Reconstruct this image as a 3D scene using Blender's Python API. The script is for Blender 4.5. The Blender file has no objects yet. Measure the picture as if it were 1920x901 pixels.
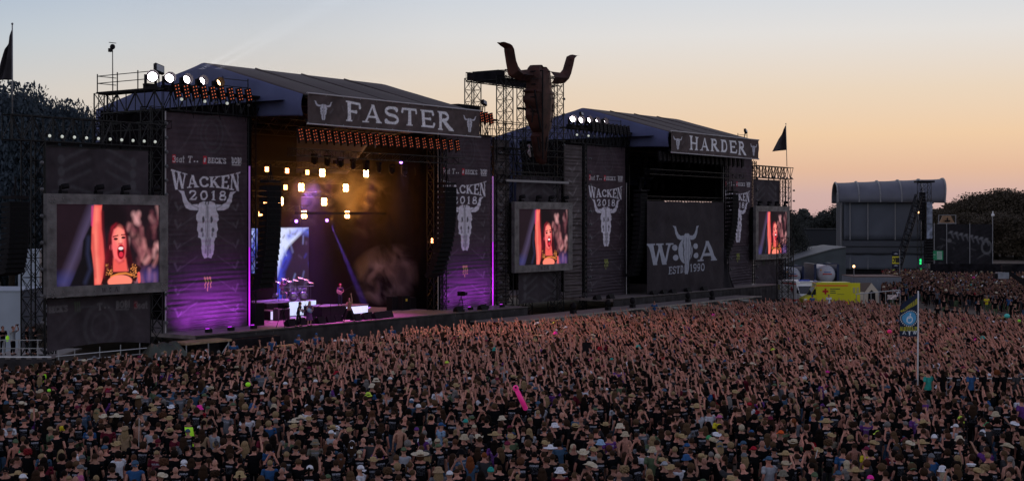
import bpy, bmesh, math, random
import numpy as np
from mathutils import Vector, Matrix, Euler
random.seed(7); np.random.seed(7)
SC = bpy.context.scene
COL = SC.collection
R = math.radians
# ---------------------------------------------------------------- camera
F, CX, HY, ZC = 2600.0, 960.0, 411.0, 9.5          # focal length and horizon measured in the photograph, camera height in m
TH = math.atan(1887 / F)                            # view direction against the stage front (world X runs along the stages)
CT, ST = math.cos(TH), math.sin(TH)
cam_d = bpy.data.cameras.new("camera"); cam = bpy.data.objects.new("camera", cam_d); COL.objects.link(cam)
cam.location = (0, 0, ZC); cam.rotation_euler = (R(90), 0, TH - R(90))
cam_d.sensor_width = 36; cam_d.lens = F / 1920 * 36; cam_d.shift_y = -(450.5 - HY) / 1920
cam_d.clip_start = 0.5; cam_d.clip_end = 20000
SC.camera = cam
# ---------------------------------------------------------------- sky
def lin(v):
    v = v / 255.0
    return v / 12.92 if v <= 0.04045 else ((v + 0.055) / 1.055) ** 2.4
def C3(r, g, b): return (lin(r), lin(g), lin(b))
def C4(r, g, b, a=1.0): return (lin(r), lin(g), lin(b), a)
SUN_AZ = R(6)                                       # the sunset lies just off the right edge of the picture
sun_dir = Vector((math.cos(SUN_AZ), math.sin(SUN_AZ), 0))
W = bpy.data.worlds.new("World"); SC.world = W; W.use_nodes = True
nt = W.node_tree; nt.nodes.clear(); L = nt.links.new
def N(t, **k):
    n = nt.nodes.new(t)
    for a, b in k.items(): setattr(n, a, b)
    return n
out = N("ShaderNodeOutputWorld"); bg = N("ShaderNodeBackground"); L(bg.outputs[0], out.inputs[0])
tc = N("ShaderNodeTexCoord"); sep = N("ShaderNodeSeparateXYZ"); L(tc.outputs["Generated"], sep.inputs[0])
ramp_x = N("ShaderNodeMapRange"); ramp_x.inputs["From Min"].default_value = 0; ramp_x.inputs["From Max"].default_value = 1
pw = N("ShaderNodeMath", operation="POWER"); mx = N("ShaderNodeMath", operation="MAXIMUM"); mx.inputs[1].default_value = 0.0
L(sep.outputs["Z"], mx.inputs[0]); L(mx.outputs[0], pw.inputs[0]); pw.inputs[1].default_value = 0.5   # sqrt stretches the horizon
def ramp(stops):
    r = N("ShaderNodeValToRGB"); e = r.color_ramp.elements
    while len(e) > 1: e.remove(e[-1])
    for i, (deg, col) in enumerate(stops):
        p = math.sqrt(max(0, math.sin(R(deg))))
        el = e[0] if i == 0 else e.new(p)
        el.position = p; el.color = C4(*col)
    L(pw.outputs[0], r.inputs[0]); return r
glow = ramp([(0, (200, 164, 164)), (1.0, (211, 176, 168)), (2.0, (229, 187, 158)), (3.4, (240, 205, 168)), (5.2, (235, 214, 190)), (7.5, (228, 224, 220)), (10, (208, 216, 226)), (18, (206, 210, 222)), (40, (160, 162, 184)), (90, (80, 86, 118))])
away = ramp([(0, (178, 160, 162)), (1.2, (192, 178, 174)), (3, (206, 198, 190)), (5, (206, 205, 202)), (7, (186, 198, 208)), (9.2, (162, 181, 203)), (14, (190, 197, 212)), (30, (184, 180, 198)), (55, (120, 124, 152)), (90, (80, 86, 118))])
nrm = N("ShaderNodeVectorMath", operation="NORMALIZE"); cmb = N("ShaderNodeCombineXYZ")
L(sep.outputs["X"], cmb.inputs[0]); L(sep.outputs["Y"], cmb.inputs[1]); L(cmb.outputs[0], nrm.inputs[0])
dot = N("ShaderNodeVectorMath", operation="DOT_PRODUCT"); L(nrm.outputs[0], dot.inputs[0]); dot.inputs[1].default_value = sun_dir
mr = N("ShaderNodeMapRange", interpolation_type="SMOOTHSTEP"); L(dot.outputs["Value"], mr.inputs[0])
mr.inputs["From Min"].default_value = 0.50; mr.inputs["From Max"].default_value = 0.98
mix = N("ShaderNodeMix", data_type="RGBA"); L(mr.outputs[0], mix.inputs[0]); L(away.outputs[0], mix.inputs[6]); L(glow.outputs[0], mix.inputs[7])
L(mix.outputs[2], bg.inputs[0]); bg.inputs[1].default_value = 1.0
sun_l = bpy.data.lights.new("sunset_sun", "SUN"); sun_o = bpy.data.objects.new("sunset_sun", sun_l); COL.objects.link(sun_o)
sun_l.energy = 0.12; sun_l.color = (1, .55, .32); sun_l.angle = R(12)
sun_o.rotation_euler = (-Vector((math.cos(SUN_AZ), math.sin(SUN_AZ), math.tan(R(2.5))))).to_track_quat("-Z", "Y").to_euler()
SC.view_settings.view_transform = "Standard"; SC.view_settings.look = "None"; SC.view_settings.exposure = 0.0; SC.view_settings.gamma = 1
SC.render.engine = "CYCLES"
SC.cycles.use_denoising = True
SC.cycles.max_bounces = 5; SC.cycles.diffuse_bounces = 2; SC.cycles.glossy_bounces = 2; SC.cycles.transmission_bounces = 2
SC.cycles.volume_bounces = 0; SC.cycles.transparent_max_bounces = 12; SC.cycles.sample_clamp_indirect = 3.0
# ---------------------------------------------------------------- photograph measurements -> world points on known planes
def P(px, py, Y):                                   # point on the plane Y (parallel to the stage front)
    t = (px - CX) / F; d = Y / (ST - t * CT)
    return Vector((d * (CT + t * ST), Y, ZC - (py - HY) / F * d))
def D(px, py, d):                                   # point at distance d along the view axis
    u = (px - CX) / F * d
    return Vector((u * ST + d * CT, -u * CT + d * ST, ZC - (py - HY) / F * d))
def G(px, py, z=0.0):                               # point on the level z
    d = (ZC - z) * F / (py - HY)
    v = D(px, py, d); v.z = z; return v
def XY(px, Y): return P(px, HY, Y).x
UDIR = Vector((ST, -CT, 0)); DDIR = Vector((CT, ST, 0))
VIEW_Z = math.atan2(-CT, ST)                        # rotation that lays local +X along the picture's right
# ---------------------------------------------------------------- materials
MATS = {}
def mat(name, col=(.5, .5, .5), rough=.7, metal=0.0, var=0.0, scale=3.0, emit=0.0, ecol=None, src=None, bump=0.0, spec=.3, coords="Object", detail=6):
    """src: None plain | 'obj' Object colour | 'inst' named instance attribute | 'vc' mesh colour attribute"""
    if name in MATS: return MATS[name]
    m = bpy.data.materials.new(name); m.use_nodes = True; t = m.node_tree; b = t.nodes["Principled BSDF"]; K = t.links.new
    b.inputs["Roughness"].default_value = rough; b.inputs["Metallic"].default_value = metal; b.inputs["Specular IOR Level"].default_value = spec
    def n(ty, **k):
        x = t.nodes.new(ty)
        for a, v in k.items(): setattr(x, a, v)
        return x
    base = None
    if src == "obj": base = n("ShaderNodeObjectInfo").outputs["Color"]
    elif src and src.startswith("inst:"): a = n("ShaderNodeAttribute", attribute_type="INSTANCER", attribute_name=src[5:]); base = a.outputs["Color"]
    elif src == "vc": a = n("ShaderNodeAttribute", attribute_name="paint"); base = a.outputs["Color"]
    if var > 0 or bump > 0:
        c = n("ShaderNodeTexCoord"); no = n("ShaderNodeTexNoise"); no.inputs["Scale"].default_value = scale; no.inputs["Detail"].default_value = detail
        K(c.outputs[coords], no.inputs["Vector"])
    if var > 0:
        r = n("ShaderNodeMapRange"); r.inputs["From Min"].default_value = .3; r.inputs["From Max"].default_value = .7; r.inputs["To Min"].default_value = 1 - var; r.inputs["To Max"].default_value = 1 + var
        K(no.outputs["Fac"], r.inputs[0]); v = n("ShaderNodeVectorMath", operation="SCALE"); K(r.outputs[0], v.inputs["Scale"])
        if base is not None: K(base, v.inputs[0])
        else: v.inputs[0].default_value = col[:3]
        base = v.outputs[0]
    if base is not None: K(base, b.inputs["Base Color"])
    else: b.inputs["Base Color"].default_value = (*col[:3], 1)
    if bump > 0:
        bu = n("ShaderNodeBump"); bu.inputs["Strength"].default_value = bump; bu.inputs["Distance"].default_value = .05; K(no.outputs["Fac"], bu.inputs["Height"]); K(bu.outputs[0], b.inputs["Normal"])
    if emit > 0:
        b.inputs["Emission Strength"].default_value = emit
        if src == "vc": K(base, b.inputs["Emission Color"]); b.inputs["Base Color"].default_value = (0, 0, 0, 1); t.links.remove(b.inputs["Base Color"].links[0])
        else: b.inputs["Emission Color"].default_value = (*(ecol or col)[:3], 1)
    MATS[name] = m; return m
TRUSS = mat("black_aluminium", (.007, .007, .009), .5, .3, var=.4, scale=2)
TRUSSG = mat("dull_aluminium", (.22, .22, .23), .45, .6, var=.3, scale=2)
BLACK = mat("black_cloth", (.014, .013, .016), .9, var=.5, scale=1.2, bump=.3, spec=.05)
SOOT = mat("black_plastic", (.010, .009, .011), .75, var=.3, scale=4, spec=.12)
DARKCLOTH = mat("dark_mesh_cloth", (.022, .020, .024), .85, var=.5, scale=.8, bump=.4, spec=.08)
DRAPE = mat("grey_brown_drape", (.075, .062, .064), .75, var=.35, scale=1.2, bump=.5)
WHITE = mat("white_paint", (.75, .76, .78), .4, var=.06, scale=1)
RAIL = mat("steel_tube", (.35, .36, .38), .4, .6, var=.2)
# ---------------------------------------------------------------- mesh builder
def tag(o, label=None, cat=None, group=None, kind=None):
    if label: o["label"] = label
    if cat: o["category"] = cat
    if group: o["group"] = group
    if kind: o["kind"] = kind
    return o
WLOC = {}
def link(o, parent=None, wloc=None):
    """link o; wloc is a world position, turned into a local one under its parent (parents are never rotated before this)"""
    COL.objects.link(o)
    if parent is not None: o.parent = parent
    if wloc is not None:
        o.location = Vector(wloc) - (WLOC.get(parent.name, Vector()) if parent is not None else Vector())
        WLOC[o.name] = Vector(wloc)
    else: WLOC[o.name] = Vector(o.location)
    return o
def empty(name, loc, label=None, cat=None, group=None):
    o = bpy.data.objects.new(name, None); link(o, None, loc); o.empty_display_size = .3
    return tag(o, label, cat, group)
class MB:
    def __init__(s): s.v = []; s.f = []; s.mi = []; s.cur = 0; s.sm = []
    def add(s, vs, fs, smooth=False):
        o = len(s.v); s.v += [tuple(v) for v in vs]; s.f += [tuple(i + o for i in f) for f in fs]; s.mi += [s.cur] * len(fs); s.sm += [smooth] * len(fs); return s
    def box(s, c, d, rz=0.0, rot=None):
        c = Vector(c); q = rot or Matrix.Rotation(rz, 3, "Z"); h = [x / 2 for x in d]
        vs = [c + q @ Vector((sx * h[0], sy * h[1], sz * h[2])) for sx in (-1, 1) for sy in (-1, 1) for sz in (-1, 1)]
        return s.add(vs, [(0, 1, 3, 2), (4, 6, 7, 5), (0, 4, 5, 1), (2, 3, 7, 6), (0, 2, 6, 4), (1, 5, 7, 3)])
    def b2(s, a, b): a, b = Vector(a), Vector(b); return s.box((a + b) / 2, [max(abs(x), .004) for x in (b - a)])
    def bar(s, a, b, r, n=4, r2=None, caps=True):
        a, b = Vector(a), Vector(b); w = (b - a)
        if w.length < 1e-6: return s
        q = w.to_track_quat("Z", "X").to_matrix(); r2 = r if r2 is None else r2
        vs = []
        for p, rr in ((a, r), (b, r2)):
            vs += [p + q @ Vector((rr * math.cos(2 * math.pi * (i + .5) / n), rr * math.sin(2 * math.pi * (i + .5) / n), 0)) for i in range(n)]
        fs = [(i, (i + 1) % n, n + (i + 1) % n, n + i) for i in range(n)]
        if caps: fs += [tuple(range(n - 1, -1, -1)), tuple(range(n, 2 * n))]
        return s.add(vs, fs, n > 6)
    def path(s, pts, r, n=4):
        for a, b in zip(pts, pts[1:]): s.bar(a, b, r, n)
        return s
    def ball(s, c, r, n=8, m=6, sc=(1, 1, 1), zmin=-1, q=None):
        c = Vector(c); vs = []; fs = []
        for j in range(m + 1):
            ph = math.pi * j / m; z = math.cos(ph); z = max(z, zmin)
            for i in range(n):
                a = 2 * math.pi * i / n; p = Vector((r * sc[0] * math.sin(ph) * math.cos(a), r * sc[1] * math.sin(ph) * math.sin(a), r * sc[2] * z))
                vs.append(c + (q @ p if q else p))
        for j in range(m):
            for i in range(n): fs.append((j * n + i, (j + 1) * n + i, (j + 1) * n + (i + 1) % n, j * n + (i + 1) % n))
        return s.add(vs, fs, True)
    def lathe(s, c, prof, n=12, q=None):
        c = Vector(c); vs = []
        for r, z in prof:
            for i in range(n):
                a = 2 * math.pi * i / n; p = Vector((r * math.cos(a), r * math.sin(a), z)); vs.append(c + (q @ p if q else p))
        fs = [(j * n + i, j * n + (i + 1) % n, (j + 1) * n + (i + 1) % n, (j + 1) * n + i) for j in range(len(prof) - 1) for i in range(n)]
        return s.add(vs, fs, True)
    def slab(s, pts, nrm, th):                      # polygon pts extruded by th along -nrm
        pts = [Vector(p) for p in pts]; o = Vector(nrm).normalized() * th; n = len(pts)
        return s.add(pts + [p - o for p in pts], [tuple(range(n)), tuple(range(2 * n - 1, n - 1, -1))] + [(i, i + n, (i + 1) % n + n, (i + 1) % n) for i in range(n)])
    def sheet(s, fn, nu, nv, smooth=True):
        vs = [fn(i / nu, j / nv) for j in range(nv + 1) for i in range(nu + 1)]
        fs = [(j * (nu + 1) + i, j * (nu + 1) + i + 1, (j + 1) * (nu + 1) + i + 1, (j + 1) * (nu + 1) + i) for j in range(nv) for i in range(nu)]
        return s.add(vs, fs, smooth)
    def mesh(s, name, m, center=None):
        me = bpy.data.meshes.new(name); c = Vector(center or (0, 0, 0))
        me.from_pydata([tuple(Vector(v) - c) for v in s.v], [], s.f)
        for x in (m if isinstance(m, (list, tuple)) else [m]): me.materials.append(x)
        me.polygons.foreach_set("material_index", s.mi); me.polygons.foreach_set("use_smooth", s.sm); me.update(); return me
    def build(s, name, m, parent=None, thick=None, **tg):
        a = np.array([tuple(v) for v in s.v]); c = Vector(((a.min(0) + a.max(0)) / 2).tolist())
        if parent is None: c.z = float(a[:, 2].min())
        o = bpy.data.objects.new(name, s.mesh(name, m, c)); link(o, parent, c)
        if thick: md = o.modifiers.new("thickness", "SOLIDIFY"); md.thickness = thick; md.offset = -1
        return tag(o, **tg)
def inst(name, me, wloc, parent=None, rot=None, scale=None, col=None, **tg):
    o = bpy.data.objects.new(name, me); link(o, parent, wloc)
    if rot is not None: o.rotation_euler = rot
    if scale is not None: o.scale = scale
    if col is not None: o.color = col
    return tag(o, **tg)
def lamp(name, kind, loc, energy, col, target=None, size=.2, cone=60, blend=.6, parent=None, spread=None):
    l = bpy.data.lights.new(name, kind); l.energy = energy; l.color = col
    if kind == "SPOT": l.spot_size = R(cone); l.spot_blend = blend; l.shadow_soft_size = size
    elif kind == "POINT": l.shadow_soft_size = size
    elif kind == "AREA": l.shape = "RECTANGLE"; l.size = size[0]; l.size_y = size[1]
    o = bpy.data.objects.new(name, l); link(o, None, loc)
    if target is not None: o.rotation_euler = (Vector(target) - Vector(loc)).to_track_quat("-Z", "Y").to_euler()
    return o
# ---------------------------------------------------------------- lattice trusses
UNITBAR = MB().bar((0, 0, 0), (1, 0, 0), 1, 4).mesh("brace", TRUSS)
def piece(name, a, b, r, parent, me=None, m=None):
    a, b = Vector(a), Vector(b); w = b - a
    key = UNITBAR if me is None else me
    o = inst(name, key, a, parent, rot=w.to_track_quat("X", "Z").to_euler(), scale=(w.length, r, r)); return o
def truss(name, a, b, w, h, bays, label, cat="truss", group=None, up=(0, 0, 1), r=.035, rb=.02, pieces=True, flats=True, parent=None, m=TRUSS):
    """Box truss from a to b (a, b: middle of the bottom face), w wide, h high along up. chords + braces, each a part."""
    a, b = Vector(a), Vector(b); ax = (b - a); Ln = ax.length; ax.normalize(); up = Vector(up).normalized(); sd = ax.cross(up).normalized()
    root = parent or empty(name, a, label, cat, group)
    c = [-sd * w / 2, sd * w / 2, sd * w / 2 + up * h, -sd * w / 2 + up * h]
    for k in range(4): piece("chord", a + c[k], b + c[k], r, root)
    mb = MB()
    for i in range(bays):
        p, q = a + ax * Ln * i / bays, a + ax * Ln * (i + 1) / bays
        for f in range(4):
            c0, c1 = c[f], c[(f + 1) % 4]
            if not flats and f in (0, 2): 
                continue
            x = (p + c0, q + c1) if i % 2 else (p + c1, q + c0)
            if pieces and f in (1, 3): piece("brace", x[0], x[1], rb, root); piece("brace", p + c0, p + c1, rb, root)
            else: mb.bar(x[0], x[1], rb, 3, caps=False); mb.bar(p + c0, p + c1, rb, 3, caps=False)
    if mb.v: mb.build("lattice", m, root)
    return root
def cage(name, x, y, z0, z1, w, bay, label, cat="tower", group=None, pieces=False, parent=None, xb=True, dpt=None):
    """Vertical lattice tower with X bracing."""
    dpt = dpt or w
    root = parent or empty(name, (x, y, z0), label, cat, group)
    cs = [(x - w / 2, y - dpt / 2), (x + w / 2, y - dpt / 2), (x + w / 2, y + dpt / 2), (x - w / 2, y + dpt / 2)]
    for c in cs: piece("leg_tube", (*c, z0), (*c, z1), .05, root)
    n = max(1, round((z1 - z0) / bay)); mb = MB()
    for i in range(n):
        a, b = z0 + (z1 - z0) * i / n, z0 + (z1 - z0) * (i + 1) / n
        for f in range(4):
            p, q = cs[f], cs[(f + 1) % 4]
            if pieces and f == 0:
                piece("brace", (*p, a), (*q, b), .025, root); piece("brace", (*q, a), (*p, b), .025, root); piece("rung", (*p, b), (*q, b), .025, root)
            else:
                mb.bar((*p, a), (*q, b), .025, 3, caps=False); mb.bar((*q, a), (*p, b), .025, 3, caps=False); mb.bar((*p, b), (*q, b), .025, 3, caps=False)
    mb.build("lattice", TRUSS, root)
    return root
# ---------------------------------------------------------------- flat print, painted into mesh colours
class Paint:
    """colours on a grid of nu x nv points over w x h metres, origin bottom left"""
    def __init__(s, w, h, nu, nv, base, var=.25, seed=1):
        s.w, s.h, s.nu, s.nv = w, h, nu, nv
        s.X, s.Y = np.meshgrid(np.linspace(0, w, nu + 1), np.linspace(0, h, nv + 1))
        s.px = max(w / nu, h / nv); s.rgb = np.ones(s.X.shape + (3,)) * np.array(base)
        rs = np.random.RandomState(seed); n = np.zeros_like(s.X)
        for k in range(14):
            f = rs.uniform(.3, 2.5) * (1 + k * .35); a = rs.uniform(0, 6.28); n += np.sin(s.X * f * math.cos(a) + s.Y * f * math.sin(a) + rs.uniform(0, 6)) / (1 + k * .25)
        s.noise = n / 4; s.grit = rs.rand(*s.X.shape)
        s.rgb *= (1 + var * np.clip(s.noise, -1, 1))[..., None]
    def blend(s, m, col, a=1.0):
        m = np.clip(m, 0, 1)[..., None] * a; s.rgb = s.rgb * (1 - m) + np.array(col) * m
    def seg(s, p, q, w0, w1, X=None, Y=None):
        X = s.X if X is None else X; Y = s.Y if Y is None else Y
        dx, dy = q[0] - p[0], q[1] - p[1]; l2 = dx * dx + dy * dy + 1e-12
        t = np.clip(((X - p[0]) * dx + (Y - p[1]) * dy) / l2, 0, 1)
        return np.hypot(X - p[0] - t * dx, Y - p[1] - t * dy) - (w0 + (w1 - w0) * t)
    def stroke(s, pts, w, col, a=1.0, soft=None, w1=None):
        so = soft or s.px * .6; d = np.full_like(s.X, 9.0); n = len(pts) - 1
        for i in range(n):
            wa = w if w1 is None else w + (w1 - w) * i / n; wb = w if w1 is None else w + (w1 - w) * (i + 1) / n
            d = np.minimum(d, s.seg(pts[i], pts[i + 1], wa, wb))
        s.blend(.5 - d / (2 * so), col, a)
    def inside(s, pts, X=None, Y=None):
        X = s.X if X is None else X; Y = s.Y if Y is None else Y
        ins = np.zeros(X.shape, bool); d = np.full_like(X, 9.0)
        for (x0, y0), (x1, y1) in zip(pts, pts[1:] + pts[:1]):
            c = ((y0 > Y) != (y1 > Y)) & (X < (x1 - x0) * (Y - y0) / ((y1 - y0) or 1e-9) + x0); ins ^= c
            d = np.minimum(d, s.seg((x0, y0), (x1, y1), 0, 0, X, Y))
        return np.where(ins, -d, d)
    def poly(s, pts, col, a=1.0, soft=None, grit=0.0):
        so = soft or s.px * .6; m = np.clip(.5 - s.inside(list(pts)) / (2 * so), 0, 1)
        if grit: m = m * (1 - grit * (s.grit < .35) * s.grit)
        s.blend(m, col, a)
    def ell(s, c, rx, ry, col, a=1.0, soft=.08, ring=None):
        r = np.hypot((s.X - c[0]) / rx, (s.Y - c[1]) / ry)
        m = (1 - r) / soft + .5 if ring is None else (ring - abs(r - 1)) / soft + .5
        s.blend(m, col, a)
    def apply(s, me):
        at = me.color_attributes.new("paint", "FLOAT_COLOR", "POINT")
        a = np.ones((s.rgb.shape[0] * s.rgb.shape[1], 4), np.float32); a[:, :3] = np.clip(s.rgb, 0, 4).reshape(-1, 3); at.data.foreach_set("color", a.ravel())
# western slab glyphs: (width, [(stroke points, weight, flare at start, flare at end)], slab serifs [(x, y)])
def arc(cx, cy, rx, ry, a0, a1, n=9): return [(cx + rx * math.cos(R(a0 + (a1 - a0) * i / n)), cy + ry * math.sin(R(a0 + (a1 - a0) * i / n))) for i in range(n + 1)]
GL = {
 "A": (.86, [([(.14, 0), (.42, 1)], .05, 1, 0), ([(.42, 1), (.72, 0)], .10, 0, 1), ([(.25, .32), (.6, .32)], .045, 0, 0)], [(.14, 0), (.72, 0)]),
 "B": (.74, [([(.2, 0), (.2, 1)], .10, 1, 1), (arc(.3, .75, .26, .22, 90, -90), .07, 0, 0), (arc(.3, .26, .32, .24, 90, -90), .08, 0, 0)], [(.2, 0), (.2, 1)]),
 "C": (.8, [(arc(.44, .5, .32, .44, 42, 318, 14), .08, 1, 1)], []),
 "D": (.8, [([(.2, 0), (.2, 1)], .10, 1, 1), (arc(.3, .5, .36, .45, 90, -90, 12), .085, 0, 0)], [(.2, 0), (.2, 1)]),
 "E": (.72, [([(.2, 0), (.2, 1)], .10, 1, 1), ([(.2, .94), (.62, .94), (.64, .78)], .05, 0, 1), ([(.2, .5), (.5, .5)], .045, 0, 1), ([(.2, .06), (.63, .06), (.67, .22)], .05, 0, 1)], [(.2, 0), (.2, 1)]),
 "F": (.7, [([(.2, 0), (.2, 1)], .10, 1, 1), ([(.2, .94), (.64, .94), (.66, .76)], .05, 0, 1), ([(.2, .5), (.5, .5)], .05, 0, 1)], [(.2, 0), (.2, 1)]),
 "H": (.9, [([(.2, 0), (.2, 1)], .10, 1, 1), ([(.7, 0), (.7, 1)], .10, 1, 1), ([(.2, .5), (.7, .5)], .05, 0, 0)], [(.2, 0), (.2, 1), (.7, 0), (.7, 1)]),
 "I": (.42, [([(.2, 0), (.2, 1)], .10, 1, 1)], [(.2, 0), (.2, 1)]),
 "K": (.86, [([(.2, 0), (.2, 1)], .10, 1, 1), ([(.25, .42), (.66, 1)], .05, 0, 1), ([(.36, .58), (.72, 0)], .10, 0, 1)], [(.2, 0), (.2, 1), (.72, 0), (.66, 1)]),
 "L": (.7, [([(.2, 0), (.2, 1)], .10, 1, 1), ([(.2, .06), (.62, .06), (.65, .24)], .05, 0, 1)], [(.2, 0), (.2, 1)]),
 "M": (1.02, [([(.16, 0), (.2, 1)], .06, 1, 1), ([(.2, 1), (.5, .1)], .10, 0, 0), ([(.5, .1), (.8, 1)], .05, 0, 0), ([(.8, 1), (.84, 0)], .10, 1, 1)], [(.16, 0), (.84, 0)]),
 "N": (.9, [([(.18, 0), (.18, 1)], .055, 1, 1), ([(.18, 1), (.7, 0)], .10, 0, 0), ([(.7, 0), (.7, 1)], .055, 1, 1)], [(.18, 0), (.18, 1), (.7, 1)]),
 "O": (.84, [(arc(.42, .5, .32, .44, 0, 360, 18), .085, 0, 0)], []),
 "P": (.74, [([(.2, 0), (.2, 1)], .10, 1, 1), (arc(.3, .72, .28, .24, 90, -90), .075, 0, 0)], [(.2, 0), (.2, 1)]),
 "R": (.84, [([(.2, 0), (.2, 1)], .10, 1, 1), (arc(.3, .74, .28, .22, 90, -90), .075, 0, 0), ([(.36, .52), (.72, 0)], .10, 0, 1)], [(.2, 0), (.2, 1), (.72, 0)]),
 "S": (.72, [(arc(.36, .73, .25, .22, 30, 265, 10) + arc(.36, .27, .27, .23, 85, -150, 10), .075, 1, 1)], []),
 "T": (.8, [([(.38, 0), (.38, 1)], .10, 1, 0), ([(.06, .78), (.08, .94), (.68, .94), (.7, .78)], .05, 1, 1)], [(.38, 0)]),
 "U": (.86, [([(.18, 1), (.18, .35)] + arc(.43, .33, .25, .28, 180, 360) + [(.68, 1)], .08, 1, 1)], [(.18, 1), (.68, 1)]),
 "W": (1.16, [([(.08, 1), (.3, 0)], .10, 1, 0), ([(.3, 0), (.54, .95)], .05, 0, 0), ([(.5, 1), (.76, 0)], .10, 0, 0), ([(.76, 0), (1.02, 1)], .05, 0, 1)], [(.1, 1), (.52, 1), (1.0, 1)]),
 "0": (.76, [(arc(.38, .5, .27, .43, 0, 360, 18), .085, 0, 0)], []),
 "1": (.5, [([(.25, 0), (.25, 1)], .10, 1, 0), ([(.25, .95), (.08, .8)], .04, 0, 0)], [(.25, 0)]),
 "2": (.74, [(arc(.36, .72, .25, .23, 165, -35, 9) + [(.12, .08)], .07, 1, 0), ([(.1, .07), (.62, .07), (.66, .22)], .06, 0, 1)], []),
 "3": (.72, [(arc(.33, .74, .24, .21, 150, -80, 9) , .07, 1, 0), (arc(.33, .28, .28, .24, 80, -150, 10), .075, 0, 1)], []),
 "8": (.74, [(arc(.37, .74, .22, .2, 0, 360, 14), .07, 0, 0), (arc(.37, .27, .27, .23, 0, 360, 14), .08, 0, 0)], []),
 "9": (.74, [(arc(.37, .68, .25, .27, 0, 360, 14), .08, 0, 0), ([(.62, .68), (.55, .2), (.2, .05)], .07, 0, 1)], []),
 "!": (.3, [([(.15, .32), (.15, 1)], .08, 0, 1), ([(.15, .06), (.15, .08)], .08, 0, 0)], []),
 ".": (.3, [([(.13, .07), (.14, .07)], .08, 0, 0)], []), "'": (.2, [([(.1, .75), (.1, 1)], .05, 0, 1)], []), " ": (.4, [], []),
 "a": (.6, [(arc(.28, .3, .2, .27, 0, 360, 12), .06, 0, 0), ([(.5, .62), (.5, 0)], .06, 0, 0)], []),
 "t": (.42, [([(.2, .9), (.2, .05), (.34, .05)], .06, 0, 0), ([(.04, .62), (.36, .62)], .05, 0, 0)], []),
 "s": (.5, [(arc(.24, .46, .16, .14, 40, 260, 7) + arc(.24, .18, .17, .14, 80, -140, 7), .055, 0, 0)], []),
}
def text_sdf(p, s, x0, y0, h, w=None, serif=True, weight=1.0, top=None, bot=None, track=.06, mirror=False):
    """signed distance (m) to the string: left x0, base y0, height h, total width w; top(x), bot(x) bend it"""
    tw = sum(GL[c][0] for c in s) + track * (len(s) - 1); kx = (w / tw) if w else h
    U = (p.X - x0) / kx
    if mirror: U = tw - U
    if top is None: V = (p.Y - y0) / h; hh = h
    else: xx = np.clip((p.X - x0) / (kx * tw), 0, 1); b_, t_ = bot(xx), top(xx); hh = t_ - b_; V = (p.Y - b_) / hh
    d = np.full_like(p.X, 9.0); o = 0.0; asp = kx / h
    for c in s:
        gw, strokes, serifs = GL[c]; msk = (U > o - .25) & (U < o + gw + .25) & (V > -.3) & (V < 1.3)
        if msk.any():
            u, v = (U[msk] - o) * asp, V[msk]; dd = np.full_like(u, 9.0)
            for pts, wt, f0, f1 in strokes:
                pts = [(a * asp, b) for a, b in pts]; wt = wt * weight; Lt = sum(math.dist(a, b) for a, b in zip(pts, pts[1:])); acc = 0
                for a, b in zip(pts, pts[1:]):
                    dx, dy = b[0] - a[0], b[1] - a[1]; l = math.hypot(dx, dy) + 1e-9; t = np.clip(((u - a[0]) * dx + (v - a[1]) * dy) / (l * l), 0, 1); q = acc + t * l
                    ww = wt * (1 + (.55 * f0 * np.exp(-q / .13) if serif else 0) + (.55 * f1 * np.exp(-(Lt - q) / .13) if serif else 0)) * (.9 if serif else 1)
                    dd = np.minimum(dd, np.hypot(u - a[0] - t * dx, v - a[1] - t * dy) - ww); acc += l
            if serif:
                for x, y in serifs:
                    x *= asp; cy = .035 if y == 0 else .965
                    dd = np.minimum(dd, np.maximum(abs(u - x) - .19 * weight, abs(v - cy) - .035))
            dd = np.maximum(dd, np.maximum(-v, v - 1)) if serif else dd
            d[msk] = np.minimum(d[msk], dd * (hh if np.isscalar(hh) else hh[msk]))
        o += gw + track
    return d
def text(p, s, x0, y0, h, col, w=None, grit=0.0, a=1.0, **k):
    m = np.clip(.5 - text_sdf(p, s, x0, y0, h, w, **k) / (p.px * 1.2), 0, 1)
    if grit: m = m * (1 - grit * p.grit * (p.grit > .5))
    p.blend(m, col, a)
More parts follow.
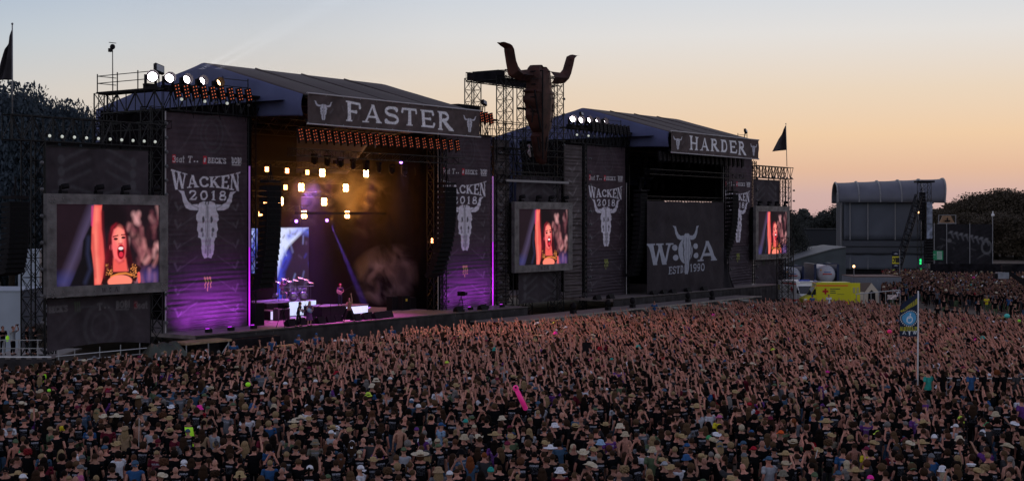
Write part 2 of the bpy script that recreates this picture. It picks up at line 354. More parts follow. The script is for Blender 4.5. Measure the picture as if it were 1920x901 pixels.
# bull skull emblem, half outlines, unit = skull height (face top y=1, nose y=0)
FACE = [(0, .99), (.06, 1), (.13, .97), (.155, .92), (.15, .83), (.19, .76), (.195, .68), (.165, .63), (.178, .5), (.15, .455), (.155, .375), (.12, .355), (.10, .28), (.107, .19), (.09, .08), (.055, 0), (0, .02)]
HORN = [(.155, .95), (.26, .94), (.33, .985), (.375, 1.07), (.40, 1.17), (.50, 1.185), (.445, 1.12), (.425, .99), (.37, .88), (.29, .845), (.16, .84)]
def skull(p, cx, y0, h, col, dark, detail=True, a=1.0, grit=.5, shape=1.0, hs=None):
    hs = hs or shape
    for sg in (1, -1):
        p.poly([(cx + sg * (x * hs - (hs - shape) * .15) * h, y0 + y * h) for x, y in HORN], col, a, grit=grit)
    p.poly([(cx + x * h * shape, y0 + y * h) for x, y in FACE] + [(cx - x * h * shape, y0 + y * h) for x, y in FACE[::-1]], col, a, grit=grit)
    if detail:
        for sg in (1, -1):
            for (x, y, rx, ry, al) in ((.09, .68, .028, .06, .85), (.12, .5, .03, .04, .8), (.10, .42, .02, .045, .6), (.045, .28, .015, .09, .5), (.05, .13, .02, .05, .5), (.03, .97, .012, .04, .8)):
                p.ell((cx + sg * x * h, y0 + y * h), rx * h, ry * h, dark, a * al, soft=.5)
            p.stroke([(cx + sg * .02 * h, y0 + .93 * h), (cx + sg * .035 * h, y0 + .6 * h), (cx + sg * .015 * h, y0 + .05 * h)], .006 * h, dark, a * .6)
            p.stroke([(cx + sg * .2 * h, y0 + .88 * h), (cx + sg * .34 * h, y0 + .93 * h), (cx + sg * .41 * h, y0 + 1.1 * h)], .008 * h, dark, a * .5)
        p.stroke([(cx, y0 + .95 * h), (cx, y0 + .03 * h)], .008 * h, dark, a * .8)
GREYP = (.30, .28, .31); PDARK = (.012, .010, .014)
def bones(p, cx, ys, w, col, a=.35, flip=1):
    """faint printed ribs that climb away from the middle"""
    for i, y in enumerate(ys):
        for sg in (1, -1):
            x0, x1 = cx + sg * w * .12, cx + sg * w * .36
            p.stroke([(x0, y + .9 * flip), (x1, y)], .03, col, a * .7, soft=.06)
            p.stroke([(x1 + sg * .22, y + .45 * flip), (x1, y - .02), (x1 - sg * .28, y + .28 * flip)], .09, col, a, soft=.06, w1=.03)
            p.stroke([(x1 + sg * .5, y + .9), (x1 + sg * .75, y + .2)], .04, col, a * .4, soft=.1)
PRINT = mat("printed_mesh_cloth", src="vc", rough=.8, bump=.25, scale=3, var=.12, spec=.12)
def wrinkled(w, h, nu, nv, amp, seed, horiz=None):
    rs = np.random.RandomState(seed); X, Y = np.meshgrid(np.linspace(0, w, nu + 1), np.linspace(0, h, nv + 1)); z = np.zeros_like(X)
    for k in range(16):
        a = rs.uniform(0, 3.14); f = rs.uniform(.6, 4.5); z += np.sin(f * (X * math.cos(a) + Y * math.sin(a)) + rs.uniform(0, 6) + .8 * np.sin(X * 1.3 + k)) / (f ** .9)
    z = z / 5
    if horiz is not None:
        for k in range(9): z += horiz(Y) * .6 * np.sin(rs.uniform(8, 22) * Y + rs.uniform(-.5, .5) * X + np.sin(X * .8 + k)) / 4
    return X, Y, z * amp
def cloth_grid(name, o, w, h, nu, nv, amp, seed, paint, material, parent=None, ax=(1, 0, 0), horiz=None, sag=0, me=None, up=(0, 0, 1), sag_bottom=0, **tg):
    """wrinkled cloth, bottom left corner o, width along ax, facing the audience"""
    ax = Vector(ax).normalized(); up = Vector(up).normalized(); nr = ax.cross(up).normalized()
    if me is None:
        X, Y, Z = wrinkled(w, h, nu, nv, amp, seed, horiz)
        E = np.minimum(np.minimum(X, w - X) / .25, 1) * .9 + .1
        Z = Z * E; Yo = Y - sag_bottom * np.sin(X / w * math.pi) * (1 - Y / h) ; Z = Z + sag * np.sin(np.pi * X / w) * np.sin(np.pi * Y / h)
        V = np.stack([(X - w / 2) * ax.x + Yo * up.x + Z * nr.x, (X - w / 2) * ax.y + Yo * up.y + Z * nr.y, Yo * up.z + (X - w / 2) * ax.z + Z * nr.z], -1).reshape(-1, 3)
        me = bpy.data.meshes.new(name); n = (nu + 1) * (nv + 1); me.vertices.add(n); me.vertices.foreach_set("co", V.astype(np.float32).ravel())
        i = np.arange(nu); j = np.arange(nv)[:, None]; b = (j * (nu + 1) + i).ravel(); q = np.stack([b, b + 1, b + nu + 2, b + nu + 1], -1)
        me.loops.add(q.size); me.polygons.add(len(q)); me.polygons.foreach_set("loop_start", np.arange(0, q.size, 4)); me.loops.foreach_set("vertex_index", q.ravel().astype(np.int32))
        me.polygons.foreach_set("use_smooth", np.ones(len(q), bool)); me.update(calc_edges=True); me.materials.append(material)
        if paint is not None: paint.apply(me)
    c = Vector(o) + ax * w / 2
    ob = inst(name, me, c, parent); return tag(ob, **tg)
# ================================================================ SETTING: ground
def ground_mat():
    m = bpy.data.materials.new("trampled_field"); m.use_nodes = True; t = m.node_tree; b = t.nodes["Principled BSDF"]; K = t.links.new
    tc = t.nodes.new("ShaderNodeTexCoord"); n1 = t.nodes.new("ShaderNodeTexNoise"); n1.inputs["Scale"].default_value = .12; n1.inputs["Detail"].default_value = 8
    n2 = t.nodes.new("ShaderNodeTexNoise"); n2.inputs["Scale"].default_value = 3.5; n2.inputs["Detail"].default_value = 8
    K(tc.outputs["Object"], n1.inputs["Vector"]); K(tc.outputs["Object"], n2.inputs["Vector"])
    r = t.nodes.new("ShaderNodeValToRGB"); r.color_ramp.elements[0].color = (.05, .036, .027, 1); r.color_ramp.elements[0].position = .35; r.color_ramp.elements[1].color = (.17, .12, .085, 1); r.color_ramp.elements[1].position = .62
    mx = t.nodes.new("ShaderNodeMix"); mx.data_type = "RGBA"; mx.blend_type = "MULTIPLY"; mx.inputs[0].default_value = .7
    K(n1.outputs["Fac"], r.inputs[0]); K(r.outputs[0], mx.inputs[6]); K(n2.outputs["Color"], mx.inputs[7]); K(mx.outputs[2], b.inputs["Base Color"]); b.inputs["Roughness"].default_value = .95
    bu = t.nodes.new("ShaderNodeBump"); bu.inputs["Distance"].default_value = .05; K(n2.outputs["Fac"], bu.inputs["Height"]); K(bu.outputs[0], b.inputs["Normal"]); return m
gm = MB().sheet(lambda u, v: (u * 6000 - 2500, v * 6000 - 2500, 0), 60, 60, False); g = gm.build("ground", ground_mat(), kind="structure")
# ================================================================ concert stages
YF, YB = 73.5, 68.5                                  # plane of the tall banners, plane of the roof banners
ROOFTOP = mat("roof_membrane", (.062, .047, .048), .8, var=.12, scale=.35, bump=.15)  # same fabric as the gable, warm light on top put into its colour
GABLE = mat("sky_tint_membrane", (.085, .098, .20), .75, var=.15, scale=.4, bump=.35)  # same grey fabric as the roof top, blue skylight put into its colour
PITCH = mat("pitch_black_drape", (.006, .005, .006), .95, var=.3, scale=1.2, spec=.0)
DECK = mat("stage_deck_board", (.20, .17, .17), .45, var=.3, scale=1.5)
SKIRT = mat("stage_skirt_gauze", (.036, .033, .035), .85, var=.4, scale=1.0, bump=.4, spec=.1)
def stage(x0, name, label, side_to_back):
    """x0: left edge of the stage opening"""
    x1, r0, r1 = x0 + 21.5, x0 + .9, x0 + 20.9; z0 = 1.9
    root = empty("concert_stage", ((x0 + x1) / 2, 80, 0), label, "stage")
    mb = MB(); yr = 79.1
    def roof(u, v):                                  # v: 0 front eave, .5 ridge, 1 back eave
        y = YB + .3 + (92 - YB - .3) * v; z = 18.35 + (21.25 - 18.35) * (1 - abs(v - .45) / (.45 if v < .45 else .55)); sag = .10 * abs(math.sin(u * math.pi * 4)) * math.sin(min(1, v / .45) * math.pi)
        return (r0 + (r1 - r0) * u, y, z - .10 + sag * 1.2)
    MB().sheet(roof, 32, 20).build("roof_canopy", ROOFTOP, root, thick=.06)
    s = MB()                                         # ridge humps where the roof beams press through
    for k in range(1, 4): s.bar((r0 + 20 * k / 4, YB + .6, 18.31), (r0 + 20 * k / 4, 79.0, 21.14), .07, 6); 
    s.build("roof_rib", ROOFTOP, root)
    for sx, xx in ((-1, r0), (1, r1)):
        def gable(u, v):
            y = YB + .4 + (91.8 - YB - .4) * u; top = 18.25 + 2.9 * (1 - abs(u - .45) / (.45 if u < .45 else .55)); lo = 16.75 - (.0 if u < .5 else 3.2 * min(1, (u - .5) * 8)) + .12 * math.sin(u * 9)
            z = lo + (top - lo) * v; bulge = .16 * math.sin(u * 17 + v * 2) * (1 - v * .7) + .1 * math.sin(u * 41 + 3 * v)
            return (xx + sx * (.05 + bulge * .5 + .12 * math.sin(v * math.pi)), y, z)
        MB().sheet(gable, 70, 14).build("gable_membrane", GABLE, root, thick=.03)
    # roof structure hidden in the dark
    for y in (70.2, 75, 80, 85, 90):
        b = MB(); 
        for z in (16.6, 17.6): b.bar((r0, y, z), (r1, y, z), .07)
        for i in range(20): b.bar((r0 + i, y, 16.6 if i % 2 else 17.6), (r0 + i + 1, y, 17.6 if i % 2 else 16.6), .03, 3)
        b.build("roof_beam", TRUSS, root)
    for x in (x0 + .3, x1 - .3):
        for y in (73.8, 90.5): cage("leg", x, y, 0, 17.5, .7, 1.0, None, parent=root)
    MB().b2((x0 - .3, 89.6, z0), (x1 + .3, 89.8, 18.0)).build("back_drape", PITCH, root)
    MB().sheet(lambda u, v: (x0 - .2 + (x1 - x0 + .4) * u, 70.6 + 19.2 * v, 17.85 + .1 * math.sin(u * 30)), 40, 4).build("sky_block_sheet", PITCH, root, thick=.02)  # added black sheet, keeps bright sky from showing under the roof
    for x in (x0 + .05, x1 - .05):
        MB().sheet(lambda u, v, x=x: (x + .12 * math.sin(u * 40) * min(1, u * 9), 73.25 + 16.35 * u, z0 + (17.8 - z0) * v), 60, 3).build("side_drape", PITCH, root, thick=.02)
    MB().b2((x0 - 8, 70.0, z0 - .25), (x1 + 8, 92, z0)).build("deck", DECK, root)
    def skirt(u, v):
        x = x0 - 8 + (x1 - x0 + 16) * u
        return (x, 69.95 - .06 * math.sin(x * 3.1) * (1 - v) - .05 * math.sin(x * 7.7 + v), -.0 + 1.86 * v)
    MB().sheet(skirt, 160, 5).build("deck_skirt", SKIRT, root, thick=.02)
    MB().b2((x0 - 8, 69.86, z0 - .06), (x1 + 8, 69.99, z0 + .02)).build("deck_edge", mat("worn_edge", (.07, .06, .06), .6, var=.4), root)
    MB().b2((x0 + 10.2, 79.0, 9.9), (x1 - .3, 79.1, 10.1)).build("lighting_bar", TRUSS, root)
    return root
XF0, XH0 = 69.2, 120.9
stF = stage(XF0, "concert_stage", "big black open-air stage under FASTER roof banner, lit orange and purple inside", True)
stH = stage(XH0, "concert_stage", "big black open-air stage under HARDER roof banner, dark inside", False)
# ================================================================ roof-edge name banners
def loc(px, py, Y, x0, z0): v = P(px, py, Y); return (v.x - x0, v.z - z0)
BROWNB = (.088, .067, .068)
def roof_banner(word, xa, xb, tx0, tx1, sk, label):
    a = P(xa, HY, YB).x; b = P(xb, HY, YB).x; w, h = b - a, 2.08; z0 = 16.22
    p = Paint(w, h, 560, 70, BROWNB, .3, len(word)); rs = random.Random(len(word) * 3)
    for k in range(16): x = rs.uniform(0, w); y = rs.uniform(.2, 1.6); p.stroke([(x, y), (x + rs.uniform(-.3, .3), y + rs.uniform(.2, .5))], .03, (.2, .19, .2), .5, soft=.08)
    t0, t1 = loc(tx0, HY, YB, a, 0)[0], loc(tx1, HY, YB, a, 0)[0]
    f = .10
    text(p, word, t0, 0, 1.3, (.88, .88, .94), w=t1 - t0, grit=.45, top=lambda x: 1.72 + .12 * np.exp(-((x) / .12) ** 2) + .04 * x, bot=lambda x: .36 + .06 * np.sin(x * 3.14) - .10 * (x > .84), weight=1.35)
    for sx in sk: skull(p, loc(sx, HY, YB, a, 0)[0], .30, 1.12, (.60, .60, .68), PDARK, detail=True, grit=.5, shape=1.6)
    root = empty("stage_name_banner", ((a + b) / 2, YB, z0), label, "banner")
    cloth_grid("cloth", (a, YB, z0), w, h, 560, 70, .11, 5, p, PRINT, root)
    for z in (z0 - .04, z0 + h + .03): MB().bar((a - .1, YB - .03, z), (b + .1, YB - .03, z), .055, 6).build("edge_tube", WHITEISH, root)
    q = MB()
    for x in np.linspace(a, b, 12): q.box((x, YB - .02, z0 + h - .02), (.06, .05, .12)); q.box((x, YB - .02, z0 + .02), (.06, .05, .12))
    q.build("lashing", mat("lashing_cord", (.3, .3, .3)), root)
    b2_ = MB(); b2_.b2((a, YB + .12, z0 + .1), (b, YB + .3, z0 + .3)); b2_.b2((a, YB + .12, z0 + h - .3), (b, YB + .3, z0 + h - .1)); b2_.build("backing_rail", TRUSS, root)
    return root
WHITEISH = mat("grey_white_tube", (.42, .40, .42), .5)
roof_banner("FASTER", 577, 899.5, 645, 850, (607, 881), "long dark brown roof-edge banner reading FASTER between two small bull skulls")
roof_banner("HARDER", 1258.5, 1422, 1291, 1399, (1271.5, 1413.5), "long dark brown roof-edge banner reading HARDER between two small bull skulls")
# ================================================================ tall WACKEN 2018 banners (one printed cloth, four times)
BW, BH, BZ = 7.3, 15.0, 1.75
def tall_paint():
    p = Paint(BW, BH, 210, 430, (.066, .047, .058), .25, 4)
    p.poly([(0, 0), (BW, 0), (BW, 4.55), (0, 4.75)], (.055, .045, .055), .8)
    p.stroke([(0, 4.75), (BW, 4.55)], .03, (.015, .012, .015), .8, soft=.06)
    bones(p, 3.6, (1.2, 2.7, 4.3, 5.8, 7.2, 8.4), BW, (.17, .155, .175), .55)
    p.ell((4.05, 13.7), .95, 1.25, (.085, .078, .088), .55, ring=.10, soft=.06); p.ell((4.05, 13.7), .55, .75, (.08, .072, .08), .5, ring=.12, soft=.06)
    p.ell((4.05, 13.7), 1.3, 1.6, (.07, .063, .07), .4, ring=.05, soft=.05)
    for sg in (1, -1): p.stroke([(3.9 + sg * 1.3, 14.3), (3.9 + sg * 2.3, 12.9), (3.9 + sg * 2.8, 12.3)], .05, (.12, .10, .11), .5, soft=.1)
    cw = (.80, .77, .86)
    text(p, "WACKEN", .52, 0, 1, cw, w=6.1, grit=.4, top=lambda x: 11.12 - .42 * np.sin(x * 3.14), bot=lambda x: 9.72 + .26 * np.sin(x * 3.14), weight=1.12, track=.03)
    text(p, "2018", 1.95, 9.08, .66, cw, w=3.45, track=.24, weight=1.35, grit=.2)
    skull(p, 3.6, 5.05, 3.95, (.72, .68, .78), PDARK, shape=1.33, grit=.65)
    z = 11.62; red = (.5, .03, .05); w = (.62, .6, .64)
    p.poly([(.5, z - .05), (.8, z - .05), (.8, z + .5), (.5, z + .5)], red)
    text(p, "3", .52, z, .42, w, serif=False); text(p, "sat", .84, z, .46, w, serif=False, weight=.9)
    text(p, "T", 1.88, z, .46, w); p.ell((2.45, z + .1), .06, .06, w, soft=.4); p.ell((2.7, z + .1), .06, .06, w, soft=.4)
    p.poly([(3.2, z - .05), (3.5, z - .05), (3.5, z + .5), (3.2, z + .5)], red); p.ell((3.35, z + .22), .09, .16, w, soft=.4)
    text(p, "BECK'S", 3.62, z + .02, .38, w, w=1.6, weight=1.1)
    text(p, "BOB!", 5.75, z + .08, .4, w, serif=False, w=.95, weight=1.1); p.stroke([(5.78, z - .03), (6.6, z - .03)], .04, w, .8)
    gm_ = (.42, .48, .10)                              # three ragged claw strokes
    for k, (dx, l) in enumerate(((-.22, .75), (0, .95), (.22, .72))):
        x = 3.62 + dx; y = 3.75
        p.stroke([(x - .12, y), (x + .02, y - .12), (x, y - .5), (x + .03, y - l)], .055, gm_, .95, w1=.02)
    for y in (4.9, 5.2, 5.6, 6.1, 6.7): p.stroke([(0, y), (1.6, y + .03)], .02, (.12, .1, .12), .5, soft=.05)
    return p
tp = tall_paint(); tall_me = None
def tall_banner(x0, label):
    global tall_me
    root = empty("tall_banner", (x0 + BW / 2, YF, BZ), label, "banner", "tall WACKEN 2018 banners")
    o = cloth_grid("printed_cloth", (x0, YF, BZ), BW, BH, 210, 430, .12, 9, tp, PRINT, root, me=tall_me, horiz=lambda Y: np.exp(-((Y - 1.6) / 1.8) ** 2) + .25)
    tall_me = o.data
    MB().bar((x0 - .12, YF - .05, BZ - .1), (x0 - .12, YF - .05, BZ + BH), .05, 6).build("edge_rope", WHITEISH, root)
    MB().bar((x0 - .1, YF, BZ + BH + .02), (x0 + BW + .1, YF, BZ + BH + .02), .05, 6).build("top_tube", TRUSS, root)
    return root
tall_banner(61.75, "tall dark WACKEN 2018 banner between big screen and orange-lit stage, purple glow low down")
tall_banner(90.75, "tall dark WACKEN 2018 banner partly hidden by curved speaker column, purple at its foot")
tall_banner(113.6, "tall dark WACKEN 2018 banner beside the middle screen, no purple light")
tall_banner(142.4, "tall dark WACKEN 2018 banner at the far end of the HARDER stage opening")
MAGENTA = mat("magenta_led_tube", (.9, .05, .9), emit=1.0, ecol=(.5, .03, .8)); PURPLE2 = mat("dim_led_tube", (.4, .2, .5), emit=.45, ecol=(.3, .12, .42))
for x, lb in ((69.18, "glowing magenta light tube up the edge of the tall banner by the screen"), (98.25, "glowing magenta light tube up the edge of the banner behind the speaker column")):
    t = empty("light_tube", (x, YF - .1, 1.9), lb, "light tube"); MB().bar((x, YF - .1, 1.9), (x, YF - .1, 7.5), .055, 6).build("bright_section", MAGENTA, t); MB().bar((x, YF - .1, 7.5), (x, YF - .1, 13.3), .07, 6).build("dim_section", PURPLE2, t)
for x, lb in ((120.95, "grey unlit tube along the edge of the banner beside the HARDER opening"),):
    MB().bar((x, YF - .1, 1.9), (x, YF - .1, 13.2), .06, 6).build("light_tube", WHITEISH, label=lb, cat="light tube")
# W:O:A cloth in front of the HARDER stage
def woa():
    Y = 71.0; a = P(1213, HY, Y).x; b = P(1357.5, HY, Y).x; z0 = 1.15; w, h = b - a, 10.2
    p = Paint(w, h, 420, 256, (.036, .030, .036), .25, 8); cg = (.34, .36, .43); q = lambda x, y: loc(x, y, Y, a, z0)
    p.stroke([(0, h * .73), (w, h * .73)], .03, (.03, .03, .035), .4, soft=.3)
    # circle and skull
    c = q(1281, 470); p.ell(c, 1.5, 1.32, cg, soft=.03)
    (sx, sy0), (_, sy1) = q(1284, 514), q(1283, 437); hh = sy1 - sy0
    p.poly([(sx + k * x * hh * 1.15, sy0 + y * hh) for k, F_ in ((1, FACE), (-1, FACE[::-1])) for x, y in F_], PDARK); skull(p, sx, sy0, hh, cg, PDARK, detail=False, grit=.1, shape=1.02, hs=1.36)
    for sg in (1, -1):
        p.stroke([(sx + sg * .05 * hh, sy0 + .9 * hh), (sx + sg * .07 * hh, sy0 + .5 * hh), (sx + sg * .03 * hh, sy0 + .1 * hh)], .02, PDARK)
        p.stroke([(sx + sg * .2 * hh, sy0 + .75 * hh), (sx + sg * .16 * hh, sy0 + .6 * hh), (sx + sg * .2 * hh, sy0 + .48 * hh), (sx + sg * .13 * hh, sy0 + .33 * hh)], .04, PDARK)
    for x, y in ((1262, 464), (1263, 482.5), (1300, 461), (1301, 478.5)): p.ell(q(x, y), .52, .30, cg, soft=.06)
    def big(ch, xa, xb, yt, yb_):
        (x0, y0), (x1, y1) = q(xa, yb_), q(xb, yt); text(p, ch, x0, y0, y1 - y0, cg, w=x1 - x0, weight=1.8)
    big("W", 1216, 1259, 455.5, 497); big("A", 1304, 1343, 451, 489.5)
    (x0, y0), (x1, _) = q(1251, 514), q(1281, 514); text(p, "ESTD.", x0, y0, .78, cg, w=x1 - x0, weight=1.05, top=lambda x: y0 + .78 + x * .1, bot=lambda x: y0 + .1 * x)
    (x0, y0), (x1, _) = q(1290, 509), q(1319, 510); text(p, "1990", x0, y0, .82, cg, w=x1 - x0, weight=1.1)
    root = empty("backdrop_cloth", ((a + b) / 2, Y, z0), "huge black cloth with grey W:O:A emblem and ESTD. 1990 across the dark stage", "banner")
    cloth_grid("printed_cloth", (a, Y, z0), w, h, 420, 256, .10, 12, p, PRINT, root, sag=.25)
    def tail(u, v):                                   # loose corner trailing over the stage edge
        return (b - .02 + 2.4 * u * (1 - v) ** 1.6, Y - .25 * u + .1 * math.sin(u * 9), z0 + .5 + (5.0 - 1.0 * u) * v)
    MB().sheet(tail, 12, 14).build("loose_corner", DARKCLOTH, root, thick=.02)
    t = truss("lighting_truss", (a - .4, Y + .4, 11.45), (b + .6, Y + .4, 11.45), .4, .4, 18, "slim black truss carrying the W:O:A cloth with a row of tiny lights", pieces=False)
    q2 = MB()
    for i in range(17): q2.box((a + 3.9 + i * .62, Y + .1, 11.35), (.22, .12, .14))
    q2.build("lens", mat("dim_warm_lens", (.5, .4, .38), emit=.35, ecol=(.9, .6, .5)), t)
woa()
# ================================================================ purple and warm stage light
PUR = (.62, .08, 1.0); MAGL = (.9, .08, .85); ORG = (1.0, .42, .10)
for x, e in ((63.5, 170), (65.5, 240), (67.6, 200), (92.3, 100), (94.5, 160), (96.8, 140)):
    fx = empty("uplight", (x, 71.3, 1.9), "small black floor uplight before the %s tall banner, %s of three" % ("nearer purple-lit" if x < 80 else "speaker-column", ("first", "middle", "last")[(x > 65) + (x > 67) if x < 80 else (x > 94) + (x > 96)]), "stage light", "floor uplights")
    MB().box((x, 71.3, 2.02), (.4, .3, .22)).build("housing", SOOT, fx); MB().box((x, 71.42, 2.15), (.3, .06, .06)).build("lens", MAGENTA, fx)
    lamp("uplight_beam", "SPOT", (x, 71.45, 2.2), e * 5.8, PUR, (x, 73.5, 3.3), .15, 96, 1.0)
# ================================================================ video screens
def screen_paint():
    w, h = 8.05, 5.05; p = Paint(w, h, 230, 150, C3(42, 26, 36), .25, 3)
    q = lambda x, y: ((x - 178) / 812 * w, (765 - y) / 625 * h); k = w / 812
    rs = random.Random(5)
    p.stroke([q(470, 150), q(400, 330), q(330, 520), q(240, 740)], 5 * k, C3(165, 150, 200), .42, soft=60 * k)
    p.ell(q(230, 720), 110 * k, 45 * k, C3(60, 75, 150), .35, soft=1.6)
    for i in range(80):
        x, y = rs.uniform(725, 985), rs.uniform(150, 720); p.stroke([q(x, y), q(x + rs.uniform(-40, 40), y + rs.uniform(20, 90))], rs.uniform(3, 13) * k, C3(*rs.choice([(215, 150, 150), (245, 190, 190), (60, 30, 40), (150, 90, 100), (45, 22, 30)])), rs.uniform(.4, .9), soft=22 * k)
    p.ell(q(920, 720), 90 * k, 55 * k, C3(120, 105, 190), .4, soft=1.4); p.ell(q(620, 240), 110 * k, 80 * k, C3(28, 14, 22), .9, soft=.6)
    p.poly([q(*a) for a in ((502, 142), (440, 300), (385, 420), (372, 560), (285, 765), (475, 765), (452, 600), (450, 300), (520, 142))], C3(20, 14, 22), .97, soft=6 * k)
    p.stroke([q(425, 400), q(418, 520), q(440, 640), (q(400, 740))], 9 * k, C3(70, 75, 110), .6, soft=18 * k)
    hair = C3(105, 20, 38)
    p.poly([q(*a) for a in ((655, 285), (610, 305), (585, 370), (575, 470), (545, 560), (570, 625), (640, 600), (740, 610), (770, 600), (745, 480), (735, 400), (712, 320))], hair, .97, soft=12 * k)
    p.poly([q(*a) for a in ((640, 290), (610, 330), (596, 420), (604, 320))], C3(190, 50, 70), .7, soft=14 * k)
    sk, hl = C3(242, 112, 104), C3(255, 165, 145)
    p.poly([q(*a) for a in ((468, 145), (530, 145), (525, 210), (528, 330), (540, 420), (552, 560), (548, 640), (530, 765), (470, 765), (468, 650), (446, 480), (450, 330))], sk, .98, soft=5 * k)
    p.stroke([q(487, 180), q(482, 380), q(485, 560), q(500, 740)], 10 * k, hl, .8, soft=22 * k); p.stroke([q(455, 160), q(452, 300)], 5 * k, C3(255, 80, 150), .8, soft=8 * k)
    p.poly([q(*a) for a in ((612, 560), (725, 560), (745, 690), (600, 690))], sk, .97, soft=8 * k)
    p.poly([q(*a) for a in ((655, 315), (622, 335), (606, 400), (608, 480), (622, 560), (655, 596), (690, 592), (712, 560), (724, 480), (722, 400), (705, 340))], C3(250, 128, 128), .98, soft=7 * k)
    p.ell(q(668, 385), 36 * k, 60 * k, hl, .7, soft=.7); p.ell(q(600, 475), 13 * k, 20 * k, C3(255, 120, 130), soft=.4)
    for (x0, y0), (x1, y1) in (((618, 392), (655, 382)), ((684, 378), (714, 376))): p.stroke([q(x0, y0), q(x1, y1)], 4 * k, C3(90, 20, 30), .9)
    for x, y in ((638, 410), (700, 400)): p.ell(q(x, y), 17 * k, 8 * k, C3(50, 14, 26), .95, soft=.4)
    p.stroke([q(672, 400), q(680, 440)], 6 * k, C3(255, 190, 180), .6, soft=8 * k); p.stroke([q(662, 448), q(690, 446)], 4 * k, C3(180, 50, 60), .7)
    p.ell(q(680, 512), 31 * k, 48 * k, C3(200, 20, 50), soft=.15); p.ell(q(680, 514), 23 * k, 40 * k, C3(70, 6, 20), soft=.2)
    p.ell(q(679, 484), 20 * k, 10 * k, C3(255, 225, 225), soft=.3); p.ell(q(681, 532), 17 * k, 18 * k, C3(225, 60, 85), soft=.3)
    p.poly([q(*a) for a in ((562, 598), (612, 598), (618, 668), (742, 668), (752, 605), (800, 612), (845, 645), (822, 700), (800, 750), (768, 740), (700, 700), (620, 700), (560, 750), (520, 765), (545, 690))], C3(58, 20, 18), .98, soft=4 * k)
    for i in range(90):
        x, y = (rs.uniform(560, 610), rs.uniform(605, 690)) if i % 2 else (rs.uniform(755, 812), rs.uniform(612, 720)); p.ell(q(x, y), 4 * k, 4 * k, C3(225, 150, 90), .9, soft=.6)
    p.stroke([q(600, 705), q(660, 685), q(720, 682), q(770, 700)], 6 * k, C3(235, 150, 80), .9); p.ell(q(672, 745), 98 * k, 42 * k, C3(255, 150, 130), soft=.12)
    p.stroke([q(824, 690), q(828, 750)], 12 * k, sk, .95)
    sh = C3(150, 40, 55)
    p.stroke([q(530, 200), q(533, 330), q(545, 430), q(556, 560), q(545, 700)], 5 * k, sh, .75, soft=16 * k); p.stroke([q(456, 380), q(470, 560), q(478, 700)], 4 * k, sh, .55, soft=14 * k); p.stroke([q(500, 300), q(515, 420), q(505, 520)], 8 * k, C3(215, 75, 80), .5, soft=26 * k)
    p.poly([q(*a) for a in ((712, 330), (738, 400), (752, 500), (775, 620), (735, 655), (722, 560), (727, 450))], C3(70, 12, 26), .97, soft=9 * k); p.poly([q(*a) for a in ((600, 350), (588, 430), (590, 540), (566, 640), (610, 650), (618, 570), (606, 480))], C3(88, 16, 30), .97, soft=9 * k)
    p.stroke([q(716, 420), q(712, 520), q(695, 575)], 5 * k, C3(170, 50, 66), .6, soft=14 * k); p.stroke([q(640, 575), q(665, 600), q(700, 585)], 4 * k, C3(160, 45, 55), .6, soft=10 * k)
    p.rgb = np.clip(p.rgb, 0, 1) ** 1.22 * 1.08
    p.rgb *= (1 + .22 * ((np.arange(p.nv + 1) % 2) * 2 - 1))[:, None, None] * (1 - 0.0)
    return p
DISPLAY = mat("led_display", src="vc", emit=1.0); sp = screen_paint(); disp_me = None
FRAMEM = mat("weathered_grey_frame", (.135, .125, .13), .55, .2, var=.45, scale=1.6, bump=.4, detail=10)
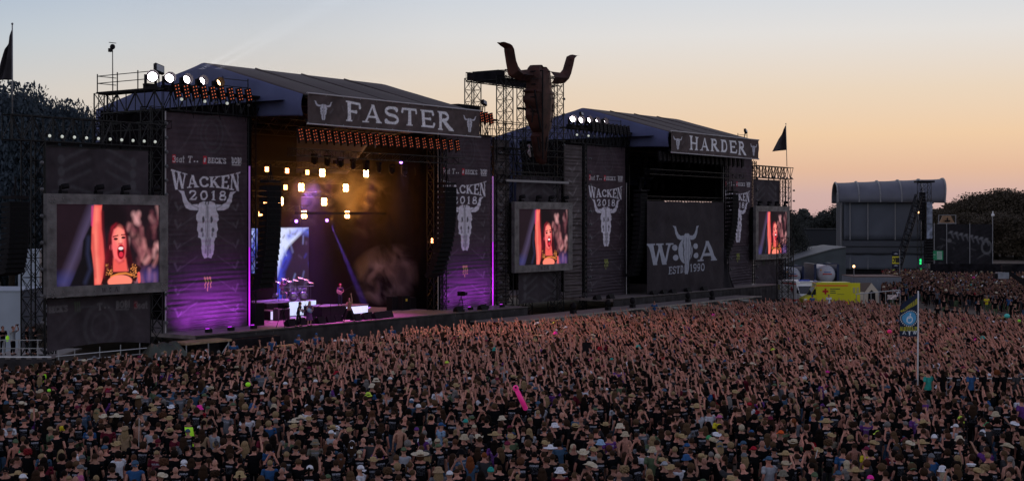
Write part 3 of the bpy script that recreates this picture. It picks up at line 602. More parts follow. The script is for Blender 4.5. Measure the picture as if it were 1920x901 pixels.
def video_screen(xa, label):
    global disp_me
    Y = 72.4; w, h = 9.35, 6.35; z0 = P(100, 557.5, Y).z; x0 = xa; m = .7
    root = empty("video_screen", (x0 + w / 2, Y, z0), label, "screen", "big video screens")
    MB().b2((x0, Y, z0 + h - .64), (x0 + w, Y + .35, z0 + h)).build("top_frame", FRAMEM, root)
    MB().b2((x0, Y, z0), (x0 + w, Y + .35, z0 + .64)).build("bottom_frame", FRAMEM, root)
    for x in (x0, x0 + w - m): MB().b2((x, Y + .001, z0 + .64), (x + m, Y + .35, z0 + h - .64)).build("side_frame", FRAMEM, root)
    b = MB()
    for cx_, cz in ((.35, .35), (w - .35, .35), (.35, h - .35), (w - .35, h - .35)):
        for k in range(8): b.ball((x0 + cx_ + .2 * math.cos(k * .785), Y - .01, z0 + cz + .2 * math.sin(k * .785)), .045, 5, 3)
    for k in range(1, 8): 
        for z in (.3, h - .3): b.ball((x0 + w * k / 8, Y - .01, z0 + z), .045, 5, 3)
    for k in range(1, 6):
        for x in (.3, w - .3): b.ball((x0 + x, Y - .01, z0 + h * k / 6), .045, 5, 3)
    b.build("rivet", mat("rivet_steel", (.22, .21, .22), .4, .5), root)
    p = Paint(1.5, .4, 60, 16, (.125, .115, .12), .2, 2); text(p, "W", .1, .05, .3, (.035, .03, .035), w=.38); skull(p, .75, .02, .34, (.05, .045, .05), PDARK, False); text(p, "A", 1.05, .05, .3, (.035, .03, .035), w=.36)
    cloth_grid("emblem", (x0 + w / 2 - .75, Y - .012, z0 + .12), 1.5, .4, 60, 16, 0, 1, p, PRINT, root)
    o = cloth_grid("display", (x0 + m, Y + .12, z0 + .64), w - 2 * m, h - 1.28, 230, 150, 0, 1, sp, DISPLAY, root, me=disp_me); disp_me = o.data
    MB().b2((x0 + .2, Y + .36, z0 + .1), (x0 + w - .2, Y + .8, z0 + h - .1)).build("back_case", SOOT, root)
    lamp("screen_glow", "AREA", (x0 + w / 2, Y - .1, z0 + h / 2), 60, (1, .5, .5), (x0 + w / 2, 0, 2), (7.5, 4.5))
    for k in (.14, .42, .64, .9):                      # small moving lights standing on the frame
        q = empty("spotlight", (x0 + w * k, Y + .2, z0 + h), "small black spotlight on top of the %s screen frame, %s along it" % (label.split()[1], {.14: "first", .42: "second", .64: "third", .9: "last"}[k]), "stage light", "spotlights on the screen frames")
        x = x0 + w * k; MB().box((x, Y + .2, z0 + h + .1), (.45, .35, .2)).build("base", SOOT, q); MB().bar((x - .1, Y + .25, z0 + h + .42), (x + .3, Y + .05, z0 + h + .5), .18, 8).build("housing", SOOT, q)
        MB().box((x - .2, Y + .2, z0 + h + .32), (.05, .2, .35)).build("yoke", SOOT, q)
    return root
xs = P(88, HY, 72.4).x
video_screen(xs, "the nearest big video screen, singer with raised arm, weathered grey riveted frame")
video_screen(P(965, HY, 72.4).x, "the middle big video screen below the giant rusty skull, same singer close-up")
video_screen(P(1418, HY, 72.4).x - .1, "the farthest big video screen beyond the HARDER stage, singer with raised arm")
# ================================================================ printed side panels above and below the screens
def side_panel(x0, x1, z0, z1, label, sponsors=False, seed=1, name="side_banner"):
    w, h = x1 - x0, z1 - z0; p = Paint(w, h, int(w * 16), int(h * 16), (.048, .039, .047), .35, seed); c = (.085, .08, .09)
    if not sponsors:
        for sg in (1, -1):
            for k in range(3):
                y = h * (.25 + .25 * k); p.stroke([(w / 2 + sg * w * .08, y + h * .28), (w / 2 + sg * w * .33, y)], .09, c, .7, soft=.12); p.ell((w / 2 + sg * w * .35, y - .02), .25, .3, c, .8, soft=.5)
            p.stroke([(w / 2 + sg * .4, .1), (w / 2 + sg * w * .25, .5), (w / 2 + sg * w * .42, .2)], .1, c, .6, soft=.1)
    else:
        g = (.15, .14, .15); z = h - .95
        text(p, "BECK'S", .1, z + .1, .4, g, w=1.4, weight=1.1)
        for k, dx in enumerate((0, .16, .32)): p.stroke([(2.05 + dx, z + .65), (2.1 + dx, z)], .05, (.07, .09, .06), w1=.02)
        p.stroke([(2.6, z + .3), (3.3, z + .3)], .05, (.07, .07, .08), .8, soft=.06)
        text(p, "T", 3.75, z, .5, g); p.ell((4.35, z + .15), .06, .06, g, soft=.4); p.ell((4.65, z + .15), .06, .06, g, soft=.4)
        text(p, "BOB!", 5.2, z + .1, .45, g, serif=False, w=1.1, weight=1.1); p.stroke([(5.2, z - .02), (6.2, z - .02)], .04, g, .7)
        p.poly([(6.65, z - .02), (6.93, z - .02), (6.93, z + .5), (6.65, z + .5)], (.16, .02, .03)); text(p, "3", 6.66, z, .46, g, serif=False); text(p, "sat", 6.98, z, .48, g, serif=False)
        p.ell((w / 2, 1.2), 1.2, 1.5, c, .4, ring=.12, soft=.1); p.ell((w / 2, 1.2), .7, .9, c, .3, ring=.12, soft=.1)
        for sg in (1, -1): p.stroke([(w / 2 + sg * 1.5, 2.6), (w / 2 + sg * 3, 1.4)], .08, c, .5, soft=.15)
    root = empty(name, ((x0 + x1) / 2, 73.3, z0), label, "banner"); cloth_grid("printed_cloth", (x0, 73.3, z0), w, h, int(w * 16), int(h * 16), .06, seed + 3, p, PRINT, root, sag_bottom=-.3 if sponsors else 0)
    q = MB(); q.bar((x0, 73.32, z1 + .03), (x1, 73.32, z1 + .03), .05, 4); q.build("top_tube", TRUSS, root); return root
def XF(px, Y=73.3): return P(px, HY, Y).x
def ZF(px, py, Y=73.3): return P(px, py, Y).z
side_panel(XF(84), XF(278), ZF(180, 366), ZF(180, 279), "dark bone-printed cloth above the nearest big screen", seed=11)
side_panel(XF(88), XF(283), ZF(180, 652), ZF(180, 556), "dark cloth with grey sponsor logos under the nearest big screen", True, 12)
side_panel(XF(968), XF(1052), ZF(1010, 385), ZF(1010, 331), "dark bone-printed cloth above the middle screen, under the truss cage", seed=13)
side_panel(XF(972), XF(1052), ZF(1010, 566), ZF(1010, 505), "plain dark cloth hanging under the middle screen", seed=14)
side_panel(XF(1412), XF(1462), ZF(1440, 390), ZF(1440, 338), "dark bone-printed cloth above the farthest screen", seed=15)
side_panel(XF(1416), XF(1470), ZF(1440, 562), ZF(1440, 482), "dark cloth with sponsor logos under the farthest screen", True, 16)
# crumpled grey-brown drapes of the centre tower
def drape(pa, pb, za, zb, label, seed):
    x0, x1 = XF(pa), XF(pb); w = x1 - x0; h = zb - za; p = Paint(w, h, 60, 360, (.085, .071, .074), .35, seed); rs = random.Random(seed)
    for k in range(7):
        y = 5.2 + k * 1.15; p.stroke([(w * .25, y + .3), (w * .5, y), (w * .8, y + .9)], .07, (.27, .25, .26), .6, soft=.1, w1=.03)
    root = empty("drape", ((x0 + x1) / 2, YF, za), label, "drape"); cloth_grid("cloth", (x0, YF - .02, za), w, h, 60, 360, .22, seed, p, PRINT, root, horiz=lambda Y: np.exp(-((Y - 3) / 3) ** 2) + .3)
drape(930, 958, 2.0, 16.6, "narrow crumpled grey-brown drape between second tall banner and middle screen", 21)
drape(1061, 1094, 2.0, 16.6, "narrow crumpled grey-brown drape just beyond the middle screen", 22)
# ================================================================ truss work, towers, lights
HOUS = SOOT
ORG = (1.0, .34, .04)
TY = 73.6
def knobs(root, x, z0, z1, step, y, side=-1):        # small round festoon lamps up a column
    for i in range(int((z1 - z0) / step) + 1):
        z = z0 + step * i; b = MB(); b.cur = 0; b.box((x + side * .05, y, z), (.14, .1, .1)); b.ball((x + side * .2, y - .05, z), .13, 7, 5); b.build("festoon_lamp", mat("unlit_lamp", (.10, .10, .11), .3), root)
def wing_truss(xa, xb, label, bays, lamps=True):
    a, b = P(xa, HY, TY).x, P(xb, HY, TY).x
    t = truss("roof_truss", (a, TY, 14.3), (b, TY, 14.3), .9, 1.5, bays, label, r=.05, rb=.03)
    if lamps:
        for i in range(10):
            x = a + 2.6 + (b - a - 3.6) * i / 9; q = MB().ball((x, TY - .6, 14.62), .10, 8, 6); q.build("festoon_bulb", mat("lit_white_bulb", (.8, .8, .7), emit=.45, ecol=(.75, .8, .7)), t)
            MB().box((x - .05, TY - .48, 14.66), (.2, .2, .22)).build("bulb_holder", SOOT, t)
    q = MB()
    for i in range(6): q.box((a + 3 + (b - a - 4) * i / 5, TY, 14.15), (1.0, .5, .22))
    q.build("hoist_beam", SOOT, t)
    return t
wing_truss(12, 302, "long black lattice truss with round bulbs above the nearest screen", 16)
t = truss("roof_truss", (P(1412, HY, TY).x, TY, 14.5), (P(1481, HY, TY).x, TY, 14.5), .9, 1.4, 12, "black lattice truss above the farthest screen", r=.06, rb=.04)
for i in range(8): MB().ball((P(1415, HY, TY).x + 1.3 * i, TY - .6, 14.6), .12, 6, 4).build("festoon_bulb", mat("unlit_lamp", (.10, .10, .11), .3), t)
# scaffold towers behind the screens
c = cage("truss_tower", 51.5, TY, 0, 14.3, 1.0, 1.15, "black lattice tower left of the nearest big screen", pieces=True); knobs(c, 51.45, 1.6, 13.2, 1.62, 72.7, 0)
cage("truss_tower", 52.9, TY + .3, 0, 14.3, .5, .8, "slim black lattice tower tucked behind the nearest screen's near edge")
c = cage("truss_tower", 60.75, TY + .2, 0, 17.0, 1.0, 1.15, "black lattice tower between nearest screen and first tall banner", pieces=True); knobs(c, 61.55, 2.6, 16.4, .95, 73.3, 0)
c = cage("truss_tower", 98.6, TY, 0, 16.8, .45, .9, "slim black lattice tower with round lamps beside the second tall banner"); knobs(c, 98.95, 2.6, 16.3, 1.28, 73.2, 1)
c = cage("truss_tower", 113.2, TY, 0, 16.8, .5, .9, "slim black lattice tower with round lamps before the third tall banner"); knobs(c, 113.6, 2.6, 16.3, 1.28, 73.2, 1)
c = cage("truss_tower", 91.0, TY - .3, 1.9, 16.4, .5, .9, "slim black lattice tower at the far edge of the orange-lit stage"); knobs(c, 91.2, 2.6, 13, 1.2, 72.8, 0)
c = cage("truss_tower", 142.6, TY - .3, 1.9, 16.4, .5, .9, "slim black lattice tower at the far edge of the dark stage"); knobs(c, 142.8, 2.6, 13, 1.2, 72.8, 0)
c = cage("truss_tower", 150.3, TY, 0, 16.4, .5, .9, "slim black lattice tower right after the last tall banner"); knobs(c, 150.4, 2.6, 16, 1.3, 73.2, 0)
c = cage("truss_tower", 157.6, TY + .4, 0, 14.5, 1.6, 1.6, "black scaffold tower behind the farthest screen"); knobs(c, 159, 9.5, 14, 1.3, 73.2, 1)
c = cage("truss_tower", 160.0, TY + .2, 0, 14.4, .8, 1.2, "thin scaffold tower at the outer end of the farthest truss"); knobs(c, 160.5, 10.5, 14, 1.3, 73.2, 1)
# centre tower
ctr = empty("skull_tower", (104, 75, 0), "tall black four-legged truss tower carrying the giant rusty skull", "tower")
for x, y in ((99.9, 73.3), (108.0, 73.3), (99.9, 76.9), (108.0, 76.9)): cage("column", x, y, 0, 22.3, 1.05, 1.05, None, parent=ctr, pieces=False)
truss("beam", (99.4, 73.3, 22.0), (108.5, 73.3, 22.0), .8, .8, 9, None, parent=ctr, pieces=False, r=.06); truss("beam", (99.4, 76.9, 22.0), (108.5, 76.9, 22.0), .8, .8, 9, None, parent=ctr, pieces=False, r=.06)
truss("beam", (99.9, 73.8, 22.0), (99.9, 76.4, 22.0), .8, .8, 3, None, parent=ctr, pieces=False, r=.06); truss("beam", (108, 73.8, 22.0), (108, 76.4, 22.0), .8, .8, 3, None, parent=ctr, pieces=False, r=.06)
b = MB(); b.b2((99.4, 73.0, 22.05), (99.45, 77.2, 22.75)); b.b2((99.45, 76.5, 22.05), (108.5, 76.55, 22.7)); b.build("beam_cover", BLACK, ctr)
knobs(ctr, 108.7, 16.5, 21.6, 1.45, 73.0, 1)
for z, y in ((15.3, 73.0), (12.9, 73.0)):
    truss("platform_beam", (99.0, y, z), (109.3, y, z), .7, .55, 12, None, parent=ctr, pieces=False)
MB().b2((99.2, 72.6, 12.85), (109.2, 72.7, 13.05)).build("platform_edge", mat("grey_edge", (.25, .24, .25), .6), ctr)
b = MB()
for i in range(26):
    x = 98.8 + i * .42; b.bar((x, 73.2 + (i % 3) * .8, 13.1), (x + random.uniform(-.6, .6), 74.5, 18.2 - (i % 4) * .7), .035, 3)
for z in (13.8, 14.6, 15.9, 16.9, 17.6, 18.2): b.bar((98.6, 73.1, z), (109.4, 73.1, z), .04, 4); b.bar((98.6, 74.6, z), (109.4, 74.6, z), .04, 4)
b.build("scaffold_bracing", TRUSS, ctr)
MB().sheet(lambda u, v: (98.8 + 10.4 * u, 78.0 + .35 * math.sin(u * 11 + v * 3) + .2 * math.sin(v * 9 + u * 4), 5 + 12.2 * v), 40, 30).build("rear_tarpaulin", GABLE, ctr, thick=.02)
# white curled rag on the tower
MB().path([P(990, 271, 72.5), P(993, 279, 72.5), P(990, 286, 72.5), P(995, 294, 72.5), P(992, 271, 72.4), P(996, 276, 72.4)], .07, 5).build("cloth_scrap", WHITEISH, label="white twisted scrap of cloth hanging on the centre tower below the skull", cat="cloth")
# ring trusses and walkways at roof level
def ring(x0, x1, yback, label, lamps=6, left=True):
    r = empty("roof_truss", (x0, TY, 16.85), label, "truss")
    truss("front_truss", (x0, TY, 16.85), (x1, TY, 16.85), .8, 1.35, max(6, round((x1 - x0) / .7)), None, parent=r, r=.05, rb=.03)
    if left: truss("side_truss", (x0 - .1, yback, 16.85), (x0 - .1, TY - .4, 16.85), .8, 1.35, 7, None, parent=r, r=.05, rb=.03)
    MB().b2((x0 - .4, TY - .5, 18.22), (x1, TY + .6, 18.34)).build("walkway", SOOT, r)
    if left: MB().b2((x0 - .7, TY + .6, 18.22), (x0 + .4, yback, 18.34)).build("walkway", SOOT, r)
    # tubes of the guard rail
    def rail(a, b):
        for z in (18.95, 19.45): piece("guard_rail", (*a, z), (*b, z), .035, r)
    if left:
        rail((x0 - .6, yback), (x0 - .6, TY)); rail((x0 - .6, yback), (x0 + 1.0, yback))
        for y in np.linspace(TY, yback, 4): piece("guard_post", (x0 - .6, y, 18.3), (x0 - .6, y, 19.6), .04, r)
    rail((x1 - 3.0, TY + .5), (x1 - .6, TY + .5)); 
    for x in (x1 - 3, x1 - .6): piece("guard_post", (x, TY + .5, 18.3), (x, TY + .5, 19.6), .04, r)
    for i in range(lamps):
        x = x0 + .9 + i * 1.02; MB().ball((x, TY - .52, 17.6), .11, 8, 6).build("festoon_bulb", mat("lit_white_bulb", (.8, .8, .7)) if i in (2, 4, 0) else mat("unlit_lamp", (.1, .1, .11)), r)
    b = MB()
    for i in range(int((x1 - x0) / .8)): b.bar((x0 + i * .8, TY - .5, 18.2), (x0 + i * .8 + .4, TY - .45, 16.9 - (i % 3) * .25), .03, 3)
    b.build("cable", SOOT, r)
    return r
ring(61.8, 70.3, 80.1, "black roof-edge truss ring with walkway above the first tall banner", 7)
ring(90.9, 98.6, 78, "black roof-edge truss beside the far end of the FASTER banner", 3, False)
ring(110.4, 121.6, 80, "black roof-edge truss with walkway above the third tall banner", 4, False)
ring(142.6, 150.2, 78, "black roof-edge truss behind the far end of the HARDER banner", 2, False)
b = MB(); b.box((97.9, 76.5, 18.9), (3.2, 1.5, 1.6)); b.build("equipment_case", BLACK, label="black covered equipment case on the roof truss near the centre tower", cat="case")
# truss column down the left wing side under the ring
cage("truss_tower", 61.9, 80.1, 9, 18.3, 1.1, 1.1, "black lattice tower under the rear corner of the roof truss ring", xb=True)
truss("roof_truss", (61.7, 73.2, 15.6), (61.7, 80.6, 15.6), .5, .5, 8, "thin black truss running back beneath the roof ring walkway", pieces=False)
# ---- blinders
BL_ON = mat("orange_lamp_lens", (1, .3, .1), emit=.5, ecol=(1.0, .17, .07)); BL_OFF = mat("dark_lamp_lens", (.09, .085, .09), .25)
def blinder_meshes(w, h):
    q = Matrix.Rotation(R(-14), 3, "Y")
    ho = MB().box((0, 0, 0), (w, .16, h), rot=q); le = MB()
    for i in range(2):
        for j in range(4):
            c = q @ Vector(((i - .5) * w * .5, -.085, (j - 1.5) * h * .235)); le.ball(c, w * .085, 6, 4, (1, .4, 1))
    return ho.mesh("housing", HOUS), le.mesh("lamps", BL_ON), MB().box((0, .12, -h * .1), (.06, .12, h * 1.1)).mesh("bracket", SOOT)
BH1 = blinder_meshes(.5, .95); OFFM = BH1[1].copy(); OFFM.materials[0] = BL_OFF
def blinder(pos, on, label, group):
    r = empty("blinder_light", pos, label, "stage light", group); inst("housing", BH1[0], pos, r); inst("lamps", BH1[1] if on else OFFM, pos, r); inst("bracket", BH1[2], pos, r)
ORD = "first second third fourth fifth sixth seventh eighth ninth tenth eleventh twelfth thirteenth fourteenth fifteenth sixteenth seventeenth eighteenth nineteenth twentieth twenty-first twenty-second twenty-third twenty-fourth twenty-fifth".split()
for i in range(9): blinder(P(332 + (466 - 332) * i / 8, 170 + 8.5 * i / 8, 72.9), True, f"orange eight-lamp blinder on the near roof truss, {ORD[i]} counting from the searchlights", "lit blinders on the near roof truss")
for i in range(24): blinder(P(563 + (857 - 563) * (i / 23) ** .98, 252 + 20.5 * i / 23, 69.6), True, f"orange eight-lamp blinder under the FASTER banner, {ORD[i]} from the near end", "lit blinders under the FASTER banner")
for i in range(3): blinder(P(902.5 + 9 * i, 219 + 1.6 * i, 72.9), True, f"orange eight-lamp blinder just past the FASTER banner's far end, {ORD[i]} of three", "lit blinders past the FASTER banner")
for i in range(10): blinder(P(1112 + 7.3 * i, 237 + .9 * i, 72.9), False, f"unlit black blinder on the truss left of the HARDER roof, {ORD[i]} from the searchlights", "unlit blinders on the far roof truss")
for i in range(20): blinder(P(1237 + (1392 - 1237) * (i / 19), 292 + 12.5 * i / 19, 69.6), False, f"unlit black blinder under the HARDER banner, {ORD[i]} from the near end", "unlit blinders under the HARDER banner")
for xa, xb, lb in ((545, 868, "long black truss holding the blinders under the FASTER banner"), (1215, 1398, "long black truss holding the blinders under the HARDER banner")):
    a, b_ = P(xa, 262, 69.9), P(xb, 285, 69.9); z = 14.55
    truss("front_truss", (a.x, 69.95, z - .55), (b_.x, 69.95, z - .55), .5, .5, 24, lb, pieces=False)
# ---- searchlights
LENSW = mat("searchlight_lens", (1, 1, 1), emit=14, ecol=(1, .86, .95)); LENSO = mat("searchlight_lens_warm", (1, .8, .6), emit=9, ecol=(1, .55, .28))
def searchlight(px, py, rr, aim, lens, label, group):
    c = P(px, py, 73.2); r = empty("searchlight", (c.x, c.y, c.z - .9), label, "stage light", group); ax = Vector(aim).normalized(); q = ax.to_track_quat("Z", "Y").to_matrix()
    s = rr; MB().lathe(c - ax * .9 * s / .3 * .3, [(.0, -.35 * s / .3), (s * .95, -.3 * s / .3), (s * 1.25, .0), (s * 1.3, .5)], 10, q).build("housing", HOUS, r)
    MB().lathe(c - ax * .12, [(0, .03), (s * .8, .0), (s, -.03)], 14, q).build("lens", lens, r)
    MB().box((c.x, c.y + .25, c.z - .55), (s * 2.6, .5, .12)).box((c.x - s * 1.35, c.y + .2, c.z - .25), (.08, .2, .7)).box((c.x + s * 1.35, c.y + .2, c.z - .25), (.08, .2, .7)).build("yoke", SOOT, r)
    MB().box((c.x, c.y + .2, c.z - .75), (s * 2.2, .7, .3)).build("base", SOOT, r)
    return c
aims = [(math.cos(R(a)), math.sin(R(a)), .12 + .03 * i) for i, a in enumerate((-128, -116, -106, -98, -94))]
for k, (px, py) in enumerate(((286, 143), (318.5, 146), (350.5, 149), (379.5, 151.5), (410, 155))):
    c = searchlight(px, py, (.31, .29, .28, .27, .26)[k], aims[k], LENSO if k == 4 else LENSW, f"{'warm orange' if k == 4 else 'white blazing'} searchlight on the near roof truss, {ORD[k]} of five", "searchlights on the near roof truss")
for k, (px, py) in enumerate(((1074, 223), (1089.3, 225), (1104.3, 225.2), (1118.5, 226.8), (1133.5, 228))):
    searchlight(px, py, .28, aims[k], LENSW, f"white blazing searchlight on the far roof truss, {ORD[k]} of five", "searchlights on the far roof truss")
def floodlight(px, py, Y, s, label, tilt=.5):
    c = P(px, py, Y); r = empty("floodlight", (c.x, c.y, c.z - .6), label, "floodlight"); q = Matrix.Rotation(tilt, 3, "Y") @ Matrix.Rotation(-.3, 3, "X")
    MB().box(c, (s, .22, s * .8), rot=q).build("housing", SOOT, r); MB().box(c + q @ Vector((0, -.13, 0)), (s * .8, .03, s * .6), rot=q).build("glass", mat("flood_glass", (.35, .37, .4), .15), r)
    MB().bar(c - Vector((.1, 0, 0)), c - Vector((.3, 0, .7)), .05).build("stand", SOOT, r)
floodlight(298, 129.5, 73.4, .75, "square black floodlight above the first of the near searchlights", .25)
floodlight(908, 193, 73.4, .55, "small square floodlight on a pole beside the centre tower", .3); floodlight(1398, 246, 69.2, .5, "small floodlight on the far end of the HARDER roof")
floodlight(1090, 214, 73.4, .45, "small floodlight above the far searchlights", .2)
# antenna mast
r = empty("antenna_mast", P(212, 222, 79), "thin antenna mast rising from the near roof truss", "mast"); a = P(211.5, 222, 79); b_ = P(211, 88, 79)
MB().bar(a, b_, .05, 5, .03).build("pole", TRUSS, r); MB().ball(b_, .2, 6, 5).box(b_ + Vector((-.2, 0, -.25)), (.2, .2, .25)).bar(b_ + Vector((-.3, 0, .28)), b_ + Vector((.3, 0, .28)), .03).build("sensor_head", SOOT, r)
# ---- line arrays
def line_array(px, py0, py1, Y, w, n, label, bend=.35, dirx=1):
    top = P(px, py0, Y); bot = P(px, py1, Y); L_ = top.z - bot.z; h = L_ / n
    r = empty("line_array", (top.x, Y, bot.z), label, "loudspeaker", "hanging loudspeaker columns")
    MB().box((top.x, Y, top.z + .25), (w * .9, .9, .18)).bar((top.x, Y, top.z + .3), (top.x, Y, top.z + 1.5), .05).bar((top.x - .3, Y, top.z + .3), (top.x, Y, top.z + 1.1), .03).bar((top.x + .3, Y, top.z + .3), (top.x, Y, top.z + 1.1), .03).build("flying_frame", SOOT, r)
    cab = MB(); cab.add([(-w / 2, -.42, -h * .495), (w / 2, -.42, -h * .495), (w / 2, .42, -h * .3), (-w / 2, .42, -h * .3), (-w / 2, -.42, h * .495), (w / 2, -.42, h * .495), (w / 2, .42, h * .3), (-w / 2, .42, h * .3)], [(0, 3, 2, 1), (4, 5, 6, 7), (0, 1, 5, 4), (1, 2, 6, 5), (2, 3, 7, 6), (3, 0, 4, 7)])
    cme = cab.mesh("cabinet", SOOT); gr = MB().b2((-w * .44, -.44, -h * .38), (w * .44, -.425, h * .38)).mesh("grille", mat("speaker_grille", (.007, .007, .008), .9, var=.5, scale=12, spec=.1)); z = top.z; y = Y; ang = 0
    for i in range(n):
        f = (i + .5) / n; ang = bend * f ** 2; z -= h * math.cos(ang) * .5; y += h * math.sin(ang) * .5
        c = inst("speaker_cabinet", cme, (top.x, y, z), r, rot=(-ang * 1.0, 0, 0)); g_ = bpy.data.objects.new("grille", gr); COL.objects.link(g_); g_.parent = c
        z -= h * math.cos(ang) * .5; y += h * math.sin(ang) * .5
    return r
line_array(29, 378, 516, 72.0, 1.35, 14, "nearest black loudspeaker column, hanging left of the nearest screen")
line_array(507, 347, 546, 71.2, 1.35, 18, "black loudspeaker column hanging at the near side of the orange-lit stage")
line_array(838, 350, 523, 70.6, 1.5, 18, "black curved loudspeaker column in front of the second tall banner", .6)
line_array(1201, 362, 520, 71.6, 1.35, 18, "black loudspeaker column hanging at the near side of the W:O:A cloth")
line_array(1373, 364, 490, 70.8, 1.4, 17, "black curved loudspeaker column beyond the W:O:A cloth", .55)
# ---- lamps and lights inside the lit stage
HOT = mat("orange_blinder_glow", (1, .6, .3), emit=26, ecol=(1, .50, .17)); HOTS = mat("small_orange_glow", (1, .5, .3), emit=9, ecol=(1, .36, .12))
def pod(px, py, Y, s, label, hot=HOT, e=30):
    c = P(px, py, Y); r = empty("stage_blinder", c, label, "stage light", "glowing orange stage lamps"); k = s
    MB().box((c.x, c.y + .2, c.z), (k * 1.3, .3, k * 1.3)).build("housing", HOUS, r)
    for dx in (-.5, .5):
        for dz in (-.5, .5): MB().ball((c.x + dx * k, c.y - .02, c.z + dz * k), k * .6, 8, 5, (1, .4, 1)).build("lamp", hot, r)
    if e: lamp("blinder_beam", "SPOT", (c.x, c.y - .25, c.z), e, ORG, (c.x - 3 + random.uniform(-2, 2), c.y - 20, c.z - 6), .3, 120, 1)
rows = [((604, 324), "top"), ((686, 325), "top"), ((765, 327), "top"), ((564.5, 351), "second"), ((648, 352), "second"), ((727, 352), "second"), ((525.6, 377), "third"), ((607.5, 378), "third"), ((687, 380), "third"), ((570, 402), "bottom"), ((651, 402), "bottom")]
cnt = {}
for (px, py), rn in rows:
    cnt[rn] = cnt.get(rn, 0) + 1
    pod(px, py, 80 + {"top": 0, "second": 1.2, "third": 2.4, "bottom": 3.6}[rn], .30 if (px, py) != (687, 380) else .36, f"glowing orange four-lamp pod, {ORD[cnt[rn] - 1]} in the {rn} row inside the stage", e=22 if (px, py) != (687, 380) else 90)
    c_ = P(px, py, 79.4); lamp("blinder_halo", "POINT", c_, 105 if (px, py) != (687, 380) else 700, ORG, size=.25)
for k, (px, py) in enumerate(((500, 317), (538, 320), (576, 323), (535, 351), (488, 401), (497, 380), (811, 451))): pod(px, py, 82 if k < 6 else 74, .2, f"small orange lamp at the {'far column' if k == 6 else 'near side'} of the lit stage, {ORD[k]} listed downwards", HOTS, 0)
for (y, py, lb, x0, x1) in ((80.4, 318, "top", 73, 88.5), (81.6, 345, "second", 72, 88), (82.8, 371, "third", 71, 88), (84, 396, "lowest", 71, 86)):
    z = P(650, py, y).z; truss("lighting_truss", (x0, y, z), (x1, y, z), .45, .45, 16, f"black lighting truss inside the lit stage, {lb} row of orange lamps", pieces=False)
# dark moving heads
def mhead_mesh():
    b = MB(); b.box((0, 0, .25), (.4, .3, .18)); b.box((-.2, 0, 0), (.06, .16, .5)); b.box((.2, 0, 0), (.06, .16, .5)); b.ball((0, 0, -.12), .2, 8, 6, (1, 1, 1.3)); return b.mesh("body", SOOT), MB().lathe((0, -.06, -.4), [(0, -.02), (.13, 0)], 8, Matrix.Rotation(.4, 3, "X")).mesh("lens", mat("moving_head_lens", (.30, .30, .34), .12, spec=.8))
MH = mhead_mesh()
def mhead(c, label, group, s=1.0):
    r = empty("moving_head_light", c, label, "stage light", group)
    for m, nm in zip(MH, ("body", "lens")): inst(nm, m, c, r, scale=(s, s, s), rot=(0, 0, random.uniform(-.6, .6)))
for i in range(9): mhead(P(590 + 24 * i, 298 + 3 * i, 76), f"dark moving-head light under the lit stage roof, {ORD[i]} from the near side", "moving heads in the lit stage", 1.2)
for row, (py, n, Y) in enumerate(((305, 6, 76), (322, 9, 79), (345, 12, 81))):
    for i in range(n): mhead(P(1195 + (160 / n) * (i + .5), py + i * .8, Y), f"dark moving-head light in the unlit stage, {('upper', 'middle', 'lower')[row]} row, {ORD[i]} from the near side", "moving heads in the unlit stage", 1.6)
for y, py, lb in ((76.3, 296, "upper"), (79.3, 313, "middle"), (81.3, 335, "lower")):
    z = P(1275, py, y).z; truss("lighting_truss", (122, y, z), (141, y, z), .45, .45, 16, f"black lighting truss inside the unlit stage, {lb} row", pieces=False)
VIO = mat("violet_spot_lens", (.4, .2, 1), emit=6, ecol=(.35, .16, 1))
for k, (px, py, Y) in enumerate(((613, 413, 84), (555.5, 414.5, 84), (752, 304, 77), (782, 306, 77), (737.5, 365, 83), (635, 305, 77))):
    c = P(px, py, Y); r = empty("violet_spotlight", c, f"small violet glowing spotlight in the lit stage, {('left of the purple beam', 'above the LED wall', 'near the roof, first of two', 'near the roof, second of two', 'below the orange lamps', 'close under the roof')[k]}", "stage light"); MB().ball(c, .14, 8, 6).build("lens", VIO, r); MB().box(c + Vector((0, .3, .05)), (.3, .4, .3)).build("housing", SOOT, r)
# beams through the haze (volume further down)
b0 = P(613, 414, 84); lamp("violet_beam", "SPOT", b0 - Vector((0, .3, 0)), 400000, (.22, .10, 1.0), P(690, 585, 80), .05, 5.0, .3)
lamp("violet_wash", "SPOT", P(590, 330, 80), 26000, (.40, .14, 1.0), P(560, 560, 79), .4, 46, 1)
lamp("violet_wash", "SPOT", P(700, 330, 82), 45000, (.35, .18, 1.0), P(700, 560, 80), .4, 50, 1)
for px, e in ((560, 500), (620, 500), (700, 300)): lamp("magenta_wash", "SPOT", P(px, 330, 74.5), e * 22, (.95, .10, .85), P(px, 603, 73), .3, 50, 1)
lamp("face_light", "SPOT", P(640, 262, 69.3), 16000, (1, .62, .8), P(653, 575, 72), .3, 11, 1)
for px in (700, 745): lamp("orange_haze_light", "POINT", P(px, 375 + (px - 700) * .4, 82), 260, ORG, size=.6)
lamp("crowd_wash", "SPOT", P(700, 262, 69.3), 15000, (1, .50, .38), P(1050, 640, 55), 1.0, 90, 1)
lamp("crowd_wash", "SPOT", P(620, 262, 69.3), 9000, (1, .50, .40), P(780, 655, 58), 1.0, 90, 1)
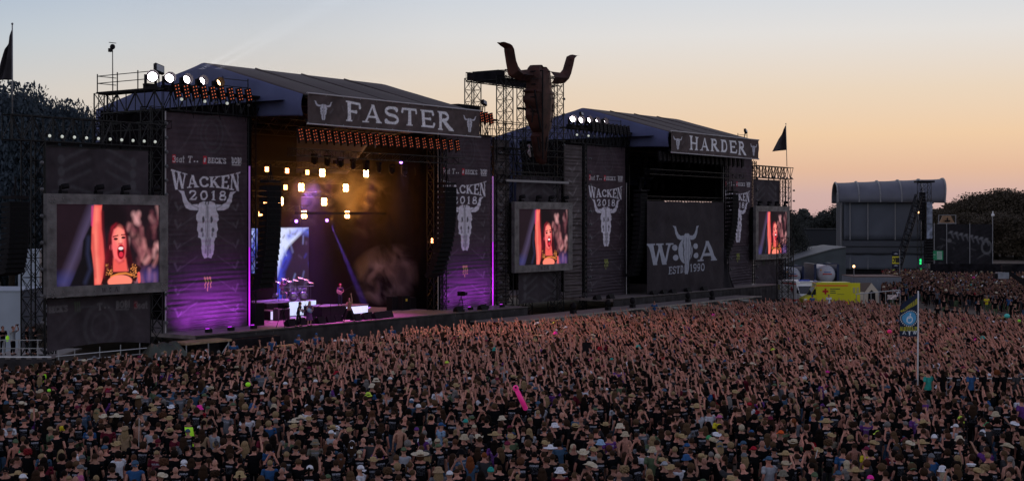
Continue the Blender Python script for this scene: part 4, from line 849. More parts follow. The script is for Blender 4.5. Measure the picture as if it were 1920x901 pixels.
# ================================================================ giant rusty bull skull
RUST = mat("rusty_plate", (.046, .017, .013), .75, .15, var=.65, scale=.9, bump=.5, detail=12)
SKY_ = 71.8
def sk_pt(x, y, dy=0.0): return P(920 + x / 3.755, 70 + y / 3.755, SKY_ + dy)
FACEL = [(352, 214), (330, 200), (300, 195), (285, 212), (275, 232), (276, 300), (272, 358), (246, 376), (262, 392), (250, 440), (262, 470), (275, 500), (266, 545), (285, 600), (300, 640), (320, 668), (302, 694), (316, 760), (326, 830), (348, 878), (368, 893)]
FACER = [(352, 214), (366, 209), (392, 212), (408, 226), (421, 246), (425, 300), (430, 375), (452, 396), (440, 410), (448, 440), (445, 500), (441, 560), (431, 600), (428, 640), (412, 670), (405, 740), (395, 800), (389, 878), (368, 893)]
root = empty("giant_bull_skull", sk_pt(365, 893), "giant rusty steel bull skull with horns hanging on the centre tower", "sculpture")
def plate(pts, ridge, name, sg):
    mb = MB(); n = len(pts); rim = [sk_pt(*p, -.2) for p in pts]; rd = [sk_pt(365 - 14 * (1 - abs(2 * i / (n - 1) - 1)) * sg * 0, p[1], -ridge * math.sin(math.pi * min(1, max(0, (p[1] - 190) / 700)) ** .7) - .15) for i, p in enumerate(pts)]
    mid = [(a + b) / 2 + Vector((0, -.25 * ridge, 0)) for i, (a, b) in enumerate(zip(rim, rd))]; back = [p + Vector((0, .35, 0)) for p in rim]
    vs = rim + mid + rd + back; fs = []
    for i in range(n - 1): fs += [(i, i + 1, n + i + 1, n + i), (n + i, n + i + 1, 2 * n + i + 1, 2 * n + i), (i, 3 * n + i, 3 * n + i + 1, i + 1)]
    mb.add(vs, fs); return mb.build(name, RUST, root)
plate(FACEL, 1.1, "face_plate", 1); plate(FACER, 1.1, "face_plate", -1)
def hornm(pts, name):
    mb = MB(); n = len(pts); rim = [sk_pt(*p, -.12) for p in pts]; h = n // 2
    mid = [(rim[i] + rim[n - 1 - i]) / 2 + Vector((0, -.45, 0)) for i in range(h)]; bk = [p + Vector((0, .28, 0)) for p in rim]; fs = []
    for i in range(h - 1): fs += [(i, i + 1, n + i + 1, n + i), (n - 1 - i, n + i, n + i + 1, n - 2 - i)]
    o = n + h
    for i in range(n): fs.append((i, o + i, o + (i + 1) % n, (i + 1) % n))
    mb.add(rim + mid + bk, fs); return mb.build(name, RUST, root)
hornm([(62, 35), (95, 32), (135, 45), (160, 75), (175, 150), (195, 205), (212, 232), (276, 225), (277, 312), (205, 300), (142, 268), (126, 180), (113, 95), (112, 76), (88, 60), (64, 38)], "horn")
hornm([(605, 128), (578, 122), (552, 135), (541, 170), (525, 225), (505, 250), (468, 246), (420, 240), (428, 325), (478, 328), (522, 322), (552, 292), (566, 230), (576, 165), (585, 142), (604, 130)], "horn")
mb = MB()                                            # dark seams, sockets and bolts stand proud of the plates
def crack(pts, r=.055, dy=-.75): mb.path([sk_pt(x, y, dy) for x, y in pts], r, 4)
crack([(366, 230), (366, 400), (366, 600), (368, 860)], .07, -1.32); crack([(310, 370), (322, 460), (338, 560), (352, 640)], .09, -.95); crack([(418, 380), (408, 470), (398, 560), (385, 640)], .07, -.9)
crack([(286, 290), (420, 290)], .03, -.85); crack([(275, 480), (300, 520), (290, 600)], .06, -.62); crack([(440, 470), (425, 540), (428, 600)], .06, -.62); crack([(330, 700), (345, 800)], .06, -.85); crack([(398, 700), (385, 800)], .06, -.85)
mb.build("seam", SOOT, root)
for x, y in ((150, 110), (165, 170), (180, 230), (240, 265), (300, 240), (345, 235), (400, 240), (300, 330), (345, 330), (410, 330), (290, 420), (440, 430), (300, 520), (430, 520), (340, 620), (400, 620), (350, 740), (385, 740), (470, 285), (530, 270), (556, 200), (565, 160)): MB().box(sk_pt(x, y, -.30 if x < 215 or x > 460 else -.58), (.16, .14 if x < 215 or x > 460 else .5, .09)).build("bolt", SOOT, root)
cx = MB(); cx.bar((101.5, 73, 19.5), (106.5, 73, 19.5), .12).bar((102.6, 72.2, 19.4), (102.6, 73.2, 19.6), .1).bar((105.4, 72.2, 19.4), (105.4, 73.2, 19.6), .1); cx.build("hanger", TRUSS, root)
# ================================================================ flags
FLAGM = mat("flag_cloth", (.030, .026, .032), .8, var=.5, scale=1.4, bump=.3)
def flag(name, ptop, pbot, base, wpx, fn, m, label, poleM=TRUSSG, r=.05, back=0):
    """pole from base to ptop; cloth given by fn(u, v) -> world point"""
    rt = empty(name, base, label, "flag"); MB().bar(base, ptop, r, 8, r * .7).build("pole", poleM, rt); MB().ball(ptop, r * 1.6, 6, 5).build("finial", poleM, rt)
    MB().sheet(fn, 24, 24).build("cloth", m, rt, thick=.01); return rt
d1 = 88
def f1(u, v): a = D(22.5 - 26 * u * (1 - .55 * v) - 2 * u, 54 + 96 * (1 - v) + 46 * u * v, d1); return a + DDIR * (.25 * math.sin(u * 9 + v * 3) * u)
flag("festival_flag", D(23, 45, d1), None, D(23.5, 262, d1), 20, f1, FLAGM, "dark faded flag hanging from a white pole at the picture's near edge", r=.05)
d2 = 182
def f2(u, v):
    tx, ty = 1474, 234; px = tx + 1.5 * (1 - v) - 27 * u * (.45 + .55 * (1 - v)) - 3 * u * v; py = ty + 47 * (1 - v) + 30 * u * v + 3 * u * (1 - v); return D(px, py, d2) + DDIR * .3 * math.sin(u * 8)
flag("festival_flag", D(1473.5, 232, d2), None, D(1475.5, 312, d2), 20, f2, FLAGM, "dark skull flag flying above the farthest screen's truss", r=.05)
# platform flag with mirrored lettering
def platform_flag():
    d = 65; x0, x1, yt, yb = 1687, 1721, 548, 630; w = (x1 - x0) / F * d; h = (yb - yt) / F * d; p = Paint(w, h, 110, 250, (.018, .028, .055), .2, 9)
    cy = h - (595 - yt) / (yb - yt) * h; c = (w * .52, cy); yl = (.42, .38, .04); bl = (.10, .36, .62)
    for k in range(26): a = k / 26 * 6.283; p.ell((c[0] + .385 * math.cos(a), c[1] + .40 * math.sin(a)), .028, .028, (.7, .7, .72), soft=.4)
    p.ell(c, .33, .35, bl, soft=.04)
    wh = (.75, .8, .85); p.ell((c[0] + .02, c[1] - .09), .14, .15, wh, ring=.14, soft=.08); p.stroke([(c[0] + .06, c[1] + .15), (c[0] + .05, c[1] - .02), (c[0] - .08, c[1] - .02), (c[0] - .12, c[1] - .17)], .022, wh); p.ell((c[0] + .07, c[1] + .2), .035, .035, wh, soft=.3)
    text(p, "HANDICAP", .02, cy + .52, .20, yl, w=w - .04, mirror=True, weight=1.1, bot=lambda x: cy + .44 + x * .22, top=lambda x: cy + .64 + x * .30); text(p, "PLATFORM", .04, cy - .62, .2, yl, w=w - .05, mirror=True, weight=1.1)
    text(p, "W", w * .70, .1, .16, wh, mirror=True, w=.2); skull(p, w * .52, .05, .2, wh, PDARK, False); text(p, "A", w * .16, .1, .16, wh, mirror=True, w=.16)
    base = D(1720.5, 748, d); base.z = 0
    rt = empty("platform_flag", base, "blue flag with mirrored wheelchair emblem reading HANDICAP PLATFORM on a white pole", "flag")
    MB().bar(base, D(1721.5, 545, d), .035, 8).build("pole", mat("white_pole", (.6, .6, .62), .4), rt)
    p_ = D(x0, yb, d)
    o = cloth_grid("cloth", p_, w, h, 110, 250, .03, 3, p, PRINT, rt, ax=UDIR); me = o.data
    a = np.zeros(len(me.vertices) * 3, np.float32); me.vertices.foreach_get("co", a); a = a.reshape(-1, 3); u = (a @ np.array(UDIR)) / w + .5; v = a[:, 2] / h
    a[:, 2] += np.where(v > .45, -(1 - u) * (v - .45) * 1.1, 0); a += np.array(DDIR)[None] * (.08 * np.sin(u * 9 + v * 4) * (1 - u))[:, None]; me.vertices.foreach_set("co", a.astype(np.float32).ravel())
platform_flag()
# ================================================================ people
def skin_eval(chains, radii, pts, root_i=0, sub=1):
    me = bpy.data.meshes.new("tmp"); names = list(pts); idx = {n: i for i, n in enumerate(names)}
    ed = set()
    for ch in chains:
        for a, b in zip(ch, ch[1:]): ed.add((idx[a], idx[b]))
    me.from_pydata([pts[n] for n in names], sorted(ed), []); o = bpy.data.objects.new("tmp", me); COL.objects.link(o)
    m = o.modifiers.new("s", "SKIN"); m.branch_smoothing = .3; m.use_smooth_shade = True
    sv = me.skin_vertices[0].data
    for n in names: sv[idx[n]].radius = (radii[n], radii[n])
    sv[root_i].use_root = True
    if sub: ss = o.modifiers.new("u", "SUBSURF"); ss.levels = sub; ss.render_levels = sub
    dg = bpy.context.evaluated_depsgraph_get(); ev = o.evaluated_get(dg); r = bpy.data.meshes.new_from_object(ev); bpy.data.objects.remove(o); bpy.data.meshes.remove(me)
    r.polygons.foreach_set("use_smooth", [True] * len(r.polygons)); return r
def squash(me, zr, f, lim=.3):
    a = np.zeros(len(me.vertices) * 3, np.float32); me.vertices.foreach_get("co", a); a = a.reshape(-1, 3)
    k = (a[:, 2] > zr[0]) & (a[:, 2] < zr[1]) & (abs(a[:, 1]) < lim); a[k, 0] *= f; me.vertices.foreach_set("co", a.ravel()); me.update()
ARMS = {  # elbow, wrist, hand direction for side s; y is mirrored by s
 "down": ((-.03, .25, 1.15), (.07, .26, .91), (.25, 0, -1)), "up": ((.07, .25, 1.66), (.13, .20, 1.91), (.1, -.1, 1)),
 "fwd": ((.24, .22, 1.57), (.43, .18, 1.77), (.8, -.05, .8)), "fwdb": ((.20, .28, 1.60), (.30, .32, 1.85), (.5, .1, 1)), "fist": ((.14, .23, 1.56), (.27, .15, 1.76), (.3, -.1, 1)), "horns": ((.06, .28, 1.63), (.13, .24, 1.88), (.2, 0, 1)),
 "cam": ((.24, .22, 1.50), (.28, .10, 1.76), (0, -.6, 1)), "bent": ((-.02, .26, 1.15), (.22, .12, 1.20), (1, -.4, .3)), "hip": ((-.10, .36, 1.18), (.0, .19, 1.0), (.7, -.4, -.5)),
 "head": ((-.02, .38, 1.58), (-.06, .14, 1.74), (-.1, -1, .1)), "wide": ((.04, .36, 1.56), (.08, .44, 1.82), (.1, .3, 1)), "play": ((.02, .27, 1.17), (.24, .10, 1.10), (.6, -1, .1)), "neck": ((.02, .26, 1.2), (.25, .32, 1.28), (.5, .5, .5))}
def torso(lean): return {"pelvis": (0, 0, .96), "spine": (lean * .1, 0, 1.12), "chest": (lean * .25, 0, 1.30), "nb": (lean * .4, 0, 1.45)}
def human(la, ra, lean=0.0, legs=None, fingers=True):
    t = torso(lean); pts = dict(t); L_ = lean * .4
    pts["neck"] = (L_ + .01, 0, 1.53); pts["hd"] = (L_ + .02, 0, 1.62); pts["cr"] = (L_ + .01, 0, 1.70)
    rad = {"pelvis": .120, "spine": .118, "chest": .138, "nb": .072, "neck": .055, "hd": .082, "cr": .066}
    chains = [["pelvis", "spine", "chest", "nb", "neck", "hd", "cr"]]
    lg = legs or (((.03, .10, .50), (-.02, .11, .09), (.14, .12, .04)), ((.03, -.10, .50), (-.02, -.11, .09), (.14, -.12, .04)))
    for s, nm, ar, lgs in ((1, "l", la, lg[0]), (-1, "r", ra, lg[1])):
        e, w, dr = ARMS[ar]; f = lambda p: (p[0] + L_, p[1] * s, p[2])
        e, w = f(e), f(w); dr = Vector((dr[0], dr[1] * s, dr[2])).normalized(); W = Vector(w)
        pts[nm + "sh"] = (L_, .188 * s, 1.425); pts[nm + "el"] = e; pts[nm + "wr"] = w; pm = W + dr * .055; pe = W + dr * .095; pts[nm + "pm"] = tuple(pm); pts[nm + "pe"] = tuple(pe)
        rad.update({nm + "sh": .054, nm + "el": .043, nm + "wr": .030, nm + "pm": .040, nm + "pe": .036}); chains.append(["nb", nm + "sh", nm + "el", nm + "wr", nm + "pm", nm + "pe"])
        pts[nm + "hp"] = (0, .095 * s, .90); pts[nm + "kn"] = lgs[0]; pts[nm + "an"] = lgs[1]; pts[nm + "to"] = lgs[2]
        rad.update({nm + "hp": .078, nm + "kn": .058, nm + "an": .042, nm + "to": .04}); chains.append(["pelvis", nm + "hp", nm + "kn", nm + "an", nm + "to"])
    me = skin_eval(chains, rad, pts); squash(me, (.8, 1.46), .80, .19)
    bm = bmesh.new(); bm.from_mesh(me); hb = MB()        # fingers, nose and ears grow out of the same skin
    if fingers:
        for s, nm, ar in ((1, "l", la), (-1, "r", ra)):
            pe, pm = Vector(pts[nm + "pe"]), Vector(pts[nm + "pm"]); dr = (pe - pm).normalized(); sd = dr.cross(Vector((1, .01, 0))).normalized()
            curl = Vector((1, 0, 0)) if ar != "down" else Vector((0, -s, 0))
            for k in range(4):
                folded = ar == "horns" and k in (1, 2); b = pe + sd * (.014 * (k - 1.5) * 1.5) - dr * .01; ln = (.062, .075, .07, .055)[k]
                if folded: hb.bar(b, b + dr * .02 + curl * .03, .011, 5); hb.bar(b + dr * .02 + curl * .03, b - dr * .02 + curl * .038, .010, 5)
                else: m_ = b + dr * ln * .55 + sd * .004 * (k - 1.5); hb.bar(b, m_, .011, 5); hb.bar(m_, m_ + dr * ln * .5 + curl * .014, .010, 5, .007)
            b = pm - sd * .032 * 1; hb.bar(b, b - sd * .025 + dr * .03, .012, 5); hb.bar(b - sd * .025 + dr * .03, b - sd * .02 + dr * .055 + curl * .01, .011, 5, .008)
    h = Vector((L_, 0, 0)); hb.ball(h + Vector((.02, 0, 1.655)), .097, 10, 8, (.98, .82, 1.2)); hb.ball(h + Vector((.055, 0, 1.585)), .05, 7, 5, (1, .9, .9))
    hb.bar(h + Vector((.105, 0, 1.675)), h + Vector((.128, 0, 1.635)), .010, 5, .019); hb.bar(h + Vector((.128, 0, 1.635)), h + Vector((.108, 0, 1.622)), .019, 5, .012)
    for s in (1, -1): hb.ball(h + Vector((.012, s * .083, 1.645)), .025, 6, 4, (.8, .4, 1.1))
    t_ = hb.mesh("t", SOOT); bm.from_mesh(t_); bm.to_mesh(me); bm.free(); me.polygons.foreach_set("use_smooth", [True] * len(me.polygons)); me.materials.clear(); return me, pts
def shirt(pts, sleeves=.72, length=.90, long=False):
    p2 = {"hem": (0, 0, length - .06), "lo": (0, 0, length + .01), "pelvis": (0, 0, 1.0), "spine": pts["spine"], "chest": pts["chest"], "nb": (pts["nb"][0], 0, 1.43)}; rd = {"hem": .178, "lo": .188, "pelvis": .170, "spine": .160, "chest": .185, "nb": .140}; ch = [["hem", "lo", "pelvis", "spine", "chest", "nb"]]
    for n in "lr":
        sh, el = Vector(pts[n + "sh"]), Vector(pts[n + "el"]); p2[n + "sh"] = tuple(sh); rd[n + "sh"] = (.088 if el.z < 1.3 else .104) if sleeves else .085
        c = ["nb", n + "sh"]
        if sleeves: p2[n + "sl"] = tuple(sh.lerp(el, sleeves)); rd[n + "sl"] = .076 if el.z < 1.3 else .084; c.append(n + "sl")
        if long: p2[n + "el"] = tuple(el); rd[n + "el"] = .055; p2[n + "wr"] = tuple(el.lerp(Vector(pts[n + "wr"]), .9)); rd[n + "wr"] = .042; c += [n + "el", n + "wr"]
        ch.append(c)
    me = skin_eval(ch, rd, p2); squash(me, (.7, 1.46), .82, .2)
    bm = bmesh.new(); bm.from_mesh(me); b = MB()
    for n in "lr": b.ball(Vector(pts[n + "sh"]) + Vector((0, 0, -.012)), .078 if sleeves else .06, 9, 7)
    t = b.mesh("t", SOOT); bm.from_mesh(t); bm.to_mesh(me); bm.free(); me.polygons.foreach_set("use_smooth", [True] * len(me.polygons)); return me
def trousers(pts, short=False):
    p2 = {"pelvis": (0, 0, .99), "cr": (0, 0, .90)}; rd = {"pelvis": .150, "cr": .14}; ch = [["pelvis", "cr"]]
    for n in "lr":
        hp, kn, an = (Vector(pts[n + k]) for k in ("hp", "kn", "an")); p2[n + "hp"] = tuple(hp); rd[n + "hp"] = .105; p2[n + "kn"] = tuple(kn if not short else hp.lerp(kn, .95)); rd[n + "kn"] = .075 if not short else .09
        c = ["cr", n + "hp", n + "kn"]
        if not short: p2[n + "an"] = tuple(an + Vector((0, 0, .03))); rd[n + "an"] = .06; c.append(n + "an")
        ch.append(c)
    me = skin_eval(ch, rd, p2); squash(me, (.8, 1.1), .82, .3); return me
def shoes(pts):
    b = MB()
    for n in "lr":
        an, to = Vector(pts[n + "an"]), Vector(pts[n + "to"]); b.ball((an + to) / 2 + Vector((.01, 0, -.03)), .06, 8, 5, (2.1, .85, .75))
    return b.mesh("shoes", SOOT)
# materials for people: one set reads the object colour, the other the crowd's instance attributes
def person_mats(src, nm):
    o = {}
    for k in ("skin", "hair", "hat", "trousers"): o[k] = mat(f"{k}_{nm}", src=("obj" if src == "obj" else "inst:c_" + k), rough=.6 if k == "skin" else .85, var=.28, scale=(14 if k != "hair" else 30), spec=.25 if k == "skin" else .06, bump=0)
    m = bpy.data.materials.new(f"shirt_{nm}"); m.use_nodes = True; t = m.node_tree; b = t.nodes["Principled BSDF"]; K = t.links.new; b.inputs["Roughness"].default_value = .9; b.inputs["Specular IOR Level"].default_value = .06
    n = lambda ty: t.nodes.new(ty)
    if src == "obj": s = n("ShaderNodeObjectInfo"); col, al = s.outputs["Color"], s.outputs["Alpha"]
    else: s = n("ShaderNodeAttribute"); s.attribute_type = "INSTANCER"; s.attribute_name = "c_shirt"; col, al = s.outputs["Color"], s.outputs["Alpha"]
    tc = n("ShaderNodeTexCoord"); sp = n("ShaderNodeSeparateXYZ"); K(tc.outputs["Object"], sp.inputs[0])
    def M(op, a, bb=None, c=None):
        x = n("ShaderNodeMath"); x.operation = op; x.use_clamp = False
        for i, v in enumerate((a, bb, c)):
            if v is None: continue
            if isinstance(v, (int, float)): x.inputs[i].default_value = v
            else: K(v, x.inputs[i])
        return x.outputs[0]
    oi = n("ShaderNodeObjectInfo"); X, Y, Z = sp.outputs; bk = M("LESS_THAN", X, -.045); yy = M("LESS_THAN", M("ABSOLUTE", Y), .125); z1 = M("GREATER_THAN", Z, 1.08); z2 = M("LESS_THAN", Z, 1.37)
    rows = M("GREATER_THAN", M("SINE", M("MULTIPLY", Z, 150.0)), -.1); mp = n("ShaderNodeMapping"); mp.inputs["Scale"].default_value = (1, 55, 24); K(tc.outputs["Object"], mp.inputs[0]); ad = n("ShaderNodeVectorMath"); ad.operation = "ADD"; K(mp.outputs[0], ad.inputs[0])
    rv = M("MULTIPLY", oi.outputs["Random"], 40.0); cb = n("ShaderNodeCombineXYZ"); K(rv, cb.inputs[0]); K(rv, cb.inputs[2]); K(cb.outputs[0], ad.inputs[1]); no = n("ShaderNodeTexNoise"); no.inputs["Scale"].default_value = 1; no.inputs["Detail"].default_value = 1; K(ad.outputs[0], no.inputs["Vector"])
    head = M("MULTIPLY", M("GREATER_THAN", Z, 1.315), M("GREATER_THAN", no.outputs["Fac"], .42)); body = M("MULTIPLY", M("MULTIPLY", rows, M("GREATER_THAN", no.outputs["Fac"], .50)), .42)
    mk = M("MULTIPLY", M("MULTIPLY", M("MULTIPLY", bk, yy), M("MULTIPLY", z1, z2)), M("MAXIMUM", head, body)); mk = M("MULTIPLY", mk, al)
    no2 = n("ShaderNodeTexNoise"); no2.inputs["Scale"].default_value = 9; K(tc.outputs["Object"], no2.inputs["Vector"]); v = n("ShaderNodeVectorMath"); v.operation = "SCALE"; K(col, v.inputs[0]); K(M("ADD", no2.outputs["Fac"], .5), v.inputs["Scale"])
    mx = n("ShaderNodeMix"); mx.data_type = "RGBA"; K(mk, mx.inputs[0]); K(v.outputs[0], mx.inputs[6]); mx.inputs[7].default_value = (.30, .32, .38, 1); K(mx.outputs[2], b.inputs["Base Color"]); o["shirt"] = m
    o["shoes"] = SOOT; o["device"] = SOOT; return o
PM = person_mats("obj", "person"); CM = person_mats("inst", "crowd")
HEADGEAR = {}
def hmesh(kind):
    b = MB(); H = Vector((.0, 0, 0))
    if kind == "short": b.ball((-.012, 0, 1.668), .107, 10, 8, (1.0, .87, 1.1), zmin=-.45)
    elif kind == "buzz": b.ball((-.004, 0, 1.672), .101, 10, 7, (1.0, .85, 1.08), zmin=-.1)
    elif kind == "long":
        b.ball((-.014, 0, 1.665), .112, 10, 8, (1.0, .92, 1.1), zmin=-.5)
        b.sheet(lambda u, v: (-.085 - .03 * math.cos((u - .5) * 3) - .045 * v * (1 - v) + .05 * abs(u - .5) * 2 * (1 - v * .5), (u - .5) * (.19 + .10 * math.sin(v * 2.6)), 1.69 - v * .50 - .04 * math.sin(u * 30)), 10, 6); b.ball((-.075, 0, 1.46), .1, 8, 6, (.55, 1.1, 2.2))
    elif kind == "mid": b.ball((-.02, 0, 1.65), .12, 10, 8, (1.0, 1.0, 1.15), zmin=-.85)
    elif kind == "curly":
        b.ball((-.02, 0, 1.66), .125, 10, 8, (1.0, 1.05, 1.1), zmin=-.7)
        for k in range(26): a = k * 2.4; z = -.6 + 1.5 * k / 26; rr = math.sqrt(max(0, 1 - (z * .8) ** 2)); b.ball((-.03 + .115 * rr * math.cos(a), .12 * rr * math.sin(a), 1.66 + .12 * z), .036, 5, 4)
    elif kind == "pony": b.ball((-.012, 0, 1.668), .106, 10, 8, (1.0, .88, 1.1), zmin=-.45); b.ball((-.14, 0, 1.70), .035, 6, 5); b.ball((-.155, 0, 1.56), .04, 6, 6, (.8, .9, 3.2))
    return b
def hatmesh(kind):
    b = MB()
    if kind == "straw":
        def brim(u, v): a = u * 2 * math.pi; r = .105 + .105 * v; return (.0 + r * math.cos(a) * 1.05, r * math.sin(a) * .95, 1.705 + .055 * abs(math.sin(a)) ** 2 * v * v - .02 * v * abs(math.cos(a)))
        b.sheet(brim, 20, 3); b.lathe((0, 0, 1.70), [(.112, 0), (.108, .05), (.095, .105), (.05, .118), (0, .10)], 14)
    elif kind == "sombrero": b.sheet(lambda u, v: ((.105 + .15 * v) * math.cos(u * 6.2832), (.105 + .15 * v) * math.sin(u * 6.2832), 1.70 + .03 * v * v), 20, 3); b.lathe((0, 0, 1.70), [(.112, 0), (.10, .08), (.07, .14), (0, .16)], 14)
    elif kind == "bucket": b.lathe((0, 0, 1.66), [(.175, -.02), (.115, .05), (.10, .13), (.07, .15), (0, .155)], 14)
    elif kind == "cap": b.ball((-.004, 0, 1.68), .112, 12, 8, (1.02, .9, 1.0), zmin=-.05); b.sheet(lambda u, v: (.06 + .13 * v * math.cos((u - .5) * 1.2), (u - .5) * .17, 1.70 - .02 * v - .05 * (u - .5) ** 2 * 4), 6, 2)
    elif kind == "capback": b.ball((-.004, 0, 1.68), .112, 12, 8, (1.02, .9, 1.0), zmin=-.15); b.sheet(lambda u, v: (-.07 - .12 * v * math.cos((u - .5) * 1.2), (u - .5) * .17, 1.665 - .025 * v - .05 * (u - .5) ** 2 * 4), 6, 2)
    elif kind == "bandana": b.ball((-.006, 0, 1.675), .110, 12, 8, (1.02, .9, 1.06), zmin=-.12); b.sheet(lambda u, v: (-.10 - .03 * v, (u - .5) * .07, 1.64 - .10 * v), 3, 2)
    elif kind == "beanie": b.ball((-.01, 0, 1.675), .115, 12, 8, (1.0, .9, 1.18), zmin=-.1)
    elif kind == "sailor": b.lathe((0, 0, 1.70), [(.108, 0), (.11, .035), (.14, .05), (.13, .07), (0, .08)], 14)
    return b
POSES = {"down": ("down", "down"), "up1": ("down", "up"), "up1l": ("up", "down"), "up2": ("up", "up"), "horns": ("down", "horns"), "hornsl": ("horns", "bent"), "fwd": ("down", "fwd"), "fwd2": ("fwd", "fwd"), "fwdl": ("fwd", "down"), "cam": ("cam", "cam"), "bent": ("bent", "bent"), "head": ("head", "head"), "wide": ("wide", "wide"), "fwd3": ("bent", "fwdb"), "fist": ("down", "fist"), "clap": ("fist", "fwdb")}
BODY = {}
def get_body(pose):
    if pose not in BODY:
        me, pts = human(*POSES[pose]); me.materials.append(PM["skin"]); s1 = shirt(pts); s2 = shirt(pts, 0); s1.materials.clear(); s2.materials.clear(); s1.materials.append(PM["shirt"]); s2.materials.append(PM["shirt"]); BODY[pose] = (me, s1, s2, pts)
    return BODY[pose]
LEGS = trousers(get_body("down")[3]); LEGS.materials.clear(); LEGS.materials.append(PM["trousers"]); SHOE = shoes(get_body("down")[3])
HM = {k: hmesh(k).mesh("hair", PM["hair"]) for k in ("short", "buzz", "long", "mid", "curly", "pony")}
TM = {k: hatmesh(k).mesh("hat", PM["hat"]) for k in ("straw", "sombrero", "bucket", "cap", "capback", "bandana", "beanie", "sailor")}
EYEM = MB()
for s_ in (1, -1): EYEM.ball((.103, s_ * .033, 1.665), .012, 5, 4, (.5, 1.2, .7))
EYEM = EYEM.mesh("eyes", SOOT); MOUTHM = MB().box((.108, 0, 1.598), (.012, .045, .010)).mesh("mouth", mat("lips", (.25, .07, .06)))
PHONE = MB().box((.36, 0, 1.86), (.02, .15, .08)).mesh("phone", SOOT)
PC = {"black": (.0055, .0055, .007), "white": (.62, .64, .70), "grey": (.13, .14, .16), "ltgrey": (.32, .34, .38), "dgrey": (.04, .04, .045), "blue": (.03, .09, .22), "denim": (.05, .10, .17), "ltblue": (.25, .38, .55), "red": (.32, .015, .03), "dred": (.11, .012, .025), "green": (.06, .32, .13), "olive": (.09, .13, .075), "hivis": (.42, .95, .04), "yellow": (.6, .52, .03), "pink": (.45, .12, .26), "magenta": (.85, .04, .38), "teal": (.03, .30, .26), "orange": (.6, .10, .03), "purple": (.12, .04, .2), "beige": (.40, .34, .24), "straw": (.34, .25, .13), "straww": (.52, .46, .35), "maroon": (.15, .02, .05), "camo": (.16, .15, .12), "lime": (.5, .7, .08), "tan": (.30, .21, .13)}
HC = {"dark": (.009, .006, .005), "brown": (.034, .019, .012), "ltbrown": (.085, .050, .028), "blond": (.25, .175, .095), "platinum": (.42, .36, .26), "grey": (.17, .16, .155), "red": (.085, .038, .022), "rust": (.16, .05, .02), "redd": (.18, .015, .02)}
def skincol(r=random): k = r.uniform(.66, 1.1); return (.41 * k, .205 * k * r.uniform(.95, 1.05), .15 * k)
STAGE_P = Vector((79, 76, 0))
def add_part(nm, me, par, col, **tg):
    o = bpy.data.objects.new(nm, me); COL.objects.link(o); o.parent = par; o.color = col if len(col) == 4 else (*col, 1); return tag(o, **tg)
def person(pos, pose="down", hair=("short", "brown"), hat=None, top=("tee", "black"), prt=0.0, face=None, scale=1.0, skin=None, legs="black", label=None, group=None, rot=None, rz=None, device=False, name="person"):
    """hat: (kind, colour) | top: (tee|tank|bare, colour) | face: None to the stage, 'cam' to the camera, or an angle offset"""
    me, s1, s2, pts = get_body(pose); sk = skin or skincol()
    dirv = STAGE_P - Vector((pos[0], pos[1], 0)); a = math.atan2(dirv.y, dirv.x)
    if face == "cam": a = math.atan2(-pos[1], -pos[0]) + random.uniform(-.5, .5)
    elif isinstance(face, (int, float)): a += face
    if rz is not None: a = rz
    o = bpy.data.objects.new(name, me); COL.objects.link(o); o.location = pos; o.rotation_euler = (0, 0, a); o.scale = (scale * random.uniform(.96, 1.10), scale * random.uniform(.98, 1.14), scale); o.color = (*sk, 1); tag(o, label, "person", group)
    if top[0] != "bare": add_part("t_shirt" if top[0] == "tee" else "tank_top", s1 if top[0] == "tee" else s2, o, (*PC[top[1]], prt))
    add_part("trousers", LEGS, o, PC[legs]); add_part("shoes", SHOE, o, PC["black"])
    if hair and (not hat or hair[0] in ("long", "mid", "pony")): add_part("hair", HM[hair[0]], o, HC[hair[1]])
    elif hair and hat: add_part("hair", HM["buzz"], o, HC[hair[1]])
    if hat: add_part("hat", TM[hat[0]], o, PC[hat[1]])
    if face == "cam" or (isinstance(face, (int, float)) and abs(face) > .9): add_part("eyes", EYEM, o, PC["black"]); add_part("mouth", MOUTHM, o, PC["black"])
    if device or pose == "cam": add_part("phone", PHONE, o, PC["black"])
    return o
